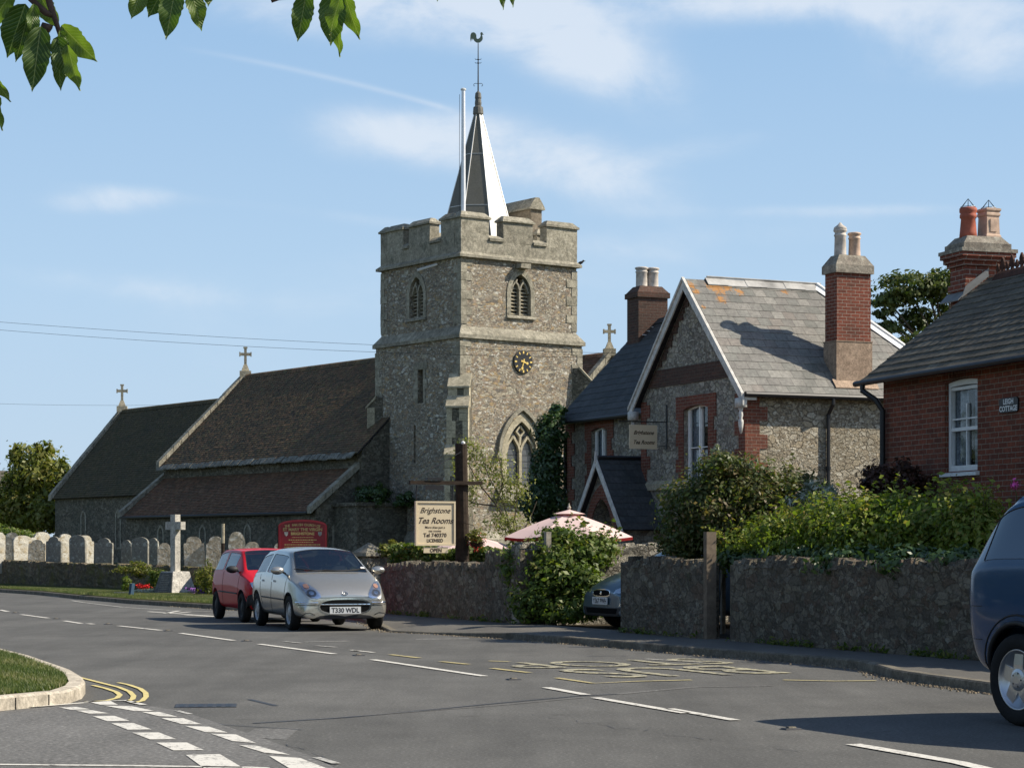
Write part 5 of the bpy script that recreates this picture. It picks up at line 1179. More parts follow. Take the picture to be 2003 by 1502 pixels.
roof_slope('roof', cot, M['slate_leigh'], Lf.p(0, 0, lz0), Lf.p(0, -12, lz0), Lf.p(lh, 0, lz1), Lf.p(lh, -12, lz1), .20, .33, .014, .003, .003)
roof_slope('roof', cot, M['slate_leigh'], Lf.p(2*lh, -12, lz0), Lf.p(2*lh, 0, lz0), Lf.p(lh, -12, lz1), Lf.p(lh, 0, lz1), .20, .33, .014, .003)
M['crest'] = paint('dark_red_ridge_tile', (.07, .035, .025), .8, .2, 0, .4, 8)
mb = MB()
for i in range(38):
    t = -.35-i*.30; P = lambda x, y, z: Lf.p(lh+x, t+y, lz1+z)
    mb.prism([P(-.16, 0, -.10), P(-.1, 0, .0), P(0, 0, .06), P(.1, 0, 0), P(.16, 0, -.10)], Lf.ey*-.27)
mb.build('ridge_tiles', M['crest'], cot)
mb = MB()
def fleur(c_, k):
    pr = [(-.03, 0), (-.03, .05), (-.075, .06), (-.085, .10), (-.05, .115), (-.055, .15), (-.03, .20), (0, .235), (.03, .20), (.055, .15), (.05, .115), (.085, .10), (.075, .06), (.03, .05), (.03, 0)]
    f2 = LF(c_, Lf.ey, BL); mb.prism([f2.p(x*k, -.015, z*k) for x, z in pr], BL*.03)
for i in range(44): fleur(Lf.p(lh, -.30-i*.15, lz1+.04), 1.0 if i % 2 else .62)
mb.build('ridge_cresting', M['crest'], cot)
mb = MB(); mb.tube([Lf.p(-.05, .05, lz0-.03), Lf.p(-.05, -12, lz0-.03)], .045, 8); mb.build('gutter', M['black'], cot)
mb = MB(); mb.prism([Lf.p(.0, -.02, lz0-.02), Lf.p(.0, -12, lz0-.02), Lf.p(.26, -12, lz0+.16), Lf.p(.26, -.02, lz0+.16)], Vector((0, 0, -.02))); mb.build('soffit', M['timber_dark'], cot)
mb = MB(); mb.tube([Lf.p(-.05, -.22, lz0-.06), Lf.p(-.05, -.22, lz0-.16), Lf.p(.10, -.40, lz0-.32), Lf.p(.19, -.47, lz0-.5), Lf.p(.19, -.47, .1)], .045, 8); mb.build('downpipe', M['black'], cot)
# chimney astride the ridge
c0 = Lf.hit(1, -1.15, 1889, 560); cxa = lh-.38; y0c = -.0
# near corner column found from the image
best = None
for i in range(200):
    y = .6-i*.02; P = Lf.p(lh-.42, y, 6.2); px = CX+F*P.x/P.y
    if best is None or abs(px-1889) < best[0]: best = (abs(px-1889), y)
cyn = best[1]
x0, x1, y0, y1 = lh-.42, lh+.36, cyn, cyn+.52
def lz(px, py): return 0
mb = MB(); mb.box(Lf, x0, x1, y0, y1, 5.0, 6.18, r=.5); c3 = mb.build('chimney', M['brick'], cot)
mb = MB()
for i, (z, e, h) in enumerate([(6.182, .045, .07), (6.254, .09, .075), (6.331, .13, .075)]): mb.box(Lf, x0-e, x1+e, y0-e, y1+e, z, z+h, r=.5)
mb.box(Lf, x0-.03, x1+.03, y0-.03, y1+.03, 5.76, 5.88); mb.build('corbelling', M['brick'], c3)
mb = MB(); mb.box(Lf, x0-.15, x1+.15, y0-.15, y1+.15, 6.408, 6.47); mb.box(Lf, x0-.07, x1+.07, y0-.07, y1+.07, 6.472, 6.57); mb.box(Lf, x0-.05, x1+.05, y0-.05, y1+.05, 6.572, 6.70, top=(.75, .7)); mb.build('cap', M['cope'], c3)
mb = MB(); pa_ = Lf.p(x0+.20, (y0+y1)/2, 6.67); mb.lathe(Fr(pa_, (1, 0, 0)), [(.145, 0), (.135, .1), (.115, .32), (.135, .34), (.135, .38), (.12, .40), (.14, .43), (.14, .48), (.12, .50), (.10, .50), (.09, .3)], 16); mb.build('chimney_pot', M['pot_red'], c3, smooth=True)
mb = MB(); pb_ = Lf.p(x0+.60, (y0+y1)/2, 6.67); q = Fr(pb_, NU); s2 = math.sqrt(2)
mb.lathe(Fr(pb_, NU), [(.14*s2, 0), (.14*s2, .06), (.125*s2, .08), (.115*s2, .36), (.13*s2, .38), (.13*s2, .41), (.12*s2, .43), (.14*s2, .46), (.14*s2, .49), (.11*s2, .50)], 4, phase=math.pi/4)
for z in (.12,): mb.box(Fr(pb_, NU), -.06, .06, -.135, -.12, .12, .32)
mb.build('chimney_pot', M['pot_buff'], c3)
mb = MB()
for pp in (pa_, pb_):
    top = pp+Vector((0, 0, .64))
    for k in range(6):
        an = k*math.pi/3+.3; b_ = pp+Vector((.13*math.cos(an), .12*math.sin(an), .49)); mb.tube([b_, top], .005, 3)
    mb.tube([pp+Vector((.12*math.cos(t*.7), .12*math.sin(t*.7), .51)) for t in range(10)], .005, 3)
mb.build('wire_bird_guard', M['black'], c3)
mb = MB(); zr3 = lambda x: lz0+x*lp
mb.prism([Lf.p(x0-.17, y0-.05, zr3(x0-.17)+.03), Lf.p(x0-.17, y1+.06, zr3(x0-.17)+.03), Lf.p(x0+.0, y1+.1, zr3(x0)+.06), Lf.p(x0+.0, y0-.05, zr3(x0)+.06)], Vector((0, 0, .02)))
mb.prism([Lf.p(x0-.1, y0-.02, zr3(x0-.1)+.02), Lf.p(lh, y0-.02, lz1+.02), Lf.p(lh, y0-.02, lz1+.16), Lf.p(x0-.02, y0-.02, zr3(x0)+.16)], Lf.ey*-.02); mb.build('flashing', paint('dull_lead', (.17, .175, .175), .6, .3, 0, .2), c3)
# name plate
npc = Lf.hit(0, LWx, 1976, 792); ns = thing('house_name_plate', cwl(npc.y, npc.z, 0), 'small black name plate with white letters on the brick cottage wall', 'sign')
ff = LF(cwl(npc.y, npc.z, -.01), -Lf.ey, -BL); mb = MB(); s_ = .24
mb.prism([ff.p(x*s_, 0, z*s_) for x, z in ((-1, -.30), (-.85, -.42), (.85, -.42), (1, -.30), (1, .30), (.85, .42), (-.85, .42), (-1, .30))], -BL*.02); mb.build('plate', M['black'], ns)
mb = MB(); text_mb('LEIGH', ff, 0, .015, .10, y=.023, mb=mb, bold=.003); text_mb('COTTAGE', ff, 0, -.082, .10, y=.023, mb=mb, bold=.003); mb.build('lettering', M['white'], ns, flat_n=True)
# ------------------------------------------------------------------ cars
def carpaint(name, c, metal=.6, rough=.32):
    m, nt, b = newmat(name, rough, .5, metal, c); b.inputs['Coat Weight'].default_value = .35; b.inputs['Coat Roughness'].default_value = .06; return m
M['tyre'] = paint('tyre_rubber', (.018, .018, .018), .85, .2, 0, .2, 20)
M['rim'] = newmat('silver_alloy', .32, .5, .85, (.55, .55, .56))[0]
M['hub'] = paint('grey_wheel_trim', (.36, .37, .38), .4, .5, .5, .1)
M['plastic'] = paint('black_plastic', (.025, .025, .027), .6, .3, 0, .15)
M['chrome'] = newmat('chrome', .12, .5, 1.0, (.8, .8, .8))[0]
M['plate'] = newmat('number_plate', .35, .5, 0, (.66, .67, .66))[0]
M['lamp'] = newmat('lamp_reflector', .12, .6, .9, (.62, .66, .72))[0]
M['lampglass'] = seeglass('lamp_lens', (.9, .92, .95), .12)
M['amber'] = newmat('amber_lens', .2, .6, 0, (.50, .27, .17))[0]
M['redlens'] = newmat('red_lens', .2, .6, 0, (.35, .01, .01))[0]
M['carglass'] = seeglass('car_glass', (.66, .72, .70), .15)
M['darkglass'] = seeglass('tinted_car_glass', (.12, .15, .17), .22)
M['seat'] = paint('grey_seat_fabric', (.06, .065, .075), .9, .1, 0, .3, 8)
M['ptext'] = newmat('plate_letters', .5, .3, 0, (.015, .015, .02))[0]

def car(name, st, wb, tyr, track, paintm, glassm, label, loc, head, cat='car', windows=(), screen=None, rear=None, winzb=.04, wintop=.04, apil=.07, arch_r=None, wsdep=None):
    """st: stations rear to front (x, zb, ws, zm, wm, zs, wsh, ze, we, zt); head: forward direction"""
    root = thing(name, loc, label, cat); fwd = Vector(head).normalized(); root.rotation_euler = (0, 0, math.atan2(fwd.y, fwd.x)); root['_o'] = (0, 0, 0)
    rings = []
    for (x, zb, ws, zm, wm, zs, wsh, ze, we, zt) in st:
        h = ze-zs; cab = h > .2
        def lerp(f): return (wsh+(we-wsh)*f, zs+(ze-zs)*f)
        f0 = (winzb/h) if cab else .25; f1 = 1-(wintop/h) if cab else .75
        w0, z0 = lerp(f0); w1, z1 = lerp(f1)
        ai = min(apil, we*.3)
        half = [(0, zb), (ws*.97, zb), (ws+ (wm-ws)*.55, zb+(zm-zb)*.35), (wm, zm), (wsh+.004, zs-.05 if zs-zm > .1 else (zs+zm)/2), (wsh-.012, zs), (w0-.004, z0), (w1, z1), (we, ze), (we-ai, ze+(zt-ze)*.45), (we*.5, zt-(zt-ze)*.12), (0, zt)]
        rings.append([Vector((x, -y, z)) for y, z in half]+[Vector((x, y, z)) for y, z in half[-2:0:-1]])
    K_ = len(rings[0]); nh = 11
    bm = bmesh.new(); V = [[bm.verts.new(p) for p in r] for r in rings]
    side = {6}; roofk = {9, 10}
    def mirror(k): return K_-1-k
    for i in range(len(st)-1):
        for k in range(K_):
            j = (k+1) % K_; f = bm.faces.new((V[i][k], V[i][j], V[i+1][j], V[i+1][k])); kk = k if k < nh else mirror(k)
            f.material_index = 0
            if kk in side and i in windows: f.material_index = 1
            if kk in roofk and screen is not None and i in screen: f.material_index = 2
            if kk in roofk and rear is not None and i in rear: f.material_index = 3
            if kk == 0: f.material_index = 4
    bm.faces.new(V[0][::-1]); bm.faces.new(V[-1])
    bmesh.ops.recalc_face_normals(bm, faces=bm.faces)
    cl = bm.edges.layers.float.new('crease_edge')
    for e in bm.edges:
        mi = {f.material_index for f in e.link_faces}
        if len(mi) > 1 and mi != {0, 4}: e[cl] = 1.0
    vl_ = bm.verts.layers.float.new('crease_vert')
    for v_ in bm.verts:
        for mi in (1, 2, 3):
            if sum(f.material_index == mi for f in v_.link_faces) == 1: v_[vl_] = .95
    me = bpy.data.meshes.new('body'); bm.to_mesh(me); bm.free()
    for mm in (paintm, glassm, glassm, glassm, M['plastic']): me.materials.append(mm)
    ob = bpy.data.objects.new('tmp', me); COL.objects.link(ob)
    md = ob.modifiers.new('s', 'SUBSURF'); md.levels = md.render_levels = 3
    ar = arch_r or tyr+.055
    cbm = bmesh.new()
    for ax in (wb/2, -wb/2):
        for s in (-1, 1):
            mt = Matrix.Translation((ax, s*(track/2+.08), tyr+.0)) @ Matrix.Rotation(R(90), 4, 'X'); bmesh.ops.create_cone(cbm, cap_ends=True, segments=40, radius1=ar, radius2=ar, depth=.46, matrix=mt)
    cme = bpy.data.meshes.new('c'); cbm.to_mesh(cme); cbm.free(); 
    for mm in (M['plastic'],): cme.materials.append(mm)
    for p in cme.polygons: p.material_index = 0
    co_ = bpy.data.objects.new('c', cme); COL.objects.link(co_)
    md = ob.modifiers.new('b', 'BOOLEAN'); md.object = co_; md.operation = 'DIFFERENCE'; md.solver = 'EXACT'; md.material_mode = 'TRANSFER'
    dg = bpy.context.evaluated_depsgraph_get(); dg.update(); em = bpy.data.meshes.new_from_object(ob.evaluated_get(dg))
    bpy.data.objects.remove(ob); bpy.data.objects.remove(co_)
    # split panes off the shell
    bm = bmesh.new(); bm.from_mesh(em); bm.faces.ensure_lookup_table()
    tree = BVHTree.FromBMesh(bm)
    groups = []; seen = set()
    names = {1: 'side_window', 2: 'windscreen', 3: 'rear_window'}
    mats = list(em.materials)
    for f in bm.faces:
        if f.index in seen or f.material_index not in names: continue
        stack = [f]; seen.add(f.index); g = []
        while stack:
            q = stack.pop(); g.append(q)
            for e in q.edges:
                for l_ in e.link_faces:
                    if l_.index not in seen and l_.material_index == f.material_index: seen.add(l_.index); stack.append(l_)
        groups.append((names[f.material_index], g))
    for nm, g in groups:
        vs = {}; vl = []; fl = []
        for f in g:
            idx = []
            for v_ in f.verts:
                if v_ not in vs: vs[v_] = len(vl); vl.append(tuple(v_.co-v_.normal*.004))
                idx.append(vs[v_])
            fl.append(idx)
        if len(g) < 6: continue
        m2 = bpy.data.meshes.new(nm); m2.from_pydata(vl, [], fl); m2.materials.append(M['darkglass'] if nm == 'rear_window' else glassm); m2.polygons.foreach_set('use_smooth', [True]*len(fl)); m2.update()
        o2 = bpy.data.objects.new(nm, m2); COL.objects.link(o2); o2.parent = root
        # dark rubber seal round each pane
        ed = {}
        for f in fl:
            for a, b in zip(f, f[1:]+f[:1]): ed[tuple(sorted((a, b)))] = ed.get(tuple(sorted((a, b))), 0)+1
        mbs = MB()
        for (a, b), c_ in ed.items():
            if c_ == 1: mbs.tube([Vector(vl[a]), Vector(vl[b])], .006, 4, caps=False)
        os_ = mbs.build('window_seal', M['plastic'], None, uv=False, smooth=True); os_.parent = o2
    bmesh.ops.delete(bm, geom=[f for f in bm.faces if f.material_index in names], context='FACES')
    for f in bm.faces: f.smooth = f.calc_area() < .02 or True
    m3 = bpy.data.meshes.new('body'); bm.to_mesh(m3); bm.free()
    for mm in mats: m3.materials.append(mm)
    body = bpy.data.objects.new('body', m3); COL.objects.link(body); body.parent = root
    try: m3.set_sharp_from_angle(angle=R(38))
    except Exception: pass
    def PJ(o, d, off=.004):
        h = tree.ray_cast(Vector(o), Vector(d))
        return (h[0]+h[1]*off if h[1].dot(Vector(d)) < 0 else h[0]-h[1]*off) if h[0] is not None else None
    def front_patch(nm, pts, mat, off=.006, x=3.5, d=(-1, 0, 0), axis='x', parent=None, grid=9, both=False, smooth=True):
        """outline in (y,z) seen from the front (or (x,z) from the side) laid on the bodywork"""
        out = []
        for sg in ((1, -1) if both else (1,)):
            mbp = MB(); n = len(pts); cy = sum(p[0] for p in pts)/n; cz = sum(p[1] for p in pts)/n; rgs = []
            for k in range(grid+1):
                f = 1-k/grid; rg = []
                for p in pts:
                    a, z = cy+(p[0]-cy)*f, cz+(p[1]-cz)*f
                    q = PJ((x, a*sg, z), d, off) if axis == 'x' else PJ((a, sg*2.0, z), (0, -sg, 0), off)
                    if q is None: q = rg[-1] if rg else (Vector((1.5, a*sg, z)))
                    rg.append(q)
                rgs.append(rg)
            for a, b in zip(rgs, rgs[1:]): mbp.strip(a, b, .5, closed=True)
            o = mbp.build(nm, mat, None, smooth=smooth, uv=False); o.parent = parent or root; out.append(o)
        return out
    def seam(pts, axis='y', sg=1, r=.0028, off=.0015, nm='panel_gap', mat=None, x=3.5):
        P = []
        for a, b in zip(pts, pts[1:]):
            n = max(2, int(math.hypot(b[0]-a[0], b[1]-a[1])/.05))
            for i in range(n): f = i/n; P.append((a[0]+(b[0]-a[0])*f, a[1]+(b[1]-a[1])*f))
        P.append(pts[-1]); Q = []
        for p in P:
            q = PJ((p[0], sg*2, p[1]), (0, -sg, 0), off) if axis == 'y' else (PJ((x, p[0], p[1]), (-1, 0, 0), off) if axis == 'x' else PJ((p[0], p[1], 3), (0, 0, -1), off))
            if q is not None: Q.append(q)
        if len(Q) < 2: return None
        mbq = MB(); mbq.tube(Q, r, 5); o = mbq.build(nm, mat or M['plastic'], None, uv=False, smooth=True); o.parent = root; return o
    return root, body, PJ, front_patch, seam
def wheel(root, x, y, r, wd, rr, kind):
    s = 1 if y > 0 else -1; fr = LF((x, y, r), Vector((1, 0, 0)), Vector((0, 0, 1)), Vector((0, s, 0)))
    mb = MB(); mb.lathe(fr, [(rr*.98, -wd/2), (r*.90, -wd/2), (r*.975, -wd/2+.02), (r, -wd/2+.045), (r, wd/2-.045), (r*.975, wd/2-.018), (r*.90, wd/2), (rr*1.02, wd/2-.006), (rr*.98, wd/2-.02), (rr*.97, -wd/2+.01)], 40)
    ty = mb.build('wheel', M['tyre'], None, smooth=True, uv=False); ty.parent = root
    mb = MB(); z = wd/2-.012; seg = 40
    mb.lathe(fr, [(rr*1.02, z-.02), (rr*1.02, z), (rr*.95, z), (rr*.92, z-.03), (rr*.90, z-.10)], seg)
    rim = mb.build('rim', M[kind[1]], None, smooth=True, uv=False); rim.parent = ty
    mb = MB(); mb.lathe(fr, [(rr*.9, z-.10), (.0, z-.10)], seg); bk = mb.build('brake_shadow', M['plastic'], None, uv=False); bk.parent = ty
    mb = MB()
    ns, w0, w1 = kind[0]
    for k in range(ns):
        a = 2*math.pi*k/ns+.3; c_, s_ = math.cos(a), math.sin(a)
        def pt(rad, off, h): return fr.p(rad*c_-off*s_, rad*s_+off*c_, h)
        A_ = [pt(.02, -w0, z-.012), pt(rr*.5, -w0, z-.012), pt(rr*.93, -w1, z-.022)]; B_ = [pt(.02, w0, z-.012), pt(rr*.5, w0, z-.012), pt(rr*.93, w1, z-.022)]
        A2 = [pt(.02, -w0*1.2, z-.07), pt(rr*.5, -w0*1.2, z-.07), pt(rr*.93, -w1*1.2, z-.08)]; B2 = [pt(.02, w0*1.2, z-.07), pt(rr*.5, w0*1.2, z-.07), pt(rr*.93, w1*1.2, z-.08)]
        mb.strip(A_, B_); mb.strip(A2, A_); mb.strip(B_, B2)
    mb.lathe(fr, [(.085, z-.06), (.085, z-.008), (.06, z), (.03, z+.004), (.0, z+.004)], 20); sp = mb.build('spokes', M[kind[1]], None, uv=False); sp.parent = ty
    mb = MB()
    for k in range(5):
        a = 2*math.pi*k/5; mb.lathe(LF(fr.p(.052*math.cos(a), .052*math.sin(a), z-.004), fr.ex, fr.ey, fr.ez), [(.008, 0), (.008, .006)], 8)
    nb = mb.build('wheel_nuts', M['plastic'], None, uv=False); nb.parent = ty
def mirror_arm(root, x, y, z, mat, k=1.0):
    for s in (1, -1):
        bm = bmesh.new(); bmesh.ops.create_icosphere(bm, subdivisions=3, radius=1)
        for v_ in bm.verts:
            c_ = v_.co; c_.x = c_.x*.075 if c_.x > 0 else c_.x*.035; c_.y *= .115; c_.z *= .068; c_.z += .012*math.copysign(abs(c_.y/.115)**2, 1)*.5
        bmesh.ops.translate(bm, verts=bm.verts, vec=(x, s*(y+.11), z))
        me = bpy.data.meshes.new('m'); bm.to_mesh(me); bm.free(); me.materials.append(mat); me.polygons.foreach_set('use_smooth', [True]*len(me.polygons))
        o = bpy.data.objects.new('door_mirror', me); COL.objects.link(o); o.parent = root
        mb = MB(); mb.prism([Vector((x-.03, s*(y-.03), z-.07)), Vector((x+.05, s*(y-.03), z-.07)), Vector((x+.03, s*(y+.05), z-.02)), Vector((x-.02, s*(y+.05), z-.02))], Vector((0, 0, .03))); q = mb.build('mirror_foot', M['plastic'], None, uv=False); q.parent = o
def interior(root, xs, zs, wdt, xw, dash=True, wheel_side=-1):
    mb = MB()
    for x in xs:
        for s in (-1, 1):
            q = Fr((x, s*wdt, zs), (1, 0, 0)); mb.box(q, -.22, .26, -.23, .23, -.12, .02, jit=.01); mb.box(q, -.32, -.18, -.22, .22, 0, .52, jit=.015, top=(.8, .85)); mb.box(q, -.33, -.23, -.11, .11, .55, .70, jit=.01, top=(.8, .8))
    o = mb.build('seats', M['seat'], None, uv=False); o.parent = root
    mb = MB(); mb.box(WORLD, xw-.35, xw+.12, -wdt-.32, wdt+.32, zs+.08, zs+.30, top=(.7, .98)); o = mb.build('dashboard', M['seat'], None, uv=False); o.parent = root
    mb = MB(); c_ = Vector((xw-.48, wheel_side*wdt, zs+.36)); t_ = Vector((.4, 0, .9)).normalized(); e1 = Vector((0, 1, 0)); e2 = t_.cross(e1)*-1
    e2 = Vector((-.42, 0, .9)).normalized(); pts = [c_+e1*.18*math.cos(a*math.pi/10)+e2*.18*math.sin(a*math.pi/10) for a in range(21)]; mb.tube(pts, .014, 6); mb.tube([c_-e1*.18, c_+e1*.18], .02, 5); o = mb.build('steering_wheel', M['plastic'], None, uv=False); o.parent = root
def plate_part(root, x, z, txt, y=0, tilt=0, wd=.52, m=None, nm='number_plate'):
    fr = LF((x, y, z), Vector((0, 1, 0)), Vector((1, 0, 0)), Vector((0, 0, 1))); mb = MB(); mb.box(fr, -wd/2, wd/2, -.008, .004, -.056, .056); o = mb.build(nm, m or M['plate'], None, uv=False); o.parent = root
    mb = text_mb(txt, fr, 0, -.038, .108, y=.0055, sx=.86, bold=.003); o2 = mb.build('registration', M['ptext'], None, uv=False, flat_n=True); o2.parent = o
    # fit the lettering to the plate
    xs = [v_.co.y for v_ in o2.data.vertices]; k = (wd*.90)/(max(xs)-min(xs)); cxm_ = (max(xs)+min(xs))/2
    for v_ in o2.data.vertices: v_.co.y = y+(v_.co.y-cxm_)*k
# --- silver hatchback
sil = [(-1.78, .34, .56, .50, .66, .72, .64, .86, .50, .88), (-1.72, .26, .66, .52, .74, .78, .73, 1.00, .58, 1.02), (-1.50, .21, .70, .54, .785, .88, .755, 1.24, .585, 1.29), (-1.22, .20, .72, .55, .795, .91, .765, 1.33, .58, 1.41),
       (-.62, .19, .725, .55, .80, .915, .772, 1.37, .575, 1.455), (-.50, .19, .725, .55, .80, .915, .772, 1.37, .575, 1.458), (.28, .19, .725, .55, .80, .905, .77, 1.345, .562, 1.44), (.42, .19, .725, .55, .80, .90, .77, 1.32, .56, 1.415),
       (1.04, .19, .725, .55, .80, .865, .765, .95, .665, .985), (1.14, .19, .72, .55, .80, .85, .76, .91, .66, .955), (1.42, .20, .715, .545, .795, .78, .735, .83, .60, .885), (1.66, .205, .69, .53, .77, .68, .69, .735, .53, .79), (1.79, .20, .66, .46, .72, .60, .66, .655, .50, .70), (1.845, .20, .63, .40, .685, .545, .615, .59, .48, .635), (1.868, .205, .615, .40, .665, .53, .60, .575, .46, .615)]
sil = [(x, zb, ws, zm, wm, zs-.01, wsh, ze-(.075 if ze > 1.1 else .02), we, zt-(.075 if zt > 1.1 else .02)) for (x, zb, ws, zm, wm, zs, wsh, ze, we, zt) in sil]
sil = [(x, zb, (wm-.03 if x > 1.3 else ws), (zm-.06 if x > 1.3 else zm), wm, *r_) for (x, zb, ws, zm, wm, *r_) in sil]
pS = carpaint('silver_car_paint', (.52, .495, .44), .75, .24)
sc_loc = G(575, 1232)  # near front wheel contact
hS = Vector((math.sin(R(19.5)), -math.cos(R(19.5)), 0)); lat = Vector((-hS.y, hS.x, 0))   # lat = car's left = image right... 
org = Vector((sc_loc.x, 35.35, 0))-hS*1.17+lat*.69
S1, bodyS, PJ, fp, seam = car('hatchback_car', sil, 2.345, .285, 1.38, pS, M['carglass'], 'silver small hatchback parked facing the camera, number plate T330 WDL', org, hS, windows=(1, 2, 3, 5, 6), screen=(7,), rear=(0, 1, 2), apil=.05)
for x in (1.17, -1.17):
    for s in (-1, 1): wheel(S1, x, s*.70, .285, .165, .185, ((8, .03, .028), 'hub'))
interior(S1, (.0, -.85), .52, .36, .95)
mirror_arm(S1, .78, .76, .98, pS)
def oval(cy, cz, a, b, n=28, p=2.0):
    return [(cy+a*math.copysign(abs(math.cos(t))**(2/p), math.cos(t)), cz+b*math.copysign(abs(math.sin(t))**(2/p), math.sin(t))) for t in [2*math.pi*i/n for i in range(n)]]
hl = [(.40, .555), (.46, .535), (.55, .545), (.615, .60), (.655, .68), (.67, .755), (.655, .79), (.60, .785), (.53, .745), (.46, .68), (.41, .61)]
for o in fp('headlight', hl, M['lamp'], off=.006, both=True):
    pass
fp('headlight_lens', hl, M['lampglass'], off=.022, both=True)
fp('headlight_bulb_bowl', oval(.54, .615, .075, .055), M['plastic'], off=.012, both=True, grid=3); fp('bulb', oval(.54, .615, .038, .030), M['chrome'], off=.017, both=True, grid=3)
fp('indicator', oval(.585, .725, .045, .035), M['amber'], off=.014, both=True, grid=3)
fp('grille_surround', oval(0, .405, .445, .135, p=2.6), M['chrome'], off=.006, grid=12); fp('grille', oval(0, .403, .415, .112, p=2.6), M['void'], off=.010, grid=12)
fp('grille_bar', [(-.43, .428), (.43, .428), (.43, .448), (-.43, .448)], M['chrome'], off=.022, grid=6)
for s in (-1, 1):
    fp('bumper_trim', [(s*.46, .440), (s*.76, .452), (s*.76, .488), (s*.45, .482)], M['chrome'], off=.009, grid=5)
    fp('bumper_recess', oval(s*.60, .275, .10, .028), pS, off=-.004, grid=4); seam([(s*.70, .255), (s*.66, .295), (s*.58, .305), (s*.50, .27)], 'x', r=.007)
    seam([(s*.45, .425), (s*.74, .432)], 'x', r=.007)
seam([(-.42, .548), (0, .552), (.42, .548)], 'x', r=.0045)
mb = MB(); pc = PJ((3, 0, .60), (-1, 0, 0), .0); 
pts = [PJ((3, .048*math.cos(t*.4), .612+.026*math.sin(t*.4)), (-1, 0, 0), .008) for t in range(17)]
mb.tube(pts, .006, 5); mb.tube([PJ((3, -.02, .60), (-1, 0, 0), .008), PJ((3, .0, .628), (-1, 0, 0), .008), PJ((3, .02, .60), (-1, 0, 0), .008)], .005, 5); o = mb.build('badge', M['chrome'], None, uv=False); o.parent = S1
fx = PJ((3, 0, .36), (-1, 0, 0), 0).x; plate_part(S1, fx+.022, .345, 'T330 WDL')
for s in (-1, 1):
    seam([(.98, .86), (.92, .60), (.86, .26)], sg=s); seam([(-.02, .92), (-.04, .55), (-.08, .24)], sg=s); seam([(-.9, .90), (-.86, .62), (-.72, .40)], sg=s); seam([(.9, .24), (-.7, .24)], sg=s)
    seam([(.86, .50), (-.72, .52)], sg=s, r=.014, nm='rubbing_strip'); 
    for x in (.12, -.72):
        q = PJ((x, s*2, .80), (0, -s, 0), .015); mb = MB(); mb.box(Fr(q, (1, 0, 0)), -.07, .07, -.014, .014, -.018, .014, top=(.9, .6)); o = mb.build('door_handle', pS, None, uv=False); o.parent = S1
seam([(.92, -.62), (1.0, -.3), (1.02, 0), (1.0, .3), (.92, .62)], 'z', r=.008, nm='wiper_cowl')
mb = MB()
for y0, y1 in ((.45, -.12), (-.10, -.60)):
    pts = [PJ((1.25-.35*i/4, y0+(y1-y0)*i/4, 2.0), (-.25, 0, -1), .02) for i in range(5)]; pts = [PJ((1.06-.02*abs(i-2), y0+(y1-y0)*i/4, 2.0), (0, 0, -1), .02) for i in range(5)]
    mb.tube([p for p in pts if p is not None], .007, 5)
o = mb.build('wipers', M['plastic'], None, uv=False); o.parent = S1
def disc_on(root, PJ, o, d, r, mat, nm, off=.002):
    h = PJ(o, d, off); h2 = PJ((o[0], o[1]+.02, o[2]), d, off); h3 = PJ((o[0], o[1], o[2]+.02), d, off)
    if None in (h, h2, h3): return
    a = (h2-h).normalized(); b = (h3-h); b = (b-a*b.dot(a)).normalized(); mb = MB(); mb.quad([h+a*r*math.cos(t*math.pi/8)+b*r*math.sin(t*math.pi/8) for t in range(16)]); q = mb.build(nm, mat, None, uv=False); q.parent = root
disc_on(S1, PJ, (3, .56, 1.02), (-1, 0, 0), .038, M['white'], 'tax_disc'); disc_on(S1, PJ, (3, .46, 1.30), (-1, 0, 0), .03, paint('pale_blue_sticker', (.15, .35, .65), .4), 'sticker')
# --- red hatchback behind
redc = [(-1.62, .36, .50, .52, .62, .74, .60, .88, .48, .90), (-1.57, .28, .60, .54, .70, .80, .68, 1.02, .54, 1.04), (-1.42, .23, .66, .55, .735, .88, .705, 1.26, .555, 1.30), (-1.20, .21, .68, .56, .745, .90, .715, 1.34, .55, 1.375),
        (-.55, .20, .69, .56, .75, .905, .725, 1.36, .55, 1.40), (-.43, .20, .69, .56, .75, .905, .725, 1.36, .55, 1.40), (.26, .20, .69, .56, .75, .90, .725, 1.34, .545, 1.385), (.38, .20, .69, .56, .75, .895, .725, 1.32, .54, 1.365),
        (.95, .20, .69, .56, .75, .87, .72, .935, .63, .96), (1.05, .20, .69, .56, .75, .86, .715, .90, .62, .925), (1.40, .21, .68, .55, .74, .78, .70, .81, .60, .84), (1.55, .22, .64, .53, .70, .72, .66, .745, .56, .77), (1.64, .26, .56, .46, .62, .62, .59, .66, .50, .68)]
redc = [(x, zb, ws, zm, wm, zs, wsh, ze-(.045 if ze > 1.1 else .0), we, zt-(.045 if zt > 1.1 else 0)) for (x, zb, ws, zm, wm, zs, wsh, ze, we, zt) in redc]
pR = carpaint('red_car_paint', (.50, .008, .016), 0, .5); pR.node_tree.nodes['Principled BSDF'].inputs['Specular IOR Level'].default_value = .2; pR.node_tree.nodes['Principled BSDF'].inputs['Coat Weight'].default_value = .3
hR = -TAU; latR = Vector((-hR.y, hR.x, 0)); hR = Vector((math.sin(R(20)), -math.cos(R(20)), 0)); latR = Vector((-hR.y, hR.x, 0))
rl = PW(480, 1220, 39.2); org = Vector((rl.x, 39.2, 0))-hR*1.10+latR*.65
S2, bodyR, PJ, fp, seam = car('hatchback_car', redc, 2.2, .27, 1.30, pR, M['carglass'], 'small red hatchback parked close behind the silver car', org, hR, windows=(1, 2, 3, 5, 6), screen=(7,), rear=(0, 1, 2), apil=.05)
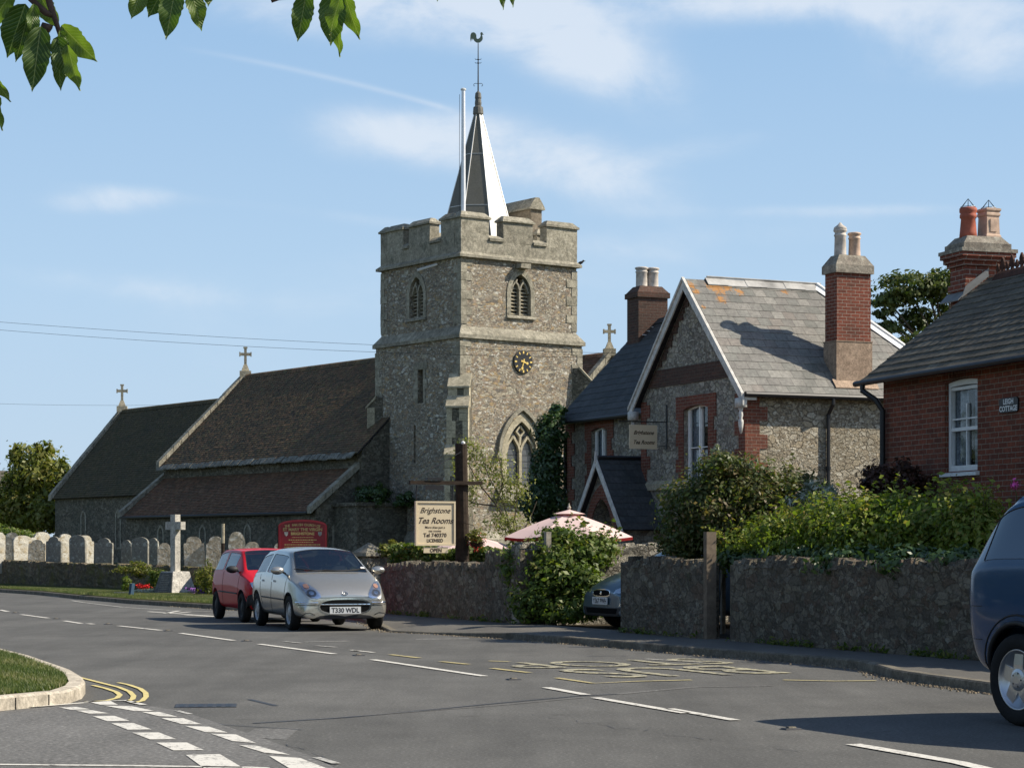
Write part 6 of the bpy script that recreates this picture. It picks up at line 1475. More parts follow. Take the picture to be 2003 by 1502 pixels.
for x in (1.10, -1.10):
    for s in (-1, 1): wheel(S2, x, s*.66, .27, .155, .165, ((8, .03, .03), 'plastic'))
interior(S2, (.0, -.8), .50, .33, .88); mirror_arm(S2, .72, .70, .96, M['plastic'])
hl = [(.40, .60), (.56, .60), (.63, .64), (.655, .72), (.62, .735), (.42, .715)]
fp('headlight', hl, M['lamp'], both=True); fp('headlight_lens', hl, M['lampglass'], off=.02, both=True)
fp('bumper', [(-.72, .26), (.72, .26), (.74, .50), (.60, .54), (-.60, .54), (-.74, .50)], M['plastic'], off=.02, grid=14)
fp('bumper_side', [(1.42, .24), (1.66, .26), (1.66, .52), (1.42, .50)], M['plastic'], off=.014, axis='y', both=True, grid=5)
for s in (-1, 1):
    seam([(.92, .88), (.86, .60), (.80, .26)], sg=s); seam([(-.42, .92), (-.44, .5), (-.5, .26)], sg=s); seam([(.8, .52), (-.78, .54)], sg=s, r=.016, nm='rubbing_strip')
seam([(-.6, .575), (0, .58), (.6, .575)], 'x')
fx = PJ((3, 0, .40), (-1, 0, 0), .02).x; plate_part(S2, fx+.022, .38, '')if False else None
# --- dark car nosing out of the drive
blu = [(x, a, b*1.04, c, d*1.04, e*1.0, f*1.04, g, h*1.04, i) for (x, a, b, c, d, e, f, g, h, i) in sil]
pD = carpaint('slate_blue_car_paint', (.085, .14, .19), .55, .3)
pp = PW(1176, 1178, 33.6); oD = Vector((pp.x, pp.y, 0))+NU*(1.87)
oD.z = .085
S3, bodyD, PJ, fp, seam = car('parked_car', blu, 2.5, .29, 1.42, pD, M['carglass'], 'dark blue car parked in the drive with only its front corner showing past the wall', oD, -NU, windows=(1, 2, 3, 5, 6), screen=(7,), rear=(0, 1, 2), apil=.05)
for x in (1.2, -1.2):
    for s in (-1, 1): wheel(S3, x, s*.71, .29, .17, .185, ((8, .03, .03), 'hub'))
interior(S3, (.0,), .52, .36, .95)
fp('grille_surround', oval(0, .565, .30, .060, p=3), M['chrome'], off=.006); fp('grille', oval(0, .565, .275, .045, p=3), M['void'], off=.010); fp('badge', oval(0, .565, .035, .022), M['chrome'], off=.016, grid=3)
fp('headlight', [(.40, .56), (.62, .57), (.66, .66), (.52, .665), (.42, .62)], M['lamp'], both=True)
fp('lower_grille', [(-.5, .25), (.5, .25), (.55, .33), (-.55, .33)], M['void'], off=.008); fp('bumper', [(-.75, .21), (.75, .21), (.78, .36), (-.78, .36)], M['plastic'], off=.004, grid=12)
fx = PJ((3, 0, .44), (-1, 0, 0), 0).x; plate_part(S3, fx+.028, .445, 'Y367 PWH')
# --- tall blue four-by-four at the right edge
suv = [(-2.20, .44, .60, .70, .74, .98, .74, 1.10, .62, 1.11), (-2.14, .36, .72, .72, .86, 1.02, .85, 1.20, .72, 1.22), (-1.93, .32, .78, .74, .89, 1.06, .87, 1.52, .67, 1.58), (-1.66, .30, .80, .74, .895, 1.08, .872, 1.62, .65, 1.69),
       (-.98, .30, .80, .74, .90, 1.08, .875, 1.64, .65, 1.72), (-.84, .30, .80, .74, .90, 1.08, .875, 1.64, .65, 1.72), (.02, .30, .80, .74, .90, 1.07, .875, 1.63, .645, 1.71), (.14, .30, .80, .74, .90, 1.07, .875, 1.63, .645, 1.71), (.5, .30, .80, .74, .90, 1.06, .87, 1.58, .64, 1.66),
       (1.18, .30, .80, .74, .90, 1.02, .865, 1.10, .74, 1.14), (1.30, .30, .80, .74, .90, 1.01, .86, 1.06, .73, 1.10), (1.8, .32, .78, .72, .88, .95, .83, .99, .68, 1.03), (2.12, .36, .70, .66, .80, .84, .76, .89, .6, .93), (2.25, .42, .58, .58, .68, .72, .66, .76, .5, .79)]
pB = carpaint('deep_blue_car_paint', (.012, .055, .13), 0, .2); pB.node_tree.nodes['Principled BSDF'].inputs['Specular IOR Level'].default_value = .25
suv = [(x+(.13 if x < -1.9 else 0), zb, ws, zm+.04, wm, zs+(.15 if x < .9 else .08), wsh, ze+(.10 if ze > 1.3 else .12 if x < 0 else .08), we, zt+(.10 if zt > 1.3 else .12 if x < 0 else .08)) for (x, zb, ws, zm, wm, zs, wsh, ze, we, zt) in suv]
wc_ = PW(2012, 1326, 16.35); hU = -TAU; latU = Vector((-hU.y, hU.x, 0))
# rear near-side wheel sits at x=-1.31 in the car's own axes, on the camera side (its right)
oU = Vector((wc_.x, wc_.y, 0))+hU*1.31+latU*.79
S4, bodyU, PJ, fp, seam = car('suv', suv, 2.62, .352, 1.54, pB, M['darkglass'], 'dark blue four-by-four cut off by the right edge of the picture', oU, hU, windows=(2, 3, 5, 7, 8), screen=(8,) if False else (9-1,), rear=(1, 2), apil=.06, arch_r=.43)
for x in (1.31, -1.31):
    for s in (-1, 1): wheel(S4, x, s*.80, .352, .225, .232, ((5, .055, .05), 'rim'))
interior(S4, (.3, -.7), .75, .38, 1.1)
for s in (-1, 1):
    # grey cladding round the rear arch and along the bumper
    mb = MB(); A_, B_ = [], []
    for i in range(25):
        an = R(-12+204*i/24); 
        for (rr_, lst, of) in ((.432, A_, .012), (.492, B_, .010)):
            q = PJ((-1.31+rr_*math.cos(an), s*2, max(.352+rr_*math.sin(an), .33)), (0, -s, 0), of); lst.append(q if q is not None else (lst[-1] if lst else Vector((-1.31, s*.85, .4))))
    mb.strip(A_, B_); o = mb.build('wheel_arch_trim', pB, None, uv=False, smooth=True); o.parent = S4
    mb = MB(); mb.tube([a for a in A_], .02, 6); mb.tube(B_, .008, 5); o = mb.build('arch_lip', M['plastic'], None, uv=False, smooth=True); o.parent = S4
    fp('bumper_side', [(-2.06, .36), (-1.80, .36), (-1.78, .62), (-2.07, .62)], paint('dark_grey_bumper', (.05, .065, .085), .5, .4, 0, .1), off=.012, axis='y', grid=5)
    seam([(-2.04, .64), (-1.80, .64)], sg=s); seam([(-2.0, .9), (-1.78, .9)], sg=s, r=.003); seam([(-.92, 1.05), (-.95, .75), (-1.0, .4)], sg=s); seam([(.08, 1.05), (.06, .4)], sg=s)
fp('rear_reflector', oval(-2.02, .78, .022, .06), M['amber'], off=.006, axis='y', grid=3); 
# ------------------------------------------------------------------ memorial, graves, signs
mc = PG(343, 1163, .12); mf = Fr(mc, (math.cos(R(45)), math.sin(R(45)), 0))
mem = thing('memorial_cross', mc, 'tall pale stone memorial cross on a tapered plinth, on the grass verge', 'memorial')
M['memst'] = plainstone('memorial_granite', (.36, .34, .30), (.48, .45, .39), 5, .15, .005)
mb = MB(); mb.box(mf, -.085, .085, -.105, .105, .0, 2.12, r=.5); sh = mb.build('cross_shaft', M['memst'], mem)
mb = MB(); mb.box(mf, -.078, .078, -.34, -.107, 1.72, 1.93, r=.5); mb.box(mf, -.078, .078, .107, .34, 1.72, 1.93, r=.5); mb.build('cross_arm', M['memst'], mem)
mb = MB(); n0 = len(mb.v)
mb.box(mf, -.42, .42, -.42, .42, -.05, .62, r=.5, top=(.62, .62)); pl_ = mb.build('plinth', plainstone('rock_faced_granite', (.40, .38, .34), (.62, .59, .53), 3.5, 1.0, .05), mem)
# smooth inscribed face on the plinth (faces left of the camera)
tl = (.42-.26)/.67; sl_ = Vector((0, 0, 1))+mf.ex*tl; sl_.normalize(); pf2 = LF(mf.p(-.425, 0, .0)+Vector((0, 0, -.05)), -mf.ey, -mf.ex, sl_)
mb = MB(); mb.prism([pf2.p(x, .006, z) for x, z in ((-.40, .05), (.40, .05), (.265, .66), (-.265, .66))], -mf.ex*.012, .5); fa = mb.build('inscribed_tablet', plainstone('dark_slate_tablet', (.10, .10, .095), (.15, .15, .14), 5, .2, .005), pl_)
mb = MB()
for k in range(11):
    z = .60-k*.048; wd = .20 if k else .14
    x = -wd
    while x < wd: l_ = random.uniform(.03, .07); mb.quad([pf2.p(a, .021, b) for a, b in ((x, z), (min(x+l_, wd), z), (min(x+l_, wd), z-.016), (x, z-.016))]); x += l_+.015
mb.build('inscription', M['timber_grey'], fa, flat_n=True)
gm_l = rubble('pale_gravestone', [(.50, .47, .40), (.55, .53, .47), (.44, .38, .28), (.58, .56, .50)], (.50, .47, .40), 3.5, 1, .3, .4, .02, (.28, .22, .13), .55, None, (5, .52, (.26, .20, .11), .8))
gm_b = rubble('beige_gravestone', [(.40, .34, .25), (.46, .40, .31), (.34, .28, .20)], (.42, .36, .27), 3, 1, .3, .4, .02, (.24, .19, .12), .4, None, (7, .53, (.62, .60, .53), .85))
gm_d = rubble('grey_gravestone', [(.20, .19, .165), (.25, .235, .20), (.17, .16, .14)], (.21, .20, .17), 3, 1, .3, .4, .02, (.12, .11, .09), .5, None, (6, .54, (.42, .42, .37), .75))
def gshape(kind, w, h):
    a = w/2
    if kind == 'round': top = [(a*math.cos(t), h-a*.55+a*.55*math.sin(t)) for t in [math.pi*i/12 for i in range(13)]]; return [(-a, 0), (a, 0)]+top
    if kind == 'shoulder':
        b = a*.66; hs = h-b*.62; r = [(a, 0), (a, hs-.05), (a*.93, hs), (b*1.02, hs+.015), (b, hs+.03)]+[(b*math.cos(t), hs+.02+b*.60*math.sin(t)) for t in [math.pi*i/10 for i in range(1, 10)]]+[(-b, hs+.03), (-b*1.02, hs+.015), (-a*.93, hs), (-a, hs-.05), (-a, 0)]; return r
    if kind == 'scroll':
        pts = [(1, 0), (1, .80), (.93, .845), (.80, .84), (.72, .87), (.66, .93), (.5, .975), (.25, 1.0)]; r = [(a*x, h*z) for x, z in pts]; return r+[(-x, z) for x, z in r[::-1]]
    if kind == 'bulb':
        pts = [(.75, 0), (.75, .45), (.9, .55), (1, .68), (.95, .82), (.75, .93), (.45, .99), (.15, 1.0)]; r = [(a*x, h*z) for x, z in pts]; return r+[(-x, z) for x, z in r[::-1]]
ZB = .72
# px left, px right, top y, depth, style, turn (deg, + = faces the sun), material, kind of label
GS = [(-8, 9, 1042, 70, 'shoulder', 40, gm_l, 'pale gravestone cut off by the left edge of the picture'),
      (12, 33, 1041, 74, 'round', 15, gm_d, 'grey gravestone second from the left edge, behind the others'),
      (31, 62, 1047, 71, 'round', 42, gm_l, 'bright white blotchy gravestone, third from the left'),
      (54, 87, 1056, 69, 'shoulder', 5, gm_b, 'shorter beige gravestone in front of a white one'),
      (63, 101, 1041, 75, 'shoulder', 42, gm_l, 'broad white gravestone standing behind the short beige one'),
      (87, 121, 1050, 67, 'shoulder', -32, gm_d, 'dark grey gravestone with arched top between two pale ones'),
      (112, 140, 1045, 73, 'shoulder', 42, gm_l, 'white gravestone between the two dark arched ones'),
      (134, 169, 1046, 66, 'round', -30, gm_d, 'tall dark round-topped gravestone in front of a white scrolled one'),
      (150, 180, 1047, 72, 'scroll', 42, gm_l, 'white gravestone half hidden behind the tall dark one'),
      (182, 220, 1053, 65, 'shoulder', -28, gm_d, 'dark grey gravestone standing alone left of the closely packed three'),
      (236, 258, 1057, 66, 'shoulder', -26, gm_d, 'left of the three overlapping dark gravestones'),
      (255, 290, 1050, 64, 'round', -26, gm_d, 'middle and tallest of the three overlapping dark gravestones'),
      (287, 309, 1053, 66, 'shoulder', -26, gm_d, 'right of the three overlapping dark gravestones'),
      (310, 338, 1062, 61, 'scroll', 8, gm_b, 'low beige gravestone just left of the memorial cross'),
      (362, 401, 1049, 58, 'scroll', 6, gm_b, 'beige scroll-topped gravestone right of the memorial cross'),
      (402, 437, 1049, 58, 'scroll', 6, gm_b, 'beige scroll-topped gravestone beside the thin pale post'),
      (448, 481, 1040, 60, 'bulb', 8, gm_b, 'tall bulbous-topped gravestone above the red car'),
      (476, 512, 1060, 57, 'scroll', 8, gm_b, 'low scroll-topped gravestone seen over the roof of the red car'),
      (534, 560, 1063, 56, 'scroll', 8, gm_b, 'gravestone edge showing left of the red church board')]
for (xl, xr, ty_, d, kd, turn, mt, lab) in GS:
    c_ = PW((xl+xr)/2, 1100, d); zt = EYE+(HY-ty_)/F*d; nrm_a = R(-90+turn); ex = Vector((-math.sin(nrm_a), math.cos(nrm_a), 0)); ex = Vector((math.cos(R(turn)), math.sin(R(turn)), 0))
    wd = (xr-xl)/F*d/math.cos(R(turn)); zb = ZB-.1-.0; fr = Fr((c_.x, d, zb-.1), ex, (random.uniform(-.045, .045), random.uniform(-.05, .03), 1)); h = zt-zb+.1
    g = thing('gravestone', fr.o, lab, 'gravestone', 'gravestones behind the low wall'); mb = MB(); mb.prism([fr.p(x, 0, z) for x, z in gshape(kd, wd, h)], fr.ey*(.07 if turn < 0 else .11), .5); mb.build('slab', mt, g)
# planting bed kerb, blue sign, pole
mb = MB(); q = Fr(PG(290, 1162, .13), (math.cos(R(0)), 0.02, 0)); mb.box(q, -.9, .45, -.05, .05, -.02, .06); 
o = mb.build('flower_bed_edging', M['kerb_new'], None); tag(o, 'low pale stone edging of the flower bed left of the memorial cross', 'edging'); base_mesh(o, q.o)
mb = MB(); q = Fr(PG(256, 1165, .13), (.12, .99, 0), (.12, 0, 1)); mb.box(q, -.13, .13, -.03, .03, 0, .32); bs_ = mb.build('small_blue_sign', paint('blue_board', (.035, .07, .12), .5), None); tag(bs_, 'small blue board standing edge-on by the flower bed', 'sign'); base_mesh(bs_, q.o)
q = PW(436, 1110, 53.5); q.z = .25; po = thing('marker_post', q, 'thin pale-topped post against the gravestones left of the red car', 'post')
mb = MB(); mb.tube([q, q+Vector((0, 0, EYE+(HY-1062)/F*53.5-.25))], .045, 8); mb.build('shaft', M['timber_dark'], po)
mb = MB(); mb.tube([q+Vector((0, 0, EYE+(HY-1062)/F*53.5-.249)), q+Vector((0, 0, EYE+(HY-1024)/F*53.5-.25))], .045, 8); mb.build('sunlit_top', M['buff'], po)  # lit upper end of the post, sunlight put in as buff colour
# church notice board
nb = PW(592, 1090, 52.5); nb.z = .3; nf = Fr(nb, (math.cos(R(4)), math.sin(R(4)), 0)); NB = thing('church_notice_board', nb, 'crimson church notice board with arched top and gold lettering behind the silver car', 'notice board')
zt = EYE+(HY-1018)/F*52.5-.3; zs_ = EYE+(HY-1028)/F*52.5-.3; hw_ = 45/F*52.5
pl = [(-hw_, .6), (hw_, .6), (hw_, zs_)]+[(hw_*math.cos(t), zs_+(zt-zs_)*math.sin(t)) for t in [math.pi*i/14 for i in range(1, 14)]]+[(-hw_, zs_)]
mb = MB(); mb.prism([nf.p(x, 0, z) for x, z in pl], nf.ey*.05, .5); mb.build('board', M['redboard'], NB)
mb = MB(); mull(mb, lambda x, z, d: nf.p(x, -d, z), pl+[pl[0]], .05, .03, -.0); mb.build('frame', M['redboard'], NB)
mb = MB()
for s in (-1, 1): mb.box(nf, s*hw_-.05, s*hw_+.05, .051, .12, 0, zs_)
mb.build('posts', M['timber_dark'], NB)
mb = MB(); arc = 'THE PARISH CHURCH OF'; 
for i, ch_ in enumerate(arc):
    if ch_ == ' ': continue
    x = (-.5+(i+.5)/len(arc))*hw_*1.55; zz = zs_+(zt-zs_)*math.sqrt(max(0, 1-(x/hw_)**2))-.13; text_mb(ch_, nf, x, zz, .085, y=-.012, mb=mb, bold=.002)
text_mb('ST MARY THE VIRGIN', nf, .0, zs_-.125, .10, y=-.012, mb=mb, bold=.003); text_mb('BRIGHSTONE', nf, .0, zs_-.225, .095, y=-.012, mb=mb, bold=.003)
for k, (wd, hh) in enumerate([(.26, .016), (.34, .026), (.26, .020), (.44, .026), (.44, .022), (.40, .026), (.46, .026), (.42, .018)]):   # unreadable small print: rows of short strokes
    z = zs_-.275-k*.058; x = -wd
    while x < wd: l_ = random.uniform(.015, .05); mb.quad([nf.p(a, -.012, b) for a, b in ((x, z), (min(x+l_, wd), z), (min(x+l_, wd), z-hh), (x, z-hh))]); x += l_+.014
mb.build('lettering', M['goldt'], NB, flat_n=True)
mb = MB()
for s in (-.40, .42):
    mb.prism([nf.p(s+x, -.012, zs_-.20+z) for x, z in ((-.045, .05), (.045, .05), (.04, -.02), (0, -.06), (-.04, -.02))], nf.ey*-.004)
mb.build('shield', M['memst'], NB)
# tall dark post with the hanging tea rooms sign
pq = PW(904, 1100, 41.6); pq.z = 0.09; SP = thing('sign_post', pq, 'thick dark timber post carrying the hanging tea rooms sign', 'post')
ztp = EYE+(HY-868)/F*41.6
mb = MB(); mb.tube([pq, Vector((pq.x, pq.y, ztp*.5)), Vector((pq.x-.02, pq.y, ztp))], [.145, .135, .12], 12); mb.build('post', M['timber_dark'], SP)
zc_ = EYE+(HY-945)/F*41.6; bf = Fr((pq.x, pq.y-.16, zc_), NU)
mb = MB(); xl_ = -1.08; mb.box(bf, xl_, .42, -.035, .035, -.035, .035); mb.build('crossbar', M['timber_dark'], SP)
mb = MB(); mb.box(bf, -.74, -.42, -.06, .06, .052, .09); mb.box(bf, -.78, -.40, -.05, .05, -.14, -.052); mb.build('lamp_box', M['black'], SP)
mb = MB(); mb.tube([Vector((pq.x, pq.y-.1, ztp-.15)), bf.p(xl_+.05, 0, .05)], .010, 4); mb.tube([bf.p(-.94, 0, -.05), bf.p(-.95, 0, -.33)], .015, 5); mb.tube([bf.p(-.20, 0, -.05), bf.p(-.20, 0, -.33)], .015, 5); mb.build('stay_wire', M['black'], SP)
mb = MB(); mb.lathe(Fr(Vector((pq.x+.02, pq.y-.1, ztp-.02)), (1, 0, 0)), [(.015, 0), (.04, .02), (.04, .05), (.01, .07)], 10); mb.build('lamp', M['white'], SP)
z_top = EYE+(HY-981)/F*41.6-zc_; z_bot = EYE+(HY-1067)/F*41.6-zc_
x0 = bf.hit(1, 0, 812, 1000).x; x1 = bf.hit(1, 0, 890, 1000).x
HS = thing('tea_rooms_sign', bf.p((x0+x1)/2, 0, z_top), 'cream hanging sign lettered Brighstone Tea Rooms on the dark post', 'sign')
mb = MB(); mb.box(bf, x0+.03, x1-.03, -.015, .015, z_bot+.03, z_top-.03, r=.5); mb.build('board', M['board'], HS)
mb = MB(); mb.box(bf, x0, x1, -.035, .035, z_top-.035, z_top); mb.box(bf, x0, x1, -.035, .035, z_bot, z_bot+.035); mb.box(bf, x0, x0+.035, -.034, .034, z_bot+.036, z_top-.036); mb.box(bf, x1-.035, x1, -.034, .034, z_bot+.036, z_top-.036); mb.build('frame', M['board'], HS)
def script(mb, txt, fr, x, z, size, y, bold): return text_mb(txt, fr, x, z, size, y=y, mb=mb, bold=bold, shear=.42, sx=.95)
cxs = (x0+x1)/2-.01; Hh = z_top-z_bot
mb = MB(); script(mb, 'Brighstone', bf, cxs, z_top-.225, .150, -.019, .001); script(mb, 'Tea Rooms', bf, cxs, z_top-.425, .165, -.019, .002)
text_mb('More than just a', bf, cxs, z_top-.52, .062, y=-.019, mb=mb, bold=.001, shear=.1); text_mb('tea rooms', bf, cxs, z_top-.588, .062, y=-.019, mb=mb, bold=.001, shear=.1)
text_mb('Tel 740370', bf, cxs, z_top-.685, .105, y=-.019, mb=mb, bold=.002); text_mb('LICENSED', bf, cxs, z_top-.785, .095, y=-.019, mb=mb, bold=.002, sx=.8); mb.build('lettering', M['ink'], HS, flat_n=True)
zo = EYE+(HY-1071)/F*41.6-zc_; OS = thing('open_sign', bf.p(cxs, 0, zo), 'small cream board reading OPEN hung under the tea rooms sign', 'sign')
mb = MB(); mb.box(bf, cxs-.23, cxs+.27, -.012, .012, zo-.10, zo+.01, r=.5); mb.build('board', M['board'], OS)
mb = MB(); text_mb('OPEN', bf, cxs+.02, zo-.082, .095, y=-.016, mb=mb, bold=.003); mb.build('lettering', M['ink'], OS, flat_n=True)
mb = MB(); 
for s in (-.12, .15): mb.tube([bf.p(cxs+s, 0, z_bot), bf.p(cxs+s, 0, zo)], .006, 4)
mb.build('hooks', M['black'], OS)
# bracket sign on the house
ba = H.hit(0, AW, 1305, 826); bz = ba.z; bt = ba.y; bfr = Fr(H.p(AW, bt, bz), NU)
BK = thing('hanging_bracket_sign', bfr.o, 'cream tea rooms sign hanging from a black bracket on the stone gable', 'sign')
mb = MB(); mb.box(bfr, -1.25, -.01, -.012, .012, -.012, .012); mb.box(bfr, -.03, -.008, -.02, .02, -.62, .40); mb.build('bracket', M['black'], BK)
sx0 = bfr.hit(1, 0, 1231, 850).x; sx1 = bfr.hit(1, 0, 1285, 850).x; sz0 = bfr.hit(1, 0, 1258, 878).z; sz1 = bfr.hit(1, 0, 1258, 831).z
mb = MB(); mb.box(bfr, sx0, sx1, -.012, .012, sz0, sz1, r=.5); mb.build('board', M['board'], BK)
mb = MB()
for s in (sx0+.08, sx1-.08): mb.tube([bfr.p(s, 0, sz1), bfr.p(s, 0, 0)], .006, 4)
mb.tube([bfr.p(sx1, 0, sz0+.05), bfr.p(-.03, 0, sz0+.09)], .008, 4); mb.build('hooks', M['black'], BK)
mb = MB(); cq = (sx0+sx1)/2; script(mb, 'Brighstone', bfr, cq, sz1-.22, .125, -.016, .003); script(mb, 'Tea Rooms', bfr, cq, sz1-.44, .125, -.016, .003); mb.build('lettering', M['ink'], BK, flat_n=True)
# yellow notice
yq = PW(965, 1110, 42.3); yq.z = .1; YS = thing('yellow_notice', yq, 'small yellow notice on a stick right of the dark post', 'sign'); mb = MB(); q = Fr(yq, NU); zy = EYE+(HY-1083)/F*42.3-.1
mb.box(q, -.085, .085, -.008, .008, zy-.05, zy+.05); mb.build('board', paint('yellow_board', (.75, .42, .03), .5), YS); mb = MB(); mb.box(q, -.012, .012, .009, .03, 0, zy-.02); mb.build('stick', M['timber_dark'], YS)
# fence behind the drive wall
fe = thing('timber_fence', W.p(6.6, cy, 0), 'weathered grey timber rail fence beyond the drive wall', 'fence')
fd = PW(1212, 1100, 40.2); fd.z = 0; f2 = Fr(fd, (1, .12, 0)); mb = MB()
mb.box(f2, .02, 1.15, -.03, .0, 1.27, 1.37); mb.box(f2, .02, 1.15, -.03, .0, 1.08, 1.14); mb.build('rails', M['timber_grey'], fe)
for x in (0, .45, 1.1): mb = MB(); mb.box(f2, x, x+.08, .002, .09, .05, 1.40); mb.build('post', M['timber_grey'], fe)
mb = MB()
for k in range(6): mb.box(f2, .03+k*.19, .19+k*.19, .003, .02, .9, 1.26)
mb.build('boards', M['timber_grey'], fe)
qf = Fr(W.p(.35, cy-.02, 0)+TAU*-.0, NU); 
f3 = thing('wall_posts', qf.o, 'grey posts standing against the sunlit drive wall', 'fence')
for k in (0, 3, 5): mb = MB(); mb.box(qf, .05+k*1.15, .14+k*1.15, -.12, -.03, .1, 1.62); mb.build('post', M['timber_grey'], f3)
# gateway posts
gp = W.p(0, wy(1377)-.005, .1); gq = Fr(gp, NU); GP = thing('gate_post', gp, 'tall square pale timber post at the garden gateway', 'post'); zt = EYE+(HY-1040)/F*gp.y-.1
mb = MB(); mb.box(gq, -.01, .14, -.09, .0, -.02, zt, r=.5); mb.build('shaft', paint('brown_gate_timber', (.17, .135, .10), .85, .1, 0, .3, 10, .4), GP)
gp = PG(1414, 1238, .1); gq = Fr(gp, NU); G2 = thing('gate_post', gp, 'thinner pale post just right of the tall gateway post', 'post'); mb = MB(); mb.box(gq, -.03, .03, -.03, .03, -.02, 1.25, r=.5); mb.build('shaft', M['timber_grey'], G2)
# parasols
M['canvas'] = paint('pale_pink_canvas', (.66, .50, .46), .9, .1, 0, .05, 4, .1)
def canvas_tr():
    m, nt, b = newmat('pink_parasol_canvas', .9, .1, 0, (.70, .52, .48)); tr = N(nt, 'ShaderNodeBsdfTranslucent'); tr.inputs[0].default_value = (.40, .05, .05, 1); ms = N(nt, 'ShaderNodeMixShader'); ms.inputs[0].default_value = .10
    L(nt, b.outputs[0], ms.inputs[1]); L(nt, tr.outputs[0], ms.inputs[2]); L(nt, ms.outputs[0], nt.nodes['Material Output'].inputs[0]); return m
M['canvas'] = canvas_tr(); M['canvas_in'] = paint('red_canvas', (.16, .012, .012), .9, .1, 0, .1)
def parasol(px, pyt, d, r, drop, label, val_, mname='canvas', ph0=.35):
    top = PW(px, pyt, d); root = thing('parasol', Vector((top.x, d, .1)), label, 'parasol', 'parasols in the tea garden'); n = 8; fr = Fr((top.x, d, 0), (1, 0, 0))
    zt = top.z
    def pt(a, rad, z): return fr.p(rad*math.cos(a), rad*math.sin(a), z)
    mb = MB(); mi = MB(); rings = [(0, 0), (.30, .10), (.62, .34), (1.0, .74)]
    def zz(f): return zt-drop*(.75*f+.25*f*f)
    for k in range(n):
        a0, a1 = ph0+2*math.pi*k/n, ph0+2*math.pi*(k+1)/n; cs = [i/6 for i in range(7)]
        prev = None
        for f in (.0, .15, .3, .5, .75, 1.0):
            row = [pt(a0, r*f, zz(f)).lerp(pt(a1, r*f, zz(f)), c)+Vector((0, 0, -.035*math.sin(math.pi*c)*f)) for c in cs]
            if prev: mb.strip(prev, row, .5); mi.strip([p+Vector((0, 0, -.008)) for p in prev], [p+Vector((0, 0, -.008)) for p in row], .5)
            prev = row
        mi.strip([p+Vector((0, 0, -.004)) for p in prev], [p+Vector((0, 0, val_*-1)) for p in prev], .5)
    mb.build('canopy', M[mname], root, smooth=False); mi.build('valance', M['canvas_in'], root)
    mb = MB()
    prev = None
    for f in (0, .12, .24):
        row = [pt(ph0+2*math.pi*k/16, r*f, zt+.05-drop*(.75*f)) for k in range(16)]
        if prev: mb.strip(prev, row, .5, closed=True)
        prev = row
    mb.build('vent_cap', M[mname], root)
    mb = MB(); mb.tube([fr.p(0, 0, .1), fr.p(0, 0, zt+.02)], .022, 8); mb.build('pole', M['timber_grey'], root)
    mb = MB(); mb.lathe(Fr(fr.p(0, 0, zt+.03), (1, 0, 0)), [(.03, 0), (.03, .03), (.045, .06), (.02, .10), (.01, .15)], 10); mb.build('finial', M['timber_grey'], root)
    mb = MB()
    for k in range(n): a = ph0+2*math.pi*k/n; mb.tube([pt(a, .03, zt-drop*.95), pt(a, r*.55, zz(.55)-.02)], .008, 4)
    mb.build('ribs', M['timber_grey'], root); return root
parasol(1113, 1001, 44.5, 1.42, .52, 'large pale pink parasol with red underside in front of the porch', .06)
parasol(930, 1049, 44.0, .92, .26, 'smaller pale pink parasol half hidden behind the dark post', .05, ph0=.1)
# overhead wires
def wire(a, b, sag, label):
    n = 24; pts = [a.lerp(b, i/n)-Vector((0, 0, sag*4*(i/n)*(1-i/n))) for i in range(n+1)]; mb = MB(); mb.tube(pts, .006, 4); o = mb.build('overhead_wire', M['black'], None); tag(o, label, 'wire', 'overhead wires'); base_mesh(o, pts[0])
wire(PW(-260, 608, 62), PW(1243, 692, 57.6), .18, 'upper of the two wires crossing the church tower')
wire(PW(-260, 622, 61.8), PW(1238, 700, 57.4), .24, 'lower of the two wires crossing the church tower')
wire(PW(-260, 778, 86), T.p(0, 5.6, 7.7)+Vector((0, 0, 0)), .35, 'lowest single wire, running behind the small roof cross')

# ------------------------------------------------------------------ plants
def leaves_obj(name, P, Nn, size, m, parent, rnd, aspect=.5, sizevar=.35, seed=1):
    rng = np.random.default_rng(seed); n = len(P)
    o0 = np.array(parent.get('_o', (0, 0, 0))) if parent is not None else np.zeros(3)
    a = rng.normal(size=(n, 3)); Nn = Nn/np.linalg.norm(Nn, axis=1, keepdims=True); t = np.cross(Nn, a); t /= np.linalg.norm(t, axis=1, keepdims=True)+1e-9; b = np.cross(Nn, t)
    s = size*(1+sizevar*rng.normal(size=(n, 1)).clip(-1.5, 2)); 
    v0 = P-t*s; v1 = P+b*s*aspect+Nn*s*.12; v2 = P+t*s; v3 = P-b*s*aspect+Nn*s*.12
    V = np.stack([v0, v1, v2, v3], 1).reshape(-1, 3)-o0
    me = bpy.data.meshes.new(name); me.vertices.add(4*n); me.vertices.foreach_set('co', V.ravel()); me.loops.add(4*n); me.loops.foreach_set('vertex_index', np.arange(4*n)); me.polygons.add(n)
    me.polygons.foreach_set('loop_start', np.arange(n)*4); me.polygons.foreach_set('loop_total', np.full(n, 4)); me.update(calc_edges=True); me.validate()
    at = me.attributes.new('rnd', 'FLOAT', 'FACE'); at.data.foreach_set('value', rnd.clip(0, 1))
    me.materials.append(m); o = bpy.data.objects.new(name, me); COL.objects.link(o)
    if parent is not None: o.parent = parent
    return o
